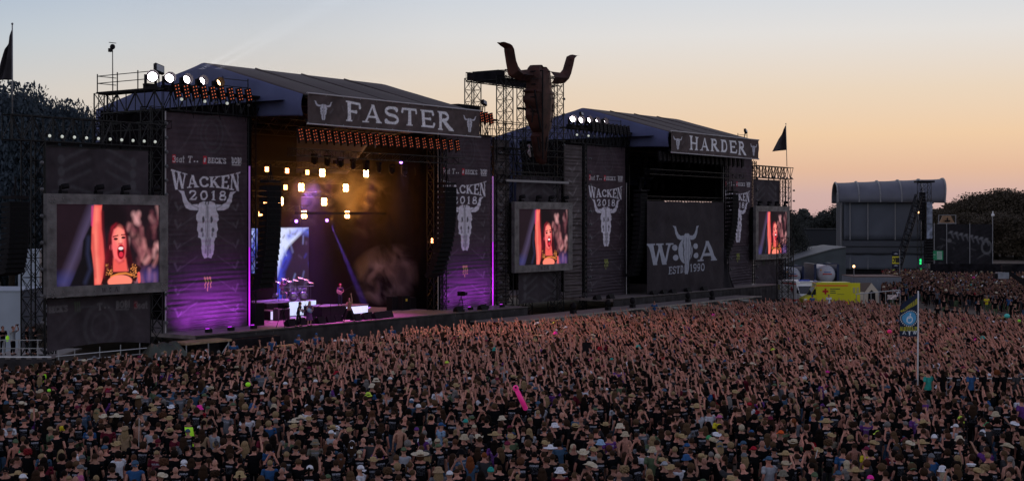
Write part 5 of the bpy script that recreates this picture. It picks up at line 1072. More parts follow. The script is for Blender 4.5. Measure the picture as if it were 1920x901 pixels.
# ---- notable people: head pixel, hat, hair, top, pose, facing, print
# columns: x y | hat kind:colour or - | hair kind:colour or - | top kind:colour | pose | face | print
NOTE = """
17 795|-|short:grey|tee:white|down|-|.4
18 810|cap:grey|short:dark|tee:black|down|-|1
50 830|-|short:dark|tee:green|bent|-|0
52 846|-|curly:redd|tank:black|down|.3|0
82 850|-|short:dark|tee:denim|down|-|1
94 804|cap:tan|short:brown|tee:olive|bent|-.9|0
119 787|-|short:dark|bare:yellow|bent|-|0
134 806|-|short:brown|tee:black|bent|-1.1|.6
115 852|-|long:blond|tee:black|down|-|0
139 853|-|short:brown|tee:black|down|-|.9
151 877|cap:grey|short:grey|tee:pink|down|-1.2|.8
154 858|cap:grey|short:grey|tee:black|horns|-|0
178 858|-|short:brown|tee:black|down|-|0
203 800|-|buzz:brown|tee:dred|down|-|0
199 824|-|mid:dark|tank:black|down|-|0
220 838|straw:straw|short:brown|tee:black|down|-|0
235 804|straw:tan|long:blond|tee:tan|down|-|0
195 784|straw:straww|short:brown|tee:black|down|-|0
221 853|-|mid:dark|tee:white|down|1.0|0
190 851|-|short:brown|tee:black|down|cam|0
10 880|cap:black|short:dark|tee:black|down|cam|0
26 863|-|short:brown|tee:black|down|-1.3|0
259 792|-|mid:ltbrown|bare:tan|cam|-|0
296 829|bandana:dred|short:dark|tee:black|bent|-|.3
318 785|straw:straw|short:brown|tee:black|down|-|.4
319 808|straw:straw|mid:dark|tee:black|down|-|0
353 788|-|short:dark|tee:black|down|-|1
384 789|-|long:blond|tee:white|down|-|0
393 791|-|short:dark|tee:black|cam|-|1
379 811|-|long:brown|tank:tan|down|-|0
402 809|-|short:dark|tee:ltgrey|down|-.8|0
456 801|-|-|tee:black|down|-|.3
345 868|capback:white|short:brown|tee:black|down|-|1
326 842|-|buzz:brown|tee:black|down|-|1
371 846|-|buzz:ltbrown|tee:black|down|-|0
307 868|-|curly:red|tee:black|down|-|0
302 893|straw:straww|short:blond|tee:black|down|.9|0
405 834|cap:dgrey|mid:blond|tee:black|down|cam|0
391 843|-|short:dark|tank:black|down|1.0|0
431 840|-|long:brown|tank:black|head|-|0
296 842|cap:black|short:dark|tee:black|bent|-|.9
490 803|-|-|tee:black|down|-|0
517 788|-|short:grey|tee:dgrey|down|-|0
551 792|sombrero:straww|short:brown|tee:black|down|-|0
564 786|sombrero:straww|mid:grey|tee:black|down|-|0
579 790|straw:straw|short:brown|tee:black|down|-|0
529 833|-|short:grey|tee:dgrey|up1|-|0
548 822|-|short:dark|tee:olive|down|-|0
537 852|-|short:blond|tee:black|up1l|-|.9
506 866|-|short:blond|tee:blue|down|-|0
529 881|-|short:grey|tee:black|down|cam|0
591 831|bucket:camo|mid:blond|tee:camo|down|-|.8
620 833|-|short:ltbrown|tee:denim|down|-|1
621 815|cap:white|short:brown|tank:ltgrey|down|-.9|0
632 803|cap:white|short:dark|tee:dgrey|down|cam|0
624 806|straw:straw|mid:brown|tee:black|down|-|0
655 806|straw:straw|short:red|tee:black|down|cam|0
674 847|bandana:beige|short:grey|tee:black|down|-|1
676 877|capback:white|short:dark|tee:white|down|1.2|0
700 863|straw:straw|short:red|tee:black|down|-|.6
750 804|-|short:dark|bare:tan|down|-|0
766 794|-|short:brown|tee:beige|down|-|0
781 805|cap:purple|short:dark|tee:black|down|-|.2
796 811|-|short:grey|tee:white|down|-|0
820 829|cap:beige|short:brown|tee:black|down|-|.8
757 848|cap:olive|short:dark|tank:ltgrey|down|-|0
745 876|-|mid:blond|tee:black|down|-|.5
822 881|bucket:tan|long:blond|tee:grey|down|-|0
843 892|cap:white|short:dark|tee:black|down|-|0
928 816|sombrero:straw|short:grey|tee:black|down|-|0
896 824|straw:straww|short:brown|tee:black|down|-|0
957 821|straw:straw|short:brown|tee:olive|down|-|0
881 862|-|long:rust|tee:denim|down|-|0
800 849|bucket:dgrey|long:blond|tee:black|down|-|.4
920 887|beanie:teal|short:red|tee:black|down|-|0
845 812|-|short:dark|tee:black|horns|-|.7
873 790|beanie:teal|short:brown|tee:black|cam|-|0
827 795|cap:blue|short:brown|tee:ltblue|down|-1.2|0
856 806|cap:denim|long:blond|tee:black|down|-|0
889 804|cap:beige|short:brown|tee:black|down|-|0
849 856|-|long:brown|tank:denim|down|-1|.6
865 847|bucket:black|short:brown|tee:denim|down|-|1
908 854|-|short:rust|tee:dgrey|down|-|0
992 811|-|long:blond|tee:ltgrey|down|-|0
1021 830|straw:straw|short:red|tee:black|down|cam|0
1032 842|sombrero:white|short:ltbrown|tee:black|bent|-|0
1078 803|straw:straw|mid:brown|tee:black|down|-|0
1126 830|bucket:ltblue|short:dark|tee:black|down|1.3|0
1075 838|-|long:platinum|tee:black|down|cam|0
1092 846|-|long:blond|tee:black|down|-|0
1172 814|bucket:beige|short:dark|bare:tan|down|-|0
1170 880|-|curly:blond|tee:dgrey|down|-|0
1050 881|bucket:white|short:red|tee:dred|down|-|0
1100 883|-|mid:brown|tank:black|down|-|0
1124 853|-|short:ltbrown|tee:black|down|-|.9
1148 851|-|short:brown|tee:black|horns|-|0
1171 851|-|long:brown|tank:black|up1|-|0
1036 860|-|short:brown|tee:black|down|-|1
972 893|-|short:blond|tee:black|cam|-|0
1002 842|-|-|tee:black|down|-|1
1223 823|-|long:blond|tee:olive|down|-|0
1278 824|straw:straw|short:red|tee:black|down|-|.4
1288 835|cap:blue|short:brown|tee:black|down|-|.9
1265 846|-|short:blond|tee:black|down|-|1
1315 860|straw:straw|mid:ltbrown|tee:black|down|-|0
1333 852|-|short:grey|tee:black|down|-|1
1345 855|-|short:platinum|tee:black|fwd|-|0
1321 868|-|-|tee:black|down|-|0
1246 872|cap:ltgrey|short:dark|tee:black|down|-|.3
1258 878|straw:straw|short:blond|tee:black|down|cam|0
1270 869|-|short:brown|tee:white|down|-|.7
1294 880|-|short:brown|tank:black|horns|-|0
1413 846|cap:red|short:brown|tee:black|down|-|0
1409 811|beanie:blue|mid:brown|tee:black|down|-|0
1390 801|-|mid:platinum|tee:black|down|-|0
1223 848|bucket:beige|short:brown|tee:olive|down|-|0
1342 819|straw:white|short:grey|tee:grey|down|-|0
1329 821|beanie:green|short:dark|tee:black|down|-|0
1205 844|-|short:dark|tee:white|down|-|0
1368 873|-|short:dark|tee:dgrey|fwdl|-|0
1473 852|sombrero:straw|short:brown|tee:dgrey|down|-|0
1452 842|cap:black|short:brown|tee:black|down|-|1
1464 814|cap:orange|short:brown|tee:black|down|-|0
1487 792|-|long:rust|tank:black|bent|1.2|0
1518 824|-|short:dark|tee:red|cam|-|0
1557 818|straw:straw|short:red|tee:camo|down|-|0
1532 846|straw:straw|short:brown|tee:black|fwd|-|0
1625 843|cap:maroon|short:dark|tee:yellow|down|-|0
1587 872|-|long:platinum|tank:black|down|-|0
1599 873|-|short:red|tee:black|down|cam|0
1604 889|sombrero:straw|short:brown|tee:black|down|-|0
1632 896|cap:magenta|short:brown|tee:black|down|-.8|0
1646 815|cap:lime|mid:brown|tee:dgrey|down|-|0
1527 891|beanie:olive|short:brown|tee:black|down|-|0
1468 888|bucket:camo|short:grey|tee:black|down|-|0
1704 836|straw:straww|short:blond|tee:black|down|-|.6
1729 832|sombrero:straw|short:red|tee:black|down|-|.6
1746 855|beanie:grey|short:dark|tee:blue|down|-|0
1767 882|bucket:white|long:platinum|tee:ltgrey|down|-|0
1821 874|sailor:white|short:dark|tee:black|down|-|0
1792 800|cap:white|short:dark|tee:ltgrey|down|-|0
1900 799|straw:white|short:brown|tee:black|fwd|-|0
1852 796|cap:green|mid:brown|tee:dgrey|down|-|0
1776 845|-|mid:brown|tee:black|fwd|-|0
1795 858|-|long:blond|tank:black|up1|-|0
1850 845|-|short:brown|tee:purple|fwdl|-|0
1718 850|-|mid:brown|tee:black|up1|-|0
1790 893|-|short:dark|tee:black|cam|-|0
1775 808|-|short:brown|tee:grey|down|-|0
1845 880|-|curly:blond|tee:black|down|-|0
1738 872|-|short:ltbrown|tee:dgrey|down|-|0
305 664|-|short:grey|tee:white|down|-|.6
361 657|-|short:ltbrown|tee:white|down|-|.4
385 659|-|short:dark|tee:white|down|-|0
398 660|-|short:brown|tee:white|down|-|.5
134 700|-|mid:brown|tee:white|down|-|0
176 693|-|short:brown|tee:white|bent|-|0
150 694|-|-|tee:teal|down|-|0
236 701|-|short:grey|tee:white|down|-|0
238 752|-|short:dark|tee:blue|down|-|.3
322 766|straw:white|short:brown|tee:black|down|-|0
374 766|bucket:magenta|short:brown|tee:red|down|-|0
289 773|straw:straw|short:brown|tee:black|down|-|0
1349 783|cap:pink|short:brown|tee:yellow|down|-|0
1405 760|cap:red|short:dark|tee:white|down|-|0
1425 759|cap:red|mid:dark|tee:red|down|-|0
78 694|-|short:dark|tee:hivis|down|-|0
""".strip().split("\n")
CW = {"black": "black", "white": "white", "grey": "grey", "ltgrey": "light grey", "dgrey": "charcoal", "blue": "blue", "denim": "dark denim", "ltblue": "pale blue", "red": "red", "dred": "dark red", "green": "green", "olive": "olive green", "hivis": "neon yellow", "yellow": "yellow", "pink": "pink", "magenta": "magenta", "teal": "teal", "orange": "orange", "purple": "purple", "beige": "beige", "straw": "tan", "straww": "pale", "maroon": "maroon", "camo": "patterned", "lime": "lime", "tan": "tan"}
HW = {"dark": "dark", "brown": "brown", "ltbrown": "light brown", "blond": "blond", "platinum": "platinum", "grey": "grey", "red": "reddish", "rust": "copper", "redd": "wine-red"}
HK = {"short": "short", "buzz": "cropped", "long": "long", "mid": "chin-length", "curly": "curly", "pony": "ponytailed"}
TK = {"straw": "straw hat", "sombrero": "wide straw hat", "bucket": "bucket hat", "cap": "cap", "capback": "backwards cap", "bandana": "bandana", "beanie": "beanie", "sailor": "sailor cap"}
PW = {"down": "", "up1": "right arm raised", "up1l": "left arm raised", "up2": "both arms raised", "horns": "one fist raised", "hornsl": "one fist raised", "fwd": "arm stretched to the stage", "fwdl": "arm stretched to the stage", "fwd3": "arm stretched up", "fist": "fist held up", "clap": "both hands up", "fwd2": "both arms stretched out", "cam": "holding up a phone", "bent": "elbows bent", "head": "hands behind head", "wide": "arms spread"}
USED = {}
def describe(hat, hair, top, pose, face, prt, place=""):
    h = f"{CW[hat[1]]} {TK[hat[0]]}" if hat else (f"{HK[hair[0]]} {HW[hair[1]]} hair" if hair else "bald head")
    t = {"tee": "T-shirt", "tank": "tank top"}.get(top[0]); c = f"{CW[top[1]]} {'printed ' if prt > .35 and t == 'T-shirt' else ''}{t}" if t else "bare back"
    s = f"{h}, {c}" + (f", {PW[pose]}" if PW[pose] else "") + (", facing the camera" if face == "cam" else "") 
    return s
def unique(base, places):
    for p in places:
        s = f"{base}, {p}" if p else base
        if s not in USED and len(s.replace(",", " ").split()) <= 16: USED[s] = 1; return s
    s = f"{base}, {places[-1]}"; w = s.split(); s = " ".join(w[:16]); return s
crowd_grp = "people in the nearest rows of the crowd"
def proj(v): 
    d = v[0] * CT + v[1] * ST; u = v[0] * ST - v[1] * CT; return CX + F * u / d, HY - F * (v[2] - ZC) / d, d
placed = []; notables = []
def spec(s, sep=":"): return None if s.strip() == "-" else tuple(s.strip().split(sep))
for row in NOTE:
    xy, hat, hair, top, pose, face, prt = row.split("|"); px, py = map(float, xy.split()); hat, hair, top = spec(hat), spec(hair), spec(top)
    face = None if face == "-" else ("cam" if face == "cam" else float(face)); p = G(px, py, 1.66); pos = Vector((p.x, p.y, 0)); prt = float(prt)
    desc = describe(hat, hair, top, pose, face, prt); near = sorted(notables, key=lambda q: (q[0] - pos).length)[:4]
    pl = [""] + [f"{'behind' if pos.length > q[0].length else 'before'} the {q[1]}" for q in near]
    lb = unique(desc, pl)
    if (px, py) == (119, 787): lb = "shirtless person with a yellow painted shape across the back"
    o = person(pos, pose, hair, hat, top, prt, face, label=lb, group=crowd_grp); o.scale.z *= random.uniform(.97, 1.04)
    placed.append((pos.x, pos.y)); notables.append((pos, f"{CW[hat[1]]} {TK[hat[0]]}" if hat else (f"{HK[hair[0]]} {HW[hair[1]]} hair" if hair else "bald head")))
    if (px, py) == (119, 787):
        MB().box((-.122, 0, 1.34), (.02, .2, .12)).ball((-.12, .0, 1.37), .09, 8, 5, (.25, 1.2, .7)).box((-.122, .06, 1.26), (.02, .03, .08)).box((-.122, -.06, 1.26), (.02, .03, .08)); m_ = MB().ball((-.108, 0, 1.33), .1, 10, 6, (.28, 1.25, .75)).box((-.125, .07, 1.25), (.03, .04, .08)).box((-.125, -.07, 1.25), (.03, .04, .08)).box((-.125, .0, 1.25), (.03, .03, .06)).mesh("body_paint", mat("yellow_body_paint", (.75, .62, .02), .6)); add_part("body_paint", m_, o, PC["yellow"])
# neon safety vest carried over a shoulder
vp = G(357, 788, 1.66); vv = D(357, 818, vp.x * CT + vp.y * ST - .3)
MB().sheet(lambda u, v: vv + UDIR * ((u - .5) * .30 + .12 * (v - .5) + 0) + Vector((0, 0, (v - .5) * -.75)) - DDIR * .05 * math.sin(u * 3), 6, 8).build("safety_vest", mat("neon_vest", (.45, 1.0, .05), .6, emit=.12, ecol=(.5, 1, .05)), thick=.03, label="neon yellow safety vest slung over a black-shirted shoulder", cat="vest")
# ---- the rest: jittered rows over the field
TOPL = [(-260, 672), (0, 669), (100, 667), (300, 664), (430, 658), (520, 648), (620, 638), (720, 628), (820, 617), (960, 606), (1100, 595), (1250, 581), (1400, 567), (1500, 566), (1640, 566), (1700, 577), (1760, 588), (1830, 590), (1920, 594), (2200, 600)]
def top_at(px): return float(np.interp(px, [a for a, _ in TOPL], [b for _, b in TOPL]))
rs = random.Random(11); pts_c = []; hashg = {}
def near_ok(x, y, r):
    k = (int(x // .5), int(y // .5))
    for i in range(-2, 3):
        for j in range(-2, 3):
            for q in hashg.get((k[0] + i, k[1] + j), ()):
                if (q[0] - x) ** 2 + (q[1] - y) ** 2 < r * r: return False
    return True
def put(x, y): hashg.setdefault((int(x // .5), int(y // .5)), []).append((x, y))
for x, y in placed: put(x, y)
d = 37.5
while d < 172:
    dens = .74 if d < 56 else (.66 if d < 70 else .60); u = -(d * .40 + 4)
    while u < d * .40 + 4:
        uu, dd_ = u + rs.uniform(-.25, .25), d + rs.uniform(-.4, .4); x, y = uu * ST + dd_ * CT, -uu * CT + dd_ * ST; px, py, _ = proj((x, y, 1.66))
        clump = math.sin(x * .21 + 2 * math.sin(y * .17)) * math.sin(y * .31 + x * .05)
        skip = .10 + (.22 if clump > .55 else 0) + (.30 if (d < 47 and px < 300 and rs.random() < .4) else 0)
        if py > top_at(px) + rs.uniform(-3, 3) and y < 65.3 and rs.random() > skip and near_ok(x, y, .5 if d < 60 else .34): pts_c.append((dd_, x, y, px, py)); put(x, y)
        u += dens
    d += 1.02 if d < 56 else (.84 if d < 72 else .66)
pts_c.sort(); print("crowd", len(pts_c))
def rand_person(px, py, d, r=rs):
    k = r.random(); hat = None
    if k < .032: hat = (r.choice(["straw", "straw", "sombrero", "bucket"]), r.choice(["straw", "straw", "straww", "beige"]))
    elif k < .14: hat = (r.choice(["cap", "cap", "capback", "bandana", "beanie"]), r.choice(["black", "black", "dgrey", "grey", "white", "denim", "maroon", "olive"]))
    elif k < .150: hat = (r.choice(["cap", "bandana", "bucket"]), r.choice(["red", "teal", "lime", "magenta", "blue", "white"]))
    hair = (r.choice(["short"] * 9 + ["buzz"] * 3 + ["long"] * 5 + ["mid"] * 4 + ["curly", "pony"]), r.choice(["dark"] * 9 + ["brown"] * 10 + ["ltbrown"] * 4 + ["blond"] * 2 + ["grey"] * 1 + ["red"])) if r.random() > .05 else None
    k = r.random(); col = "black" if k < .84 else r.choice(["dgrey", "dgrey", "grey", "grey", "white", "blue", "denim", "olive", "dred", "ltgrey", "purple", "red" if r.random() < .3 else "black"])
    top = (("tank" if r.random() < .07 else "tee") if r.random() > .015 else "bare", col); prt = r.choice([0, 0, 1, 1, .7]) if top[0] == "tee" else 0
    # how many arms are up: most by far before the stages, few at the back
    m = np.interp(py, [560, 600, 700, 760, 810, 900], [.70, .92, .82, .36, .10, .05]) * np.interp(px, [0, 350, 600, 800, 2000], [.12, .25, .75, 1, 1])
    pose = "down"
    if r.random() < m: pose = r.choice(["up1", "horns", "fwd", "fwd", "fwd3", "fwd3", "fist", "clap", "fwd2", "up2", "fwdl", "hornsl"]) if d > 60 else r.choice(["up1", "horns", "fwd3", "fist", "cam"])
    elif r.random() < .10: pose = r.choice(["bent", "bent", "cam"] if d < 90 else ["bent"])
    return hat, hair, top, pose, prt
N_IND = 258 - len(NOTE); ind = []; rest = []
for c in pts_c:
    if len(ind) < N_IND and -25 < c[3] < 1945 and c[4] < 925: ind.append(c)
    else: rest.append(c)
print("individual depth up to", ind[-1][0])
for dd_, x, y, px, py in ind:
    hat, hair, top, pose, prt = rand_person(px, py, dd_); pos = Vector((x, y, 0)); face = None if rs.random() > .08 else rs.choice(["cam", .9, -.9, 1.3])
    near = sorted(notables, key=lambda q: (q[0] - pos).length)[:6]
    pl = [f"{'just behind' if pos.length > q[0].length else 'just before'} the {q[1]}" for q in near] + [f"beside the {q[1]}" for q in near]
    person(pos, pose, hair, hat, top, prt, face, scale=rs.uniform(.93, 1.06), label=unique(describe(hat, hair, top, pose, face, prt), pl), group=crowd_grp)
# ---- the crowd proper: one object, instanced people
def join_person(pose, hair, hat, top):
    me, s1, s2, pts = get_body(pose); parts = [(me, "skin"), (LEGS, "trousers"), (SHOE, "shoes")]
    if top == "tee": parts.append((s1, "shirt"))
    elif top == "tank": parts.append((s2, "shirt"))
    if hair and (not hat or hair in ("long", "mid", "pony")): parts.append((HM[hair], "hair"))
    elif hair: parts.append((HM["buzz"], "hair"))
    if hat: parts.append((TM[hat], "hat"))
    bm = bmesh.new(); out = bpy.data.meshes.new("crowd_member")
    for i, (m_, k) in enumerate(parts):
        n0 = len(bm.faces); bm.from_mesh(m_); bm.faces.ensure_lookup_table()
        for f_ in bm.faces[n0:]: f_.material_index = i
    bm.to_mesh(out); bm.free()
    for _, k in parts: out.materials.append(CM[k])
    out.polygons.foreach_set("use_smooth", [True] * len(out.polygons)); return out
VAR = {}; vcol = bpy.data.collections.new("crowd_sources")
def variant(pose, hair, hat, top):
    k = (pose, hair, hat, top)
    if k not in VAR:
        i = len(VAR); o = bpy.data.objects.new(f"v{i:04d}", join_person(*k)); vcol.objects.link(o); VAR[k] = i
    return VAR[k]
def gn_tree():
    g = bpy.data.node_groups.new("scatter_people", "GeometryNodeTree"); g.interface.new_socket("Geometry", in_out="INPUT", socket_type="NodeSocketGeometry"); g.interface.new_socket("Geometry", in_out="OUTPUT", socket_type="NodeSocketGeometry")
    n = g.nodes.new; K = g.links.new; i = n("NodeGroupInput"); o = n("NodeGroupOutput"); ip = n("GeometryNodeInstanceOnPoints"); ci = n("GeometryNodeCollectionInfo"); ci.inputs["Collection"].default_value = vcol; ci.inputs["Separate Children"].default_value = True; ci.inputs["Reset Children"].default_value = True
    def at(nm, ty): a = n("GeometryNodeInputNamedAttribute"); a.data_type = ty; a.inputs["Name"].default_value = nm; return a.outputs["Attribute"]
    K(i.outputs[0], ip.inputs["Points"]); K(ci.outputs[0], ip.inputs["Instance"]); ip.inputs["Pick Instance"].default_value = True; K(at("variant", "INT"), ip.inputs["Instance Index"])
    er = n("FunctionNodeEulerToRotation"); K(at("rot", "FLOAT_VECTOR"), er.inputs[0]); K(er.outputs[0], ip.inputs["Rotation"]); K(at("scl", "FLOAT_VECTOR"), ip.inputs["Scale"]); K(ip.outputs[0], o.inputs[0]); return g
GT = gn_tree()
def crowd_obj(name, recs, label):
    """recs: (pos, rz, scale, variant, skin, shirt(rgba), hair, hat, trousers)"""
    me = bpy.data.meshes.new(name); c0 = Vector(recs[0][0]); me.from_pydata([tuple(Vector(r[0]) - c0) for r in recs], [], [])
    def A(nm, ty, dt, key): a = me.attributes.new(nm, ty, "POINT"); a.data.foreach_set(key, np.array(dt, np.float32 if key != "value" or ty != "INT" else np.int32).ravel())
    A("variant", "INT", [r[3] for r in recs], "value"); A("rot", "FLOAT_VECTOR", [(r[9], r[10], r[1]) for r in recs], "vector"); A("scl", "FLOAT_VECTOR", [r[2] for r in recs], "vector")
    for nm, k in (("c_skin", 4), ("c_shirt", 5), ("c_hair", 6), ("c_hat", 7), ("c_trousers", 8)): A(nm, "FLOAT_COLOR", [tuple(r[k]) if len(r[k]) == 4 else (*r[k], 1) for r in recs], "color")
    o = bpy.data.objects.new(name, me); link(o, None, c0); md = o.modifiers.new("people", "NODES"); md.node_group = GT; return tag(o, label, None, None, "stuff")
def rec(x, y, z, px, py, d, force=None, tall=1.0):
    hat, hair, top, pose, prt = rand_person(px, py, d)
    if force: pose = force
    if hat: hat_k = hat[0]
    hk = hair[0] if hair else None
    if d > 60:                                        # keep the number of different far people small
        if hk in ("pony", "curly"): hk = "mid"
        if hat and hat[0] in ("sombrero", "capback", "bandana", "beanie", "sailor"): hat = ({"sombrero": "straw"}.get(hat[0], "cap"), hat[1])
        if pose in ("fwdl", "hornsl", "up1l", "head", "cam"): pose = {"fwdl": "fwd", "hornsl": "horns", "up1l": "up1", "head": "bent", "cam": "bent"}[pose]
        if hat: hk = "buzz" if hk in ("short", "buzz") else ("mid" if hk else None)
        if top[0] == "bare": top = ("tank", top[1])
        if top[0] == "tank" and pose not in ("down", "up1"): top = ("tee", top[1])
    v = variant(pose, hk, hat[0] if hat else None, top[0] if top[0] != "bare" else "bare")
    tgt = STAGE_P + Vector((rs.uniform(-4, 10), 0, 0)); a = math.atan2(tgt.y - y, tgt.x - x) + rs.gauss(0, .22 if pose != "down" else .5); s = rs.uniform(.93, 1.07) * tall
    k = rs.uniform(.6, 1.15); sf = .42 if force else 1.0; nz = rs.uniform(.9, 1.08)
    return ((x, y, z), a, (s * rs.uniform(.98, 1.15), s * rs.uniform(1, 1.15), s), v, (.50 * k * sf, .235 * k * nz * sf, .175 * k * nz * sf), (*PC[top[1]], prt), HC[hair[1]] if hair else (0, 0, 0), PC[hat[1]] if hat else (0, 0, 0), PC[rs.choice(["black", "black", "dgrey", "olive", "denim"])], rs.gauss(0, .05), rs.gauss(.02, .06))
recs = [rec(x, y, 0, px, py, d_) for d_, x, y, px, py in rest]
crowd_obj("crowd", recs, "dense concert crowd in black T-shirts, many arms raised to the stage")
# far crowd by the third stage
recs2 = []
for k in range(9000):
    px = rs.uniform(1600, 2250); py = 505 + 73 * rs.random() ** 1.6
    lim = float(np.interp(px, [1600, 1660, 1700, 1760, 1850, 1930, 2250], [514, 548, 540, 548, 552, 566, 575]))
    if px < 1655: continue
    if py > lim or rs.random() < max(0, (py - lim + 16) / 22): continue
    p = G(px, py, 1.66)
    if near_ok(p.x, p.y, .45): put(p.x, p.y); recs2.append(rec(p.x, p.y, 0, 0, 900, 150, "down" if rs.random() > .04 else "horns"))
crowd_obj("far_crowd", recs2, "distant crowd standing before the grey barrel-roofed stage")
print("far", len(recs2), "variants", len(VAR))
# lone people on the open patch of ground
GAP = [(1770, 560, "black", 0), (1786, 548, "ltgrey", 0), (1812, 566, "dgrey", 0), (1834, 565, "black", 0), (1850, 556, "yellow", 0), (1866, 563, "black", 0), (1758, 573, "black", 0), (1732, 540, "dgrey", 0), (1748, 541, "black", 0), (1896, 566, "black", 0), (1903, 572, "black", 0), (1716, 545, "black", 0), (1826, 541, "dred", 0), (1884, 546, "white", 0), (1790, 577, "black", 0), (1800, 579, "black", 0), (1912, 552, "white", 0), (1775, 575, "black", 0), (1693, 548, "black", 0), (1680, 552, "black", 0), (1842, 582, "dgrey", 0)]
for i, (px, py, c, _) in enumerate(GAP):
    p = G(px, py, 1.66); person(Vector((p.x, p.y, 0)), rs.choice(["down", "down", "bent"]), (rs.choice(["short", "long", "mid"]), rs.choice(["brown", "dark", "blond"])), None, ("tee", c), 0, face=rs.choice([None, 1.2, 2.5, "cam"]), legs=rs.choice(["black", "dgrey", "olive"]),
        label=unique(f"lone person in {CW[c]} T-shirt standing on the bare ground", ["before the far crowd", "near the platform flag", "behind the dense crowd", f"{ORD[i]} from the platform flag"]), group="people on the bare patch of ground")
# security staff in blue before the near stage
for i, (px, py) in enumerate(((511, 640), (438, 652), (560, 634), (593, 633), (660, 627), (1137 + 90, 575), (1523, 555), (1554, 552), (735, 622))):
    Y = 66.2 if px < 1400 else None
    if Y: p = P(px, HY, Y); pos = Vector((p.x, Y, 0))
    else: p = D(px, HY, 142); pos = Vector((p.x, p.y, 0))
    z = max(0, P(px, py, 66.2).z - 1.75) if Y else max(0, D(px, py, 142).z - 1.75)
    person(Vector((pos.x, pos.y, min(z, 1.2))), "bent" if i % 2 else "down", ("short", "dark"), ("cap", "blue") if i in (2, 3, 6) else None, ("tee", "white" if i == 7 else "blue"), 0, face="cam", label=unique(f"crew member in {'white' if i == 7 else 'blue'} shirt facing the crowd", ["before the lit stage's skirt" + ("", ", nearest the wooden step", ", fourth along")[0], "beside the wooden step", "third along the barrier", "fourth along the barrier", "close to the singer", "below the W:O:A cloth", "by the yellow ambulance's nose", "standing before the yellow ambulance", "near the bright smoke"]), group="crew along the barrier")
MB().b2((XY(380, 66.2), 65.7, 0), (XY(1300, 66.2), 67.0, .62)).build("barrier_step", SKIRT, kind="structure")
# ================================================================ the band
ZD = 1.9
def stage_person(px, py_feet, z, la, ra, lean, hair, hcol, cols, label, legs=None, short=False, rz=None, skin=(.5, .28, .22), sleeves=.5, kilt=False, longs=False):
    p = G(px, py_feet, z); me, pts = human(la, ra, lean, legs); me.materials.append(PM["skin"]); rz = VIEW_Z + math.pi / 2 * -1 if rz is None else rz
    o = bpy.data.objects.new("person", me); COL.objects.link(o); o.location = p; o.rotation_euler = (0, 0, rz); o.color = (*skin, 1); tag(o, label, "person")
    s = shirt(pts, sleeves, long=longs); s.materials.clear(); s.materials.append(PM["shirt"]); add_part("top", s, o, (*cols[0], 0)); t = trousers(pts, short); t.materials.clear(); t.materials.append(PM["trousers"]); add_part("trousers", t, o, cols[1]); add_part("shoes", shoes(pts), o, PC["black"])
    if kilt: k = MB().lathe((0, 0, .42), [(.26, 0), (.20, .3), (.16, .55)], 14).mesh("kilt", PM["trousers"]); add_part("kilt", k, o, cols[1])
    h = add_part("hair", HM[hair], o, HC[hcol]); h.location = (lean * .4, 0, 0); e = add_part("eyes", EYEM, o, PC["black"]); e.location = (lean * .4, 0, 0); e = add_part("mouth", MOUTHM, o, PC["black"]); e.location = (lean * .4, 0, 0)
    return o, p, rz
FRONT = math.atan2(-CT * 0 - 1, -.35)                # facing the audience
ARMS["sing"] = ((-.02, .20, 1.68), (.0, .14, 1.98), (.0, 0, 1)); ARMS["mic"] = ((.05, .27, 1.2), (.20, .10, 1.48), (.2, -.3, 1))
WID = (((.14, .24, .50), (.02, .36, .09), (.18, .40, .04)), ((-.02, -.24, .50), (-.12, -.36, .09), (.02, -.42, .04)))
def guitar(o, col, z=1.08, lean=.0, nm="guitar", label="electric guitar"):
    q = Matrix.Rotation(R(-28), 3, "X"); c = Vector((.25 + lean, -.06, z)); b = MB(); b.ball(c, .19, 12, 6, (.2, 1.0, .75)); b.ball(c + q @ Vector((0, -.16, .0)), .15, 10, 6, (.22, 1, 1.0))
    g_ = add_part(nm, b.mesh(nm, mat("gloss_guitar_" + nm, col, .25, spec=.5)), o, (1, 1, 1)); n = MB().bar(c + Vector((0, .1, .05)), c + Vector((.02, .86, .42)), .022, 5).box(c + Vector((.02, .92, .45)), (.03, .14, .07)); e = bpy.data.objects.new("neck", n.mesh("neck", SOOT)); COL.objects.link(e); e.parent = g_
o, p, rz = stage_person(655, 603, ZD, "sing", "mic", .0, "long", "red", ((.28, .16, .10), (.03, .02, .025)), "singer in brown armour top, one arm raised high, at the stage edge", rz=FRONT - .3, legs=WID, sleeves=0)
add_part("microphone", MB().ball((.24, -.10, 1.57), .035, 6, 5).bar((.23, -.10, 1.55), (.2, -.12, 1.44), .016, 5).mesh("microphone", SOOT), o, (1, 1, 1))
add_part("coat_tails", MB().sheet(lambda u, v: (-.12 - .25 * v, (u - .5) * (.4 + .8 * v), 1.0 - .85 * v), 6, 5).mesh("coat_tails", BLACK), o, (1, 1, 1))
o, p, rz = stage_person(580, 610.5, ZD, "play", "play", .15, "long", "blond", ((.12, .06, .16), (.16, .05, .2)), "guitarist in kilt and sleeveless top with long blond hair, playing before the white riser", rz=FRONT + .1, short=True, kilt=True, sleeves=0); guitar(o, (.25, .35, .6), nm="guitar")
o, p, rz = stage_person(559, 612, ZD, "play", "play", .35, "long", "brown", ((.02, .02, .03), (.012, .012, .015)), "bassist in black with long brown hair bending over wide-planted legs", rz=FRONT + .9, legs=WID); guitar(o, (.06, .04, .04), lean=.1, nm="bass_guitar")
o, p, rz = stage_person(637.5, 574, 2.75, "play", "play", .1, "mid", "redd", ((.05, .03, .08), (.03, .03, .06)), "guitarist lit pink and blue standing on the black riser behind the singer", rz=FRONT - .2); guitar(o, (.5, .25, .3), nm="electric_guitar")
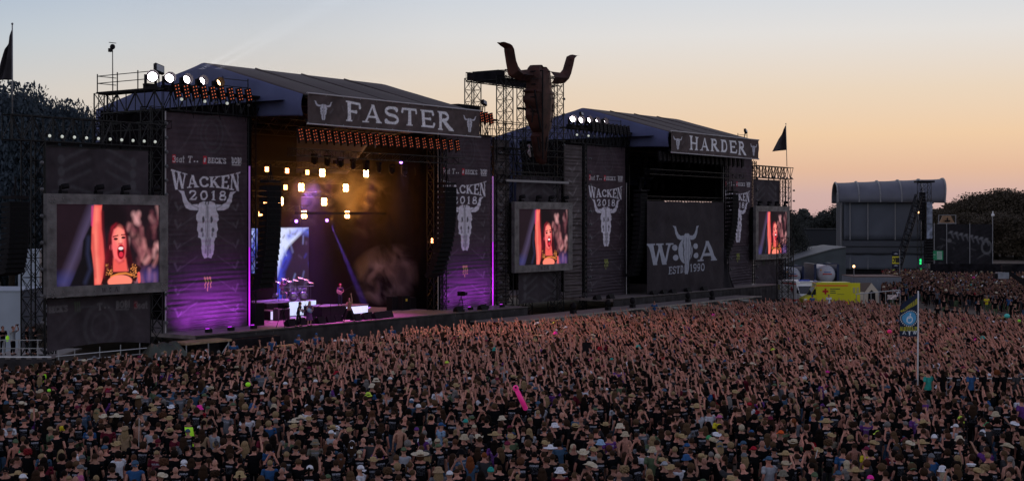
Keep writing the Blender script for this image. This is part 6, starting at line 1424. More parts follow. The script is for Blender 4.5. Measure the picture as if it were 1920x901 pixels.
SIT = (((.42, .16, .78), (.40, .18, .35), (.55, .2, .3)), ((.42, -.16, .78), (.40, -.18, .35), (.55, -.2, .3)))
dp = P(541, HY, 79.6); DZ = 3.05
me, pts = human("wide", "bent", .1, SIT); me.materials.append(PM["skin"]); o = bpy.data.objects.new("person", me); COL.objects.link(o); o.location = (dp.x, 80.3, DZ - .22); o.rotation_euler = (0, 0, FRONT); o.color = (.5, .28, .24, 1); tag(o, "drummer sitting behind the drum kit, lit pink", "person")
s = shirt(pts, .4); s.materials.clear(); s.materials.append(PM["shirt"]); add_part("top", s, o, (.3, .08, .2, 0)); add_part("hair", HM["long"], o, HC["redd"])
kit = empty("drum_kit", (dp.x, 79.3, DZ), "large shiny drum kit with cymbals on the riser before the LED wall", "drum kit"); CH = mat("drum_shell", (.35, .33, .40), .2, .7); CY = mat("cymbal_bronze", (.6, .5, .3), .25, .8); x0 = dp.x
for dx in (-.55, .55): MB().lathe((x0 + dx, 78.6, DZ + .36), [(.0, -.2), (.33, -.2), (.33, .25), (0, .25)], 16, Matrix.Rotation(R(90), 3, "X")).build("bass_drum", CH, kit)
for dx, dy, dz, r in ((-1.0, .3, .8, .17), (-.6, -.1, .95, .18), (-.15, -.2, 1.0, .18), (.35, -.2, 1.0, .19), (.8, 0, .9, .2), (1.2, .5, .6, .25), (-1.4, .6, .6, .25), (1.6, .3, .9, .16)):
    MB().lathe((x0 + dx, 79 + dy, DZ + dz - .3), [(0, 0), (r, 0), (r, .3), (0, .3)], 12).build("tom_drum", CH, kit)
for dx, dz in ((-1.7, 1.5), (-1.1, 1.75), (-.5, 1.55), (.2, 1.6), (.8, 1.75), (1.4, 1.6), (1.9, 1.35)):
    MB().lathe((x0 + dx, 79, DZ + dz), [(.26, 0), (.05, .03), (0, .05)], 12, Matrix.Rotation(R(18), 3, "X")).build("cymbal", CY, kit); MB().bar((x0 + dx, 79, DZ), (x0 + dx, 79, DZ + dz), .018, 4).build("cymbal_stand", CH, kit)
for z in (1.1,): MB().bar((x0 - 1.9, 78.7, DZ + z), (x0 + 1.9, 78.7, DZ + z), .03, 5).build("rack_tube", CH, kit)
# risers, light boxes, amps, monitors
LBOX = mat("glowing_white_panel", (.8, .85, 1), emit=.85, ecol=(.62, .72, .95), var=0)
def riser(pa, pb, Y, z0, z1, dep, label, panels=(), top=DECK):
    a, b = P(pa, HY, Y).x, P(pb, HY, Y).x; r = empty("stage_riser", ((a + b) / 2, Y, z0), label, "riser"); MB().b2((a, Y, z0), (b, Y + dep, z1 - .06)).build("body", SOOT, r); MB().b2((a - .03, Y - .03, z1 - .06), (b + .03, Y + dep, z1)).build("top_board", top, r)
    for (f0, f1, zb, zt) in panels:
        n = max(1, round((f1 - f0) * (b - a) / .9))
        for k in range(n): xa = a + (b - a) * (f0 + (f1 - f0) * k / n); xb = a + (b - a) * (f0 + (f1 - f0) * (k + 1) / n); MB().b2((xa + .02, Y - .05, z0 + zb), (xb - .02, Y - .005, z0 + zt)).build("light_panel", LBOX, r)
riser(500, 592, 78.0, ZD, 3.05, 3.4, "drum riser with glowing white front panels", [(.44, 1.0, .05, 1.12)])
riser(507, 523, 76.2, ZD, 2.62, 1.5, "low black riser with a glowing white front by the near speaker column", [(.0, .8, .05, .66)])
riser(604, 647, 75.4, ZD, 2.72, 2.0, "black riser the second guitarist stands on"); riser(648, 690, 75.6, ZD, 2.62, 2, "low riser with glowing white front right behind the singer", [(.02, .98, .05, .62)])
for k, (px, Y, w, h) in enumerate(((533, 75.2, 1.2, .9), (743, 76, 1.1, 1.15), (762, 75.5, 1.0, 1.2), (775, 75.8, .8, 1.0), (487, 73, .9, 1.6))):
    x = P(px, HY, Y).x; r = empty("amplifier", (x, Y, ZD), ("grey amplifier case by the drum riser", "black amplifier stack under the bright smoke", "black amplifier stack with a small yellow label", "squat black case at the far side of the lit stage", "tall black case behind the near speaker column")[k], "amplifier"); MB().b2((x - w / 2, Y, ZD), (x + w / 2, Y + .6, ZD + h)).build("case", mat("grey_case", (.10, .10, .11)) if k == 0 else SOOT, r); MB().b2((x - w * .42, Y - .02, ZD + .08), (x + w * .42, Y, ZD + h - .08)).build("grille", mat("speaker_grille"), r)
    if k == 2: MB().b2((x - .12, Y - .03, ZD + .75), (x + .1, Y - .02, ZD + .95)).build("label_plate", mat("yellow_plate", (.7, .5, .05)), r)
MON = MB().add([(-.3, -.25, 0), (.3, -.25, 0), (.3, .25, 0), (-.3, .25, 0), (-.3, -.05, .42), (.3, -.05, .42), (.3, .22, .25), (-.3, .22, .25)], [(0, 3, 2, 1), (4, 5, 6, 7), (0, 1, 5, 4), (1, 2, 6, 5), (2, 3, 7, 6), (3, 0, 4, 7)]).mesh("stage_monitor", SOOT)
for k, px in enumerate((545, 568, 592, 601, 622, 640, 668, 690, 697, 707, 722, 735)): x = P(px, HY, 70.8).x; inst("stage_monitor", MON, (x, 70.8 + (k % 3) * .2, ZD), scale=(1.3, 1.1, 1.25), label=f"black wedge monitor on the lit stage edge, {ORD[k]} from the near side", cat="stage monitor", group="wedge monitors along the lit stage edge")
for k, px in enumerate((1226, 1245, 1262, 1290, 1320, 860, 905, 1120, 1145)): x = P(px, HY, 70.6).x; inst("stage_monitor", MON, (x, 70.6, ZD), scale=(1.4, 1.1, 1.1), label=f"black wedge monitor on the long stage edge, {ORD[k]} %s" % ("before the W:O:A cloth" if k < 5 else "before the tall banners"), cat="stage monitor", group="wedge monitors along the long stage edge")
for px in (533, 620): x = P(px, HY, 71).x; r = empty("microphone_stand", (x, 71, ZD), f"thin microphone stand {'beside the amplifier case' if px == 533 else 'between guitarists and singer'}", "microphone stand"); MB().bar((x, 71, ZD), (x, 71, ZD + 1.4), .02).build("pole", SOOT, r); MB().bar((x, 71, ZD + 1.4), (x + .3, 70.8, ZD + 1.6), .018).build("boom", SOOT, r)
# camera operator and tripod on the stage edge
for k, (px, Y) in enumerate(((865, 70.4), (530, 70.6))):
    x = P(px, HY, Y).x; r = empty("camera_tripod", (x, Y, ZD), f"{'black broadcast camera on a tripod before the second tall banner' if k == 0 else 'black camera tripod near the bassist'}", "camera")
    for a in range(3): MB().bar((x, Y, ZD + 1.3), (x + .45 * math.cos(a * 2.1), Y + .45 * math.sin(a * 2.1), ZD), .025).build("leg", SOOT, r)
    MB().box((x, Y, ZD + 1.5), (.3, .6, .35)).bar((x, Y - .3, ZD + 1.5), (x, Y - .6, ZD + 1.5), .1, 8).build("camera_body", SOOT, r)
# LED wall inside the stage
def led_paint(w, h, seed):
    p = Paint(w, h, 80, 150, C3(14, 12, 26), .2, seed); rr = random.Random(seed)
    p.poly([(0, h * .35), (w * .18, h * .6), (w * .35, h * .75), (w * .9, h * .98), (w, h), (0, h)], C3(215, 225, 255), .95, soft=.15); p.stroke([(w * .05, h * .05), (w * .1, h * .45), (w * .3, h * .62)], .25, C3(60, 80, 235), .9, soft=.5)
    p.poly([(w * .15, 0), (w * .3, h * .4), (w * .6, h * .75), (w, h * .85), (w, 0)], C3(28, 22, 38), .97, soft=.2); p.stroke([(w * .35, h * .88), (w * .7, h * .97), (w, h * .93)], .2, C3(90, 120, 250), .7, soft=.3)
    for i in range(40): x, y = rr.uniform(0, w), rr.uniform(0, h); c = rr.choice([(20, 25, 70), (150, 170, 240), (90, 80, 110), (50, 70, 190)]); p.stroke([(x, y), (x + rr.uniform(-.4, .4), y + rr.uniform(-.8, .8))], rr.uniform(.02, .09), C3(*c), rr.uniform(.3, .8), soft=.12)
    return p
for px0, px1, py0, py1, Y, lb, s in ((520, 579, 426, 566, 83.5, "tall LED wall glowing blue and white behind the drum kit", 4), (470, 483, 428, 512, 80, "slim strip of LED wall glowing blue at the near edge of the stage opening", 6)):
    a, b_ = P(px0, HY, Y).x, P(px1, HY, Y).x; zt, zb = P((px0 + px1) / 2, py0, Y).z, P((px0 + px1) / 2, py1, Y).z; r = empty("led_wall", ((a + b_) / 2, Y, zb), lb, "LED wall")
    cloth_grid("display", (a, Y, zb), b_ - a, zt - zb, 80, 150, 0, 1, led_paint(b_ - a, zt - zb, s), mat("led_wall_display", src="vc", emit=1.1), r); MB().b2((a, Y + .05, zb), (b_, Y + .3, zt)).build("back_case", SOOT, r)
# ================================================================ haze and smoke inside the lit stage
def vol(name, lo, hi, dens, col, noise=None, label=None):
    m = bpy.data.materials.new(name); m.use_nodes = True; t = m.node_tree; t.nodes.remove(t.nodes["Principled BSDF"]); v = t.nodes.new("ShaderNodeVolumePrincipled"); v.inputs["Color"].default_value = (*col, 1); v.inputs["Density"].default_value = dens; v.inputs["Anisotropy"].default_value = .3
    t.links.new(v.outputs[0], t.nodes["Material Output"].inputs["Volume"])
    if noise:
        tc = t.nodes.new("ShaderNodeTexCoord"); no = t.nodes.new("ShaderNodeTexNoise"); no.inputs["Scale"].default_value = noise; no.inputs["Detail"].default_value = 5; no.inputs["Distortion"].default_value = 1.2; t.links.new(tc.outputs["Object"], no.inputs["Vector"])
        gr = t.nodes.new("ShaderNodeTexGradient"); gr.gradient_type = "SPHERICAL"; mp = t.nodes.new("ShaderNodeMapping"); sz = [abs(h - l) / 2 for l, h in zip(lo, hi)]; mp.inputs["Scale"].default_value = [1 / s for s in sz]; mp.inputs["Location"].default_value = (0, 0, -1) ; t.links.new(tc.outputs["Object"], mp.inputs[0]); t.links.new(mp.outputs[0], gr.inputs[0])
        a = t.nodes.new("ShaderNodeMapRange"); a.inputs["From Min"].default_value = .47; a.inputs["From Max"].default_value = .66; t.links.new(no.outputs["Fac"], a.inputs[0]); b = t.nodes.new("ShaderNodeMath"); b.operation = "MULTIPLY"; t.links.new(a.outputs[0], b.inputs[0]); t.links.new(gr.outputs["Fac"], b.inputs[1]); c = t.nodes.new("ShaderNodeMath"); c.operation = "MULTIPLY"; t.links.new(b.outputs[0], c.inputs[0]); c.inputs[1].default_value = dens; t.links.new(c.outputs[0], v.inputs["Density"])
    o = MB().b2(lo, hi).build(name, m, kind="stuff", label=label); return o
vol("stage_haze", (XF0 + .6, 74.4, ZD + .05), (XF0 + 21.2, 89.3, 16.3), .0025, (.9, .86, .82), label="thin haze glowing orange and violet inside the lit stage")
sA, sB = P(688, 575, 77), P(792, 470, 77); vol("smoke", (sA.x - 1, 75.2, 2.0), (sB.x + 2.0, 80, sB.z + .8), 1.1, (.95, .9, .92), .34, label="puff of pale stage smoke at the far side of the lit stage")
for k_, (pa, pb, ya, yb, dn) in enumerate(((530, 700, 295, 430, .16), (630, 800, 285, 455, .24))):
    vA, vB = P(pa, yb, 80.5), P(pb, ya, 80.5); vol("stage_smoke", (vA.x, 77.8, vA.z), (vB.x, 84, vB.z), dn, (1, .95, .9), (.5, .38)[k_], label=("smoke drifting among the near orange lamps", "thicker smoke glowing orange around the brightest lamp")[k_])
lamp("smoke_light", "SPOT", (P(760, 300, 74.6)), 2600, (.85, .42, .95), P(735, 545, 77), .3, 38, 1)
bx = D(290, 150, 90); by = D(520, 40, 104); vol("searchlight_haze", (58, 62, 19.4), (76, 76, 25.5), .004, (1, 1, 1), label="thin air haze above the near searchlights showing their beams")
for px, py, dx in ((335, 152, 0), (366, 153, .02)):
    o0 = D(px, py, 91.5); lamp("searchlight_beam", "SPOT", o0, 100000, (.9, .9, 1), o0 + (UDIR * .86 + Vector((0, 0, .46 + dx))) * 8, .08, 5, .5)
# ================================================================ near side: platform, container, scaffold
r = empty("crew_platform", (47, 74, 0), "railed crew platform with black skirt at the near end of the stage", "platform"); zt = 1.15; d = 84
A_, B_ = D(-30, 411, d), D(96, 411, d)
def along(f, dz, off=0.0): v = A_.lerp(B_, f) + DDIR * off; return Vector((v.x, v.y, dz))
MB().sheet(lambda u, v: along(u, zt * v, .05 * math.sin(u * 40)), 40, 3).build("skirt", SKIRT, r, thick=.02); MB().slab([along(0, zt), along(1, zt), along(1, zt, 6), along(0, zt, 6)], (0, 0, 1), .1).build("floor_board", DECK, r)
MB().bar(along(0, zt + .03), along(1, zt + .03), .05, 4).build("edge_rail", WHITE, r)
for h in (.55, 1.05): piece("guard_rail", along(0, zt + h), along(.86, zt + h), .035, r).data = MB().bar((0, 0, 0), (1, 0, 0), 1, 4).mesh("guard_rail", RAIL)
for f in (.05, .3, .52, .8): piece("guard_post", along(f, zt), along(f, zt + 1.1), .035, r).data = MB().bar((0, 0, 0), (1, 0, 0), 1, 4).mesh("guard_post", RAIL)
for k, (px, lb, top, pose, hat) in enumerate(((5, "person in black T-shirt leaning on the crew platform rail", "black", "bent", None), (24, "person in pale T-shirt filming from the crew platform", "ltgrey", "cam", None), (50, "person in black shorts and T-shirt on the crew platform by the lattice tower", "black", "down", None), (63, "dark figure on the crew platform half behind the lattice tower", "black", "bent", None))):
    p = D(px, 411, d + 1.6); person(Vector((p.x, p.y, zt)), pose, ("short", "brown") if k != 1 else ("buzz", "ltbrown"), hat, ("tee", top), 0, rz=R(-100 + 30 * k), label=lb, group="people on the crew platform")
MB().b2((0, 0, 0), (.3, .2, .5)).mesh("x", SOOT); pv = D(14, 634, d + 1); MB().ball(pv, .12, 8, 6, (1.1, .5, 1.6)).build("vest_bundle", mat("neon_vest", (.45, 1, .05)), label="neon yellow vest hanging by the crew platform rail", cat="vest")
CONT = mat("white_container_paint", (.42, .48, .56), .5, var=.08, scale=.7)
def container(pl, pr, pt, pb_, d, dep, label, m=CONT, ribs=True, roofm=None, name="container", zb=0):
    a, b = D(pl, 411, d), D(pr, 411, d); zt = D(pl, pt, d).z; r = empty(name, ((a + b) / 2).xy.to_3d() + Vector((0, 0, zb)), label, name.replace("_", " ")); V = lambda f, off, z: Vector(((a.lerp(b, f) + DDIR * off).x, (a.lerp(b, f) + DDIR * off).y, z))
    MB().slab([V(0, 0, zb), V(1, 0, zb), V(1, 0, zt), V(0, 0, zt)], -DDIR, dep).build("body", m, r)
    if ribs:
        n = int((b - a).length / .35); q = MB().box((0, 0, 0), (.14, .05, (zt - zb) * .92)).mesh("panel_rib", m)
        for i in range(n): inst("panel_rib", q, V((i + .5) / n, -.03, (zt + zb) / 2), r, rot=(0, 0, VIEW_Z))
    MB().slab([V(-.01, -.06, zt + .01), V(1.01, -.06, zt + .01), V(1.01, dep, zt + .01), V(-.01, dep, zt + .01)], (0, 0, 1), -.07).build("roof", roofm or m, r); return r, V
container(-60, 38, 546, 640, 98, 6, "pale blue-white container behind the crew platform", ribs=False)
container(34, 74, 470, 640, 108, 6, "taller pale container beside the crew platform, behind the lattice tower", ribs=False)
# scaffold fence, tarpaulin, wooden ramp under the first screens
r = empty("scaffold_rail", P(200, 650, 71), "grey scaffold railing along the ground under the nearest screen", "scaffold"); rl = MB().bar((0, 0, 0), (1, 0, 0), 1, 5).mesh("tube", RAIL)
for z in (.5, 1.0, 1.35): piece("tube", (P(105, HY, 70.5).x, 70.5, z), (P(300, HY, 70.5).x, 70.5, z), .035, r, rl)
for px in (110, 140, 187, 226, 262, 298): piece("tube", (P(px, HY, 70.5).x, 70.5, 0), (P(px, HY, 70.5).x, 70.5, 1.7), .035, r, rl)
TARP = mat("olive_tarpaulin", (.045, .055, .045), .45, var=.4, scale=1.5, bump=.6); t0, t1 = P(268, HY, 69).x, P(347, HY, 69).x
def tarp(u, v): x = t0 + (t1 - t0) * u; hgt = 1.75 * min(1, 4 * u * (1 - u) + .35) * (1 - .0 * v); return (x + .1 * math.sin(v * 12), 69 + 2 * (v - .5) * (1.2 + .2 * math.sin(u * 14)), hgt * (1 - abs(2 * v - 1) ** 2.2) + .06 * math.sin(u * 22 + v * 8))
MB().sheet(tarp, 24, 16).build("tarpaulin", TARP, label="crumpled olive tarpaulin draped over cases below the first tall banner", cat="tarpaulin", thick=.02)
r = empty("stage_ramp", (P(385, HY, 68.5).x, 68.5, 0), "low wooden platform on steel legs before the first tall banner", "platform"); xa, xb = P(345, HY, 68.6).x, P(431, HY, 68.6).x
MB().b2((xa, 68.4, 1.52), (xb, 70.0, 1.66)).build("wood_board", mat("raw_wood", (.30, .21, .13), .7, var=.3), r)
for x in (xa + .1, (xa + xb) / 2, xb - .2): piece("steel_leg", (x, 68.5, 0), (x, 68.5, 1.52), .05, r, rl)
piece("diagonal_brace", (xb - 1.2, 68.5, .3), (xb - .2, 68.5, 1.4), .04, r, rl)
MB().b2((P(432, HY, 68.9).x, 68.6, 0), (P(520, HY, 68.9).x, 69.8, 1.55)).build("covered_case", BLACK, label="long black-covered box in front of the stage skirt", cat="case")
MB().b2((P(430, HY, 67.6).x, 67.2, .9), (P(575, HY, 67.6).x, 67.9, 1.0)).build("wooden_step", mat("raw_wood"), label="narrow wooden step running along the stage front behind blue-shirted crew", cat="step")
# low front catwalk with crumpled skirt before centre tower and dark stage
r = empty("catwalk", (130, 67, 0), "low black catwalk with crumpled skirt and pale edge along the dark stage", "catwalk"); c0, c1 = P(935, HY, 66.8).x, P(1424, HY, 66.8).x
MB().b2((c0, 66.6, 1.08), (c1, 69.7, 1.18)).build("floor_board", DECK, r); MB().b2((c0, 66.52, 1.08), (c1, 66.6, 1.2)).build("pale_edge", mat("pale_edge", (.30, .27, .24), .5, var=.4), r)
MB().sheet(lambda u, v: (c0 + (c1 - c0) * u, 66.55 - (.22 * abs(math.sin(u * 95 + math.sin(u * 31) * 3)) * (1 - v)) + .08 * math.sin(v * 9 + u * 60), 1.1 * v), 260, 6).build("skirt", mat("shiny_black_foil", (.03, .03, .032), .35, var=.5, spec=.6), r)
for k, px in enumerate((1075, 1140, 1186, 1290, 1335)): x = P(px, HY, 67.6).x; q = empty("floor_light", (x, 67.6, 1.18), f"small dark moving light on the low catwalk, {ORD[k]} from the centre tower", "stage light", "moving lights on the low catwalk"); MB().box((x, 67.6, 1.35), (.5, .4, .3)).build("base", SOOT, q); MB().ball((x, 67.6, 1.85), .28, 8, 6, (1, 1, 1.2)).build("housing", SOOT, q)
# ================================================================ beyond: third stage and back field
LW = mat("grey_stage_wall", (.085, .095, .12), .7, var=.12, scale=.3, bump=.2); LR = mat("grey_barrel_roof", (.12, .125, .155), .6, var=.15, scale=.4, bump=.1); PIPE = mat("pale_pipe", (.20, .20, .215), .5)
L0, L1 = D(1582, 411, 232), D(1728, 411, 230); L0.z = L1.z = 0; AX = (L1 - L0).normalized(); LN = (L1 - L0).length; DP = Vector((-AX.y, AX.x, 0)); DP = DP if DP.dot(DDIR) > 0 else -DP
r = empty("third_stage", L0, "grey barrel-roofed concert stage across the field, closed side towards us", "stage"); Q = lambda s, t, z: L0 + AX * s + DP * t + Vector((0, 0, z))
def wall(s, t0_, s1, t1_, z0, z1, nm, m=LW): return MB().sheet(lambda u, v: Q(s + (s1 - s) * u, t0_ + (t1_ - t0_) * u + .08 * math.sin(u * 25) * (1 - v), z0 + (z1 - z0) * v), 30, 6).build(nm, m, r, thick=.1)
wall(0, 0, LN, 0, 6.0, 12.9, "upper_wall"); wall(-.2, -.5, LN + .6, -.5, 3.7, 6.0, "middle_wall", mat("dark_grey_wall", (.06, .065, .08), .7)); wall(.2, -.4, LN + .8, -.4, 1.2, 3.7, "lower_wall")
wall(0, 12, LN, 12, 1, 12.9, "far_wall"); MB().slab([Q(0, 0, 0), Q(LN + 3, 0, 0), Q(LN + 3, 12, 0), Q(0, 12, 0)], (0, 0, 1), -1.3).build("deck", SOOT, r)
for f in (.08, .31, .66, .99): MB().bar(Q(LN * f, -.3, 1.2), Q(LN * f, -.3, 12.9), .10, 5).build("wall_pipe", PIPE, r)
for z in (6.05, 3.7, 5.0): MB().bar(Q(-.2, -.62, z), Q(LN + .6, -.62, z), .06, 4).build("horizontal_pipe", SOOT, r)
RL = LN + 4.6; RIDGE = lambda s: 15.8 + .6 * s / RL
def barrel(u, v):
    s = -1.0 + RL * u; a = math.pi * (v * 1.0) ; sag = .22 * abs(math.sin(u * 5 * math.pi)) * math.sin(a); ez = 12.3 + (0 if u < .8 else -.1 * (u - .8) * 5)
    return Q(s + (0 if u < .9 else .5 * math.sin(a)), 6 - 7.0 * math.cos(a), ez + (RIDGE(s) - ez) * math.sin(a) ** .75 - .25 * sag)
MB().sheet(barrel, 50, 24).build("barrel_roof", LR, r, thick=.1)
for k in range(6):
    u = k / 5; MB().path([barrel(min(u, 1), v / 14) + Vector((0, 0, .06)) for v in range(15)], .14, 6).build("roof_arch", PIPE, r)
MB().sheet(lambda u, v: Q(-.2, .6 + 10.8 * u, 1 + (11.3 + 3.0 * math.sin(math.pi * u) ** .8) * v), 16, 8).build("end_curtain", mat("dark_grey_wall"), r)
for t_ in (.3, 3.2, 6, 8.8): MB().bar(Q(-.5, t_, 0), Q(-.5, t_, 12.5 + 2 * math.sin(t_ / 6 * 1.5)), .12, 5).build("end_pipe", PIPE, r)
MB().slab([Q(LN + .8, 1, 1.3), Q(LN + .8, 11, 1.3), Q(LN + .8, 11, 12.6), Q(LN + .8, 1, 12.6)], AX, .3).build("shade_sheet", SOOT, r)  # black sheet across the mouth stands in for the shade inside
lx, ly = D(1733, 411, 225).xy; c = cage("speaker_tower", lx, ly, 0, 15.4, 1.7, 1.6, "black scaffold tower with loudspeakers beside the barrel-roofed stage"); MB().box((lx, ly, 15.6), (2.8, 2.0, .3), VIEW_Z).build("top_platform", SOOT, c)
MB().box(Vector((lx, ly, 7.8)) - DDIR * 1.2 + UDIR * .5, (.9, .06, 9.0), VIEW_Z).build("printed_strip", mat("pale_strip", (.22, .25, .32), .7, var=.7, scale=1.5), c)
for i in range(9): MB().box(Vector((lx, ly, 6.2 - i * .45)) - DDIR * (1.5 + .03 * i) + UDIR * .2, (1.3, .8, .4), VIEW_Z).build("speaker_cabinet", SOOT, c)
for i in range(9): MB().box(Vector((lx, ly, 13.6 - i * .5)) - DDIR * .6 + UDIR * -.5, (.8, .8, .45), VIEW_Z).build("speaker_cabinet", SOOT, c)
b0, b1 = D(1684, 505, 214), D(1724, 366, 222); truss("crane_boom", b0, b1, .9, .9, 13, "black lattice crane boom leaning in front of the grey stage", "crane", up=DDIR, r=.09, rb=.05, pieces=False)
MB().path([b1, D(1729, 352, 222), D(1728, 500, 222)], .04, 4).build("hoist_cable", SOOT, label="thin hoist cable hanging from the crane boom's tip", cat="cable")
# yellow flag on pole, mirrored letters
dY = 205; a, b_ = D(1672, 502, dY), D(1686, 472, dY); p = Paint(1.15, 2.4, 46, 96, (.02, .022, .04), .1, 3); p.poly([(.03, .62), (1.12, .62), (1.12, 1.72), (.03, 1.72)], (.62, .55, .04)); text(p, "HFC", .1, .85, .62, (.02, .02, .03), w=.95, mirror=True, serif=False, weight=1.5)
for y in (.3, 2.05): p.poly([(.25, y), (.9, y), (.58, y + .18)], (.3, .32, .4)); p.ell((.58, y + .05), .3, .05, (.5, .5, .55), soft=.4)
r = empty("pole_banner", D(1687, 549, dY), "yellow and dark blue pole banner with mirrored letters before the grey stage", "banner"); MB().bar(D(1687.5, 535, dY), D(1686.5, 468, dY), .07, 6).build("pole", PIPE, r); cloth_grid("cloth", D(1672.5, 502, dY), 1.15, 2.4, 46, 96, .03, 4, p, PRINT, r, ax=UDIR)
# printed hoarding
dH = 290; ha, hb = D(1750, 516, dH), D(1861, 420, dH); w = (hb - ha).dot(UDIR); h = hb.z - ha.z; p = Paint(w, h, 200, 160, (.020, .019, .023), .3, 6); rr = random.Random(8)
for i in range(8): x = w * (.3 + .085 * i); y = h * (.85 - .02 * i); p.stroke([(x, y), (x + .5, y - 1.3)], .16, (.17, .17, .19), .9, soft=.2, w1=.05); p.stroke([(x - .4, y - .2), (x, y), (x + .25, y + .05)], .12, (.2, .2, .22), .8, soft=.2)
for i in range(14): x, y = rr.uniform(.2, w), rr.uniform(1, h * .7); p.stroke([(x, y), (x + rr.uniform(-2, 2), y + rr.uniform(-1, 1))], .06, (.11, .11, .12), .6, soft=.2)
p.ell((w * .9, h * .55), 1.0, 1.3, (.12, .12, .13), .8, ring=.2, soft=.1); p.ell((w * .27, h * .68), .5, .4, (.16, .16, .17), .7, soft=.4)
r = empty("printed_hoarding", ha, "wide black bone-printed cloth hoarding before the trees beyond the third stage", "hoarding"); cloth_grid("printed_cloth", ha, w, h, 200, 160, .1, 5, p, PRINT, r, ax=UDIR)
for f in (0.01, .22, .61, .995): MB().bar(ha + UDIR * w * f - DDIR * .2 - Vector((0, 0, 3)), ha + UDIR * w * f - DDIR * .2 + Vector((0, 0, h + .2 + (2.0 if f > .9 else 0))), .10, 6).build("post", PIPE, r)
gl = hb + Vector((0, 0, 1.9)) - DDIR * .2; MB().ball(gl, .35, 8, 6).bar(gl, gl + Vector((0, 0, .8)), .12).box(gl, (.5, .3, .5)).build("post_finial", WHITE, label="white lantern-like finial on the tall post of the printed hoarding", cat="finial")
# green sign
dG = 262; p = Paint(2.3, 1.75, 60, 46, (.02, .28, .12), .1, 3); p.poly([(1.15, .15), (2.05, .15), (2.05, 1.6), (1.15, 1.6)], (.55, .62, .6)); 
for i in range(5): p.stroke([(1.2 + .17 * i, .25), (1.35 + .15 * i, 1.5)], .04, (.02, .28, .12))
p.stroke([(.15, 1.0), (.8, 1.0)], .06, (.5, .6, .55)); p.stroke([(.15, .6), (.6, .6)], .04, (.4, .5, .45))
r = empty("emergency_sign", D(1745, 488, dG), "green and white emergency sign hanging between third stage and hoarding", "sign"); cloth_grid("sign_face", D(1745.5, 487, dG), 2.3, 1.75, 60, 46, 0, 1, p, mat("sign_print", src="vc", rough=.5, emit=0), r, ax=UDIR); MB().slab([D(1745.5, 487, dG + .1), D(1768.5, 487, dG + .1), D(1768.5, 469, dG + .1), D(1745.5, 469, dG + .1)], -DDIR, .1).build("sign_back", SOOT, r); MB().bar(D(1746, 469, dG + .2), D(1744, 455, dG + .2), .06).bar(D(1768, 469, dG + .2), D(1770, 455, dG + .2), .06).build("hanger", SOOT, r)
# ornamental gate top
dO = 315; WOODT = mat("tan_board", (.28, .17, .10), .7, var=.2); r = empty("ornamental_gate", D(1776, 418, dO), "tan ornamental board frame with an emblem above the hoarding", "gate")
MB().slab([D(x, y, dO) for x, y in ((1761, 418), (1790, 418), (1786, 411), (1783, 404), (1768, 404), (1765, 411))], -DDIR, .4).build("board", WOODT, r); MB().ball(D(1775.5, 410.5, dO) - DDIR * .4, .32, 8, 6, (1, .4, 1.2)).box(D(1775.5, 414, dO) - DDIR * .35, (1.3, .1, .3), VIEW_Z).build("emblem", SOOT, r)
MB().bar(D(1760, 403, dO), D(1792, 403, dO), .1).bar(D(1792, 403, dO), D(1792, 520, dO), .12).bar(D(1760, 403, dO), D(1760, 520, dO), .12).bar(D(1758, 418.5, dO), D(1793, 418.5, dO), .15).build("frame", PIPE, r)
# marquee and vehicles
MQ = mat("grey_green_marquee", (.07, .085, .095), .7, var=.2, scale=.5)
def shed(pts_front, d, dep, label, name, cat, m, roofm=None, doors=None):
    f = [D(x, y, d) for x, y in pts_front]; r = empty(name, f[0], label, cat); MB().slab(f, -DDIR, dep).build("body", m, r)
    top = [p for p in f if p.z > min(q.z for q in f) + .5]; 
    for a, b in zip(top, top[1:]): MB().slab([a - DDIR * .2 + Vector((0, 0, .03)), b - DDIR * .2 + Vector((0, 0, .03)), b + DDIR * dep + Vector((0, 0, .03)), a + DDIR * dep + Vector((0, 0, .03))], Vector((0, 0, 1)), -.12).build("roof", roofm or m, r)
    return r
shed([(1478, 560), (1478, 492), (1505, 483), (1560, 468), (1586, 464), (1586, 560)], 190, 14, "grey-green marquee with a long sloping roof behind the ambulances", "marquee", "tent", MQ, mat("marquee_roof", (.13, .135, .14), .6))
shed([(1478, 560), (1478, 430), (1583, 430), (1583, 560)], 262, 6, "long dark backstage wall beside the grey stage", "backstage_wall", "wall", mat("dark_blue_wall", (.030, .034, .042), .8))
container(1600, 1690, 519, 560, 172, 6, "grey site container with brown roof in front of the grey stage", mat("grey_container", (.17, .19, .23), .55, var=.1), roofm=mat("brown_roof", (.15, .09, .075), .8))
r = empty("party_tent", D(1632, 580, 152), "small white gabled tent with brown roof beside the yellow ambulance", "tent"); T = lambda x, y, o=0: D(x, y, 152) + DDIR * o
MB().slab([T(1620, 580), T(1622, 547), T(1634, 530), T(1648, 547), T(1648, 580)], -DDIR, .1).build("gable_panel", mat("cream_cloth", (.55, .48, .40), .8), r); MB().slab([T(1605, 546), T(1606, 530), T(1634, 529.5), T(1621, 547)], -DDIR, .1).build("roof_panel", mat("brown_tent_roof", (.16, .12, .11), .8), r); MB().slab([T(1605, 580), T(1605, 546), T(1621, 547), T(1621, 580)], -DDIR, .08).build("side_panel", mat("cream_cloth"), r); MB().slab([T(1627, 580, -.05), T(1628, 549, -.05), T(1634, 543, -.05), T(1641, 549, -.05), T(1642, 580, -.05)], -DDIR, .05).build("opening", SOOT, r)  # tent opening is a black sheet in place of the shade within
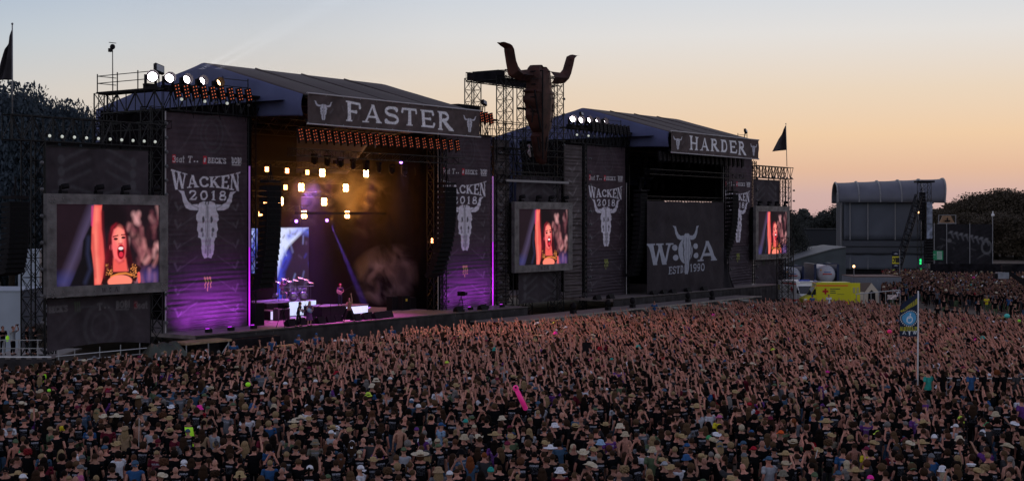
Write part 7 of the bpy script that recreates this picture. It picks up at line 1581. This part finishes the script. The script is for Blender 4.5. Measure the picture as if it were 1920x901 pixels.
def tank(px, py, d, label, half=False):
    c = D(px, py, d); r = empty("tank_container", Vector((c.x, c.y, 0)), label, "tank"); s = .98; TM_ = mat("white_tank", (.42, .44, .50), .35, var=.15, scale=1); q = DDIR.to_track_quat("Z", "Y").to_matrix(); BLU = mat("dark_blue_frame", (.012, .022, .07), .4)
    MB().lathe(c, [(0, -.35), (.5 * s, -.3), (.95 * s, -.05), (1.12 * s, .2), (1.12 * s, 5.5), (0, 5.7)], 20, q).build("vessel", TM_, r)
    for sx in (-1, 1): MB().slab([c + UDIR * sx * 1.25 * s + UDIR * sx * k + Vector((0, 0, z)) for k, z in ((0, -1.2), (.28, -1.2), (.28, 1.25), (0, 1.25))], -DDIR, 5.8).build("frame_post", BLU, r)
    for z in (-1.3, 1.3): MB().box(c + Vector((0, 0, z)), (2.6 * s, .2, .14), VIEW_Z).build("frame_rail", BLU, r)
    MB().box(c - DDIR * .36 + Vector((0, 0, .05)), (1.1, .04, .12), VIEW_Z).build("red_stripe", mat("red_print", (.45, .02, .03)), r); MB().box(c - DDIR * .36 + Vector((0, 0, .28)), (.8, .04, .08), VIEW_Z).build("blue_lettering", mat("blue_print", (.05, .12, .4)), r); MB().box(c - DDIR * .3 + UDIR * -.75 + Vector((0, 0, .55)), (.16, .04, .16), VIEW_Z).build("hazard_plate", mat("hazard_plate", (.5, .25, .05)), r)
    return r
tank(1550, 514, 166, "white round-ended tank container in a blue frame above the yellow ambulance"); tank(1486, 517, 176, "white tank container in a blue frame behind the white ambulance")
# ambulances
GLS = mat("dark_vehicle_glass", (.015, .018, .02), .1, spec=.8); TYRE = mat("tyre_rubber", (.015, .015, .015), .9); RED = mat("signal_red_paint", (.75, .02, .02), .4, emit=.0); ORR = mat("orange_red_stripe", (.85, .07, .02), .4)
def ambulance(px_nose, px_tail, py_top, d, body, stripe, label, d2=None):
    ytop = D(0, py_top, d).z; a, b = D(px_nose, 411, d), D(px_tail, 411, d2 or d); a.z = b.z = 0; ax = (b - a).normalized(); Lh = (b - a).length; DDIR = Vector((-ax.y, ax.x, 0)); DDIR = DDIR if DDIR.dot(Vector((CT, ST, 0))) > 0 else -DDIR; VIEW_Z = math.atan2(ax.y, ax.x); H = ytop; W_ = 2.0
    r = empty("ambulance", (a + b) / 2, label, "ambulance"); S = lambda s, z, o=0: a + ax * s * Lh + Vector((0, 0, z)) + DDIR * o
    MB().slab([S(.0, .45), S(.0, H * .36), S(.05, H * .43), (S(.15, H * .50)), S(.245, H * .80), S(.27, H * .86), S(.27, .45)], -DDIR, W_).build("cab", body, r)
    MB().slab([S(.27, .42, -.06), S(1, .42, -.06), S(1, H * .97, -.06), S(.975, H, -.06), S(.29, H, -.06), S(.27, H * .96, -.06)], -DDIR, W_ + .12).build("body", body, r)
    MB().slab([S(.135, H * .52, -.02), S(.175, H * .56, -.02), S(.235, H * .75, -.02), S(.262, H * .75, -.02), S(.262, H * .52, -.02)], -DDIR, .05).build("side_window", GLS, r)
    MB().slab([S(.148, H * .515, .1), S(.243, H * .80, .1), S(.255, H * .80, .1), S(.16, H * .5, .1)], -DDIR, W_ - .3).build("windscreen", GLS, r)
    for s0, s1, z0_, z1_ in ((.24, .93, .86, .90), (.0, .93, .20, .27)): MB().slab([S(max(s0, .27), H * z0_, -.075), S(s1, H * z0_, -.075), S(s1, H * z1_, -.075), S(max(s0, .27), H * z1_, -.075)], -DDIR, .02).build("side_stripe", stripe, r)
    MB().slab([S(.03, H * .25, -.015), S(.27, H * .23, -.015), S(.27, H * .30, -.015), S(.03, H * .32, -.015)], -DDIR, .02).build("cab_stripe", stripe, r)
    MB().box(S(.46, H * .66, -.08), (.62, .03, .2), VIEW_Z).box(S(.46, H * .66, -.085), (.2, .03, .62), VIEW_Z).build("red_cross", mat("cross_red", (.45, .01, .02)), r)
    for k, l_ in enumerate((1.05, .55, .6)): MB().box(S(.56, H * (.75 - .075 * k), -.08) + ax * l_ / 2, (l_, .02, .09), VIEW_Z).build("lettering", mat("dark_print", (.1, .14, .05)), r)
    MB().box(S(.78, H * .55, -.08), (.75, .02, .04), VIEW_Z).build("small_lettering", mat("dark_print"), r)
    for s in (.12, .8): MB().lathe(S(s, .38, -.12), [(0, -.02), (.36, -.02), (.36, .22), (0, .22)], 16, DDIR.to_track_quat("Z", "Y").to_matrix()).build("wheel", TYRE, r)
    MB().box(S(.3, H + .06, W_ / 2), (.2, 1.3, .16), VIEW_Z).build("beacon_bar", mat("blue_beacon", (.02, .06, .5), .2), r); MB().box(S(.05, H * .35, -.02), (.3, .08, .16), VIEW_Z).build("headlight", WHITE, r); MB().box(S(.14, H * .6, -.2), (.12, .18, .3), VIEW_Z).build("wing_mirror", SOOT, r)
    q0, q1 = S(1, 0, -.06), S(1, 0, -.06) + ax * 1.0 + DDIR * .25                       # open rear door facing us
    MB().slab([q0 + Vector((0, 0, .55)), q1 + Vector((0, 0, .55)), q1 + Vector((0, 0, H * .98)), q0 + Vector((0, 0, H * .98))], -DDIR, .06).build("rear_door", body, r)
    for f in (.3, .72): c = q0.lerp(q1, f) + Vector((0, 0, H * .7)) - DDIR * .03; MB().box(c, (.24, .04, .6), VIEW_Z).build("door_window", mat("pale_door_glass", (.45, .42, .2), .2), r)
    return r
YEL = mat("signal_yellow_paint", (.62, .58, .015), .35, emit=.0); ambulance(1506, 1596, 529, 148, YEL, ORR, "yellow ambulance with red cross and orange stripes, rear door open")
AW = ambulance(1505, 1464, 527.5, 150, WHITE, RED, "white ambulance with bold red stripes half hidden by the scaffold tower", 155)
cage("truss_tower", *D(1472, 411, 146).xy, 0, 7.6, 1.3, 1.0, "short black lattice tower standing before the white ambulance")
MB().slab([D(1745, 520, 206), D(2400, 520, 206), D(2400, 494, 206), D(1745, 494, 206)], -Vector((CT, ST, 0)), .2).build("cloth_fence", BLACK, label="low black cloth fence running behind the far crowd under the hoarding", cat="fence")
# tent between ambulances and site fence
MB().sheet(lambda u, v: D(1500 + 34 * u, 566 - (38 * math.sin(u * 1.5)) * v, 156) + DDIR * v * .5, 10, 6).build("grey_tarpaulin", mat("mauve_tarp", (.22, .19, .24), .7), thick=.03, label="greyish mauve tarpaulin between the two ambulances", cat="tarpaulin")
r = empty("site_fence", D(1600, 560, 143), "thin grey site fence beside the yellow ambulance and tent", "fence")
for (x0_, y0_), (x1_, y1_) in (((1500, 529), (1540, 527.5)), ((1604, 551), (1688, 543))): piece("top_tube", D(x0_, y0_, 143), D(x1_, y1_, 143), .05, r, rl)
for i in range(7): px = 1606 + 13.6 * i; a = D(px, 551 - i * 1.3, 143); piece("post", a, Vector((a.x, a.y, 0)), .04, r, rl)
MB().sheet(lambda u, v: D(1664 + 17 * u, 552 + 9 * v, 142.8), 6, 3).build("white_cloth", mat("patterned_white_cloth", (.5, .42, .42), .8, var=.8, scale=4), r)
r = empty("mesh_fence", D(1720, 520, 200), "wire mesh fence panels before the far crowd, beside the site container", "fence")
for x in (1692, 1716, 1723, 1760, 1779): a = D(x, 525 + (x - 1700) * .06, 190); piece("post", a, Vector((a.x, a.y, 0)), .06, r, rl)
piece("top_tube", D(1692, 523, 190), D(1723, 523, 190), .04, r, rl); piece("top_tube", D(1723, 523, 190), D(1779, 529, 190), .04, r, rl)
for k, (x, y) in enumerate(((1601, 499), (1722, 398), (1743, 420))):
    c = D(x, y, 170 if k == 0 else 228); q = empty("work_lamp", c, ("small warm lamp on a post above the site container", "small warm lamp beside the third stage's tower", "dim warm lamp on the third stage tower")[k], "lamp"); MB().ball(c, .16, 8, 6).build("glowing_bulb", mat("warm_bulb", (1, .6, .3), emit=5 if k != 2 else 1, ecol=(1, .5, .2)), q); MB().bar(c - Vector((0, 0, .1)), c - Vector((0, 0, 1.2)), .06).build("post", PIPE, q)
for k in range(7): c = D(1760 + 3.3 * k + (k % 2), 521 + (k % 3) * 2, 240); MB().ball(c, .16, 6, 4).build("stall_light", mat("stall_light", (.8, .8, .2), emit=1.2, ecol=(.7, .6, .1)), label="tiny yellow-green stall light beyond the far crowd, %s from the third stage" % ORD[k], cat="light", group="stall lights by the third stage")
for x, y in ((1726, 490), (1727, 508)): MB().box(D(x, y, 226), (.35, .2, .9)).build("exit_light", mat("green_glow", (.05, .8, .2), emit=1.3, ecol=(.02, .75, .2)), label="green glowing light at the foot of the third stage's tower, %s one" % ("upper" if y < 500 else "lower"), cat="light")
c = D(1852, 515, 240); MB().ball(c, 1.3, 12, 6, (1.6, 1.2, .25)).build("parasol", WHITE, label="flat white parasol top above the far crowd", cat="parasol")
# camera crane
dC = 78; r = empty("camera_crane", D(1890, 520, dC), "black camera crane arm with grey hooded camera over the crowd", "camera"); MB().bar(D(1880, 502, dC), D(1990, 583, dC), .13, 4).bar(D(1880, 500, dC), D(1990, 570, dC), .05).build("arm", SOOT, r); MB().box(D(1887, 502, dC), (.55, .3, .3), VIEW_Z).build("arm_head", SOOT, r)
MB().box(D(1879, 516, dC), (.62, .4, .36), VIEW_Z + .1).build("camera_hood", mat("grey_hood", (.22, .24, .28), .6, var=.3), r); MB().box(D(1868, 517, dC), (.26, .3, .3), VIEW_Z).bar(D(1880, 510, dC), D(1884, 500, dC), .05).build("lens_hood", SOOT, r)
# ================================================================ things held over the crowd
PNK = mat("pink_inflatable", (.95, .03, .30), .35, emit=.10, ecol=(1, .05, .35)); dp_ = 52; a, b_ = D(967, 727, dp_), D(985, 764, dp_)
r = empty("inflatable_guitar", b_, "bright pink inflatable stick held up above the middle of the crowd", "inflatable"); MB().bar(a, b_, .085, 10, .10).ball(a, .12, 10, 6).ball(b_, .10, 8, 6).build("tube", PNK, r); MB().ball(a + Vector((0, 0, .03)) - DDIR * .08, .05, 8, 5).build("hole", SOOT, r)
q = MB(); 
for i in range(6): q.ball(a.lerp(b_, .2 + .11 * i) + UDIR * .09, .035, 6, 4)
q.build("fret_bump", mat("dark_pink", (.5, .01, .15)), r)
dS = 118; FR = mat("red_flag_cloth", (.50, .02, .03), .8); r = empty("hand_flag", D(1304, 604, dS), "small red and yellow flag held up in the crowd before the dark stage", "flag"); MB().bar(D(1303, 610, dS), D(1302, 586, dS), .025).build("stick", SOOT, r); MB().slab([D(1302, 588, dS), D(1306, 590, dS), D(1308.5, 604, dS), D(1303, 605, dS)], -DDIR, .03).build("cloth", FR, r); MB().slab([D(1304.4, 593, dS - .05), D(1306.2, 594, dS - .05), D(1307, 602, dS - .05), D(1305, 602, dS - .05)], -DDIR, .03).build("yellow_stripe", mat("yellow_cloth", (.7, .5, .03)), r)
for k, (x, y, s, c, nm) in enumerate(((465, 720, .12, (.4, 1.0, .03), "neon yellow inflatable head above the crowd before the first tall banner"), (92, 731, .08, (.3, .9, .05), "small neon green toy held over the crowd"), (1668, 621, .16, (.9, .03, .2), "hot pink balloon above the crowd near the platform flag"), (1888, 592, .22, (.08, .55, .5), "turquoise umbrella-like balloon at the back of the crowd"), (1911, 601, .12, (.3, .85, .05), "lime green balloon at the back edge of the crowd"), (1100, 650, .42, (.02, .02, .025), "black square sign held above the crowd below the tall banner"))):
    dd_ = (9.5 - 2.1) * F / (y - HY); c_ = D(x, y, dd_); q = empty("balloon" if k < 5 else "held_sign", c_, nm, "balloon" if k < 5 else "sign"); 
    if k < 5: MB().ball(c_, s, 12, 8, (1, 1, .85)).build("body", mat("toy_%d" % k, c, .5, emit=.05 if k < 3 else 0, ecol=c), q); MB().bar(c_ - Vector((0, 0, s * .7)), c_ - Vector((0, 0, .8)), .012).build("string", SOOT, q)
    else: MB().box(c_, (.5, .05, .55), VIEW_Z).build("board", SOOT, q); MB().bar(c_, c_ - Vector((0, 0, .8)), .03).build("stick", SOOT, q)
# thin raised pole with a camera
for k, (x0_, y0_, x1_, y1_) in enumerate(((261, 782, 260, 846), (1533, 842, 1519, 900))):
    dd_ = 50 - 5 * k; MB().bar(D(x0_, y0_, dd_), D(x1_, y1_, dd_ - .2), .012, 5).build("selfie_stick", RAIL, label=("thin pale pole standing up beside a bare-backed person" if k == 0 else "thin pale pole leaning between straw hats"), cat="pole")
# wheelchair platform
dW = 66; zp = .95; r = empty("viewing_platform", D(1800, HY, dW).xy.to_3d(), "raised viewing platform with grey railing beside the flag pole", "platform"); V = lambda px, o, z: (lambda v: Vector((v.x, v.y, z)))(D(px, HY, dW) + DDIR * o)
MB().slab([V(1690, 0, zp), V(2000, 0, zp), V(2000, 5, zp), V(1690, 5, zp)], (0, 0, 1), .15).build("floor_board", DECK, r)
for z in (.45, 1.0): piece("guard_rail", V(1775, 0, zp + z), V(2000, 0, zp + z), .03, r, rl)
for px in (1775, 1815, 1860, 1907, 1950): piece("guard_post", V(px, 0, 0), V(px, 0, zp + 1.05), .03, r, rl)
for k, (px, y, hat, top, prt, pose, hair, lb) in enumerate(((1766, 732, None, "black", 0, "down", ("long", "dark"), "tall person with long dark hair and black T-shirt at the viewing platform's near end"), (1794, 730, ("cap", "black"), "black", 1, "down", ("short", "dark"), "broad person in black shirt with round back print on the viewing platform"), (1881, 728, ("cap", "black"), "black", 0, "fwd", ("short", "brown"), "person in black with a white towel over the shoulder on the viewing platform"), (1868, 758, None, "black", 0, "down", ("curly", "rust"), "person with curly copper hair leaning on the platform railing"), (1843, 740, None, "black", 0, "up1", ("mid", "brown"), "person on the viewing platform with one arm up holding a phone"), (1820, 752, ("straw", "straw"), "blue", 0, "down", ("short", "brown"), "person in straw hat and blue T-shirt on the viewing platform"), (1740, 748, None, "teal", 0, "down", ("short", "dark"), "person in teal T-shirt next to the flag pole"), (1905, 745, None, "dgrey", 0, "bent", ("short", "dark"), "person in charcoal T-shirt at the platform's outer end"))):
    dd_ = (9.5 - 1.66 - zp) * F / (y - HY); dd_ = max(62.5, min(dd_, 71)); p_ = D(px, HY, dd_); on = dd_ > 66; person(Vector((p_.x, p_.y, zp if on else zp)), pose, hair, hat, ("tee", top), prt, label=lb, group="people on the viewing platform")
tw = D(1886, 738, 64.5); MB().sheet(lambda u, v: tw + UDIR * (.12 * (u - .5) + .1 * v) + Vector((0, 0, .2 - .75 * v)) - DDIR * .25, 3, 8).build("white_towel", WHITE, thick=.03, label="white towel hanging from a shoulder on the viewing platform", cat="towel")
# ================================================================ trees
LEAF = {k: mat("foliage_" + k, c, .8, var=.5, scale=.25) for k, c in (("dusk", (.045, .050, .046)), ("hazed", (.045, .066, .088)), ("brownish", (.072, .056, .038)))}; BARK = mat("bark", (.03, .024, .018), .9, var=.3)  # blue of the near-end trees is haze put into the leaf colour
def crown_mesh(seed, n, w, h, key, leaf=.5, lobes=16):
    rr = np.random.RandomState(seed); L_ = []
    for k in range(lobes):
        a = rr.uniform(0, 6.28); z = rr.uniform(.18, .9); rad = w * .42 * math.sin(min(1, z * 1.15) * math.pi) ** .6 * rr.uniform(.35, 1); L_.append((rad * math.cos(a), rad * math.sin(a), z * h, rr.uniform(.16, .27) * w, rr.uniform(.10, .17) * h))
    L_.append((0, 0, h * .86, w * .2, h * .13)); k = rr.randint(0, len(L_), n); Lb = np.array(L_)[k]; v = rr.normal(size=(n, 3)); v /= np.linalg.norm(v, axis=1)[:, None]; rad = rr.rand(n) ** .35
    c = Lb[:, :3] + v * rad[:, None] * np.stack([Lb[:, 3], Lb[:, 3], Lb[:, 4]], 1) * (1 + .2 * rr.normal(size=(n, 1))); c[:, 2] = np.clip(c[:, 2], .1 * h, h * 1.02)
    a = rr.normal(size=(n, 3)); a /= np.linalg.norm(a, axis=1)[:, None]; b = np.cross(a, rr.normal(size=(n, 3))); b /= np.linalg.norm(b, axis=1)[:, None]; s = leaf * rr.uniform(.5, 1.2, (n, 1))
    V_ = np.stack([c - a * s, c + b * s * .6, c + a * s, c - b * s * .6], 1).reshape(-1, 3); me = bpy.data.meshes.new("crown"); me.vertices.add(len(V_)); me.vertices.foreach_set("co", V_.astype(np.float32).ravel()); q = np.arange(4 * n, dtype=np.int32); me.loops.add(4 * n); me.polygons.add(n); me.polygons.foreach_set("loop_start", np.arange(0, 4 * n, 4)); me.loops.foreach_set("vertex_index", q); me.update(calc_edges=True); me.materials.append(LEAF[key]); return me
CR = {k: [crown_mesh(s + i * 7, 22000, 1, 1, k, .016, 30) for i in range(3)] for s, k in ((1, "dusk"), (2, "hazed"), (3, "brownish"))}
def trunk_mesh(seed):
    rr = random.Random(seed); b = MB(); b.bar((0, 0, 0), (0, 0, .55), .03, 8, .018)
    for i in range(9): z = .22 + .045 * i; a = rr.uniform(0, 6.28); e = (.28 * math.cos(a), .28 * math.sin(a), z + rr.uniform(.18, .3)); b.bar((0, 0, z), e, .012, 5, .003)
    return b.mesh("trunk", BARK)
TR = [trunk_mesh(i) for i in range(3)]
def tree(pos, w, h, key, k, label, group):
    r = empty("tree", pos, label, "tree", group); rz = random.uniform(0, 6)
    o = inst("crown", CR[key][k % 3], pos, r, rot=(0, 0, rz), scale=(w, w, h)); o = inst("trunk", TR[k % 3], pos, r, rot=(0, 0, rz), scale=(w, w, h))
def trees(lst, key, group, lab, base):
    for k, (px, pyt, d, w) in enumerate(lst):
        p_ = D(px, HY, d); h = ZC + (HY - pyt) / F * d; tree(Vector((p_.x, p_.y, 0)), w, h * 1.02, key, k + base, lab.format(ORD[k % 24]), group)
trees([(-12, 163, 150, 15), (22, 172, 140, 12), (52, 178, 152, 12), (80, 196, 150, 10), (112, 205, 160, 9), (133, 203, 152, 10), (163, 216, 168, 9), (196, 224, 158, 12), (240, 240, 170, 12), (285, 250, 172, 12), (10, 250, 175, 16), (90, 262, 180, 14), (-70, 190, 150, 16)], "hazed", "dark trees behind the near end of the stage", "tall dark bluish tree behind the near truss, {} from the flag pole", 0)
trees([(1502, 404, 430, 22), (1530, 407, 440, 24), (1556, 402, 420, 22), (1577, 388, 400, 18), (1487, 378 + 24, 400, 14)], "dusk", "distant trees between screen and third stage", "distant dark tree beyond the marquee, {} from the farthest screen", 1)
trees([(1775, 394, 345, 13), (1753, 395, 345, 10), (1795, 381, 348, 14), (1822, 366, 350, 19), (1850, 361, 352, 21), (1882, 358, 350, 21), (1912, 363, 350, 21), (1945, 358, 350, 23), (1812, 402, 340, 16), (1868, 398, 330, 19), (1905, 405, 328, 17), (1945, 410, 326, 19), (1990, 380, 330, 24)], "brownish", "big dark trees beyond the far crowd", "big dark rounded tree behind the hoarding, {} from the third stage", 2)
trees([(1481, 400, 200, 5.5)], "dusk", "bush behind the farthest screen", "small dark tree sprig poking out behind the farthest screen", 4)
# distant woods that read as one mass
def woods(px0, px1, d, hmin, hmax, label, key):
    me = bpy.data.meshes.new("x"); rr = np.random.RandomState(int(px0) + 5000); n = 26000; u = rr.rand(n); top = hmin + (hmax - hmin) * (.5 + .5 * np.sin(u * 17 + 2 * np.sin(u * 41))) * (.75 + .25 * np.sin(u * 130)); z = top * rr.rand(n) ** .6; a, b = D(px0, HY, d), D(px1, HY, d)
    c = np.array(a)[None] + (np.array(b) - np.array(a))[None] * u[:, None] + np.array(DDIR)[None] * rr.rand(n)[:, None] * 14; c[:, 2] = z; s = .9 * rr.uniform(.4, 1, (n, 1)); p1 = rr.normal(size=(n, 3)); p1 /= np.linalg.norm(p1, axis=1)[:, None]; p2 = np.cross(p1, rr.normal(size=(n, 3))); p2 /= np.linalg.norm(p2, axis=1)[:, None]
    V_ = np.stack([c - p1 * s, c + p2 * s * .6, c + p1 * s, c - p2 * s * .6], 1).reshape(-1, 3); me.vertices.add(4 * n); me.vertices.foreach_set("co", V_.astype(np.float32).ravel()); me.loops.add(4 * n); me.polygons.add(n); me.polygons.foreach_set("loop_start", np.arange(0, 4 * n, 4)); me.loops.foreach_set("vertex_index", np.arange(4 * n, dtype=np.int32)); me.update(calc_edges=True); me.materials.append(LEAF[key]); inst("treeline", me, (0, 0, 0), label=label, kind="stuff")
woods(1380, 1760, 520, 8, 13.5, "distant dark treeline beyond the field", "dusk"); woods(1700, 2350, 380, 10, 15, "dark wood behind the big trees", "brownish"); woods(-400, 420, 230, 11, 19, "dark bluish wood behind the near end of the stage", "hazed")
SC.camera = cam
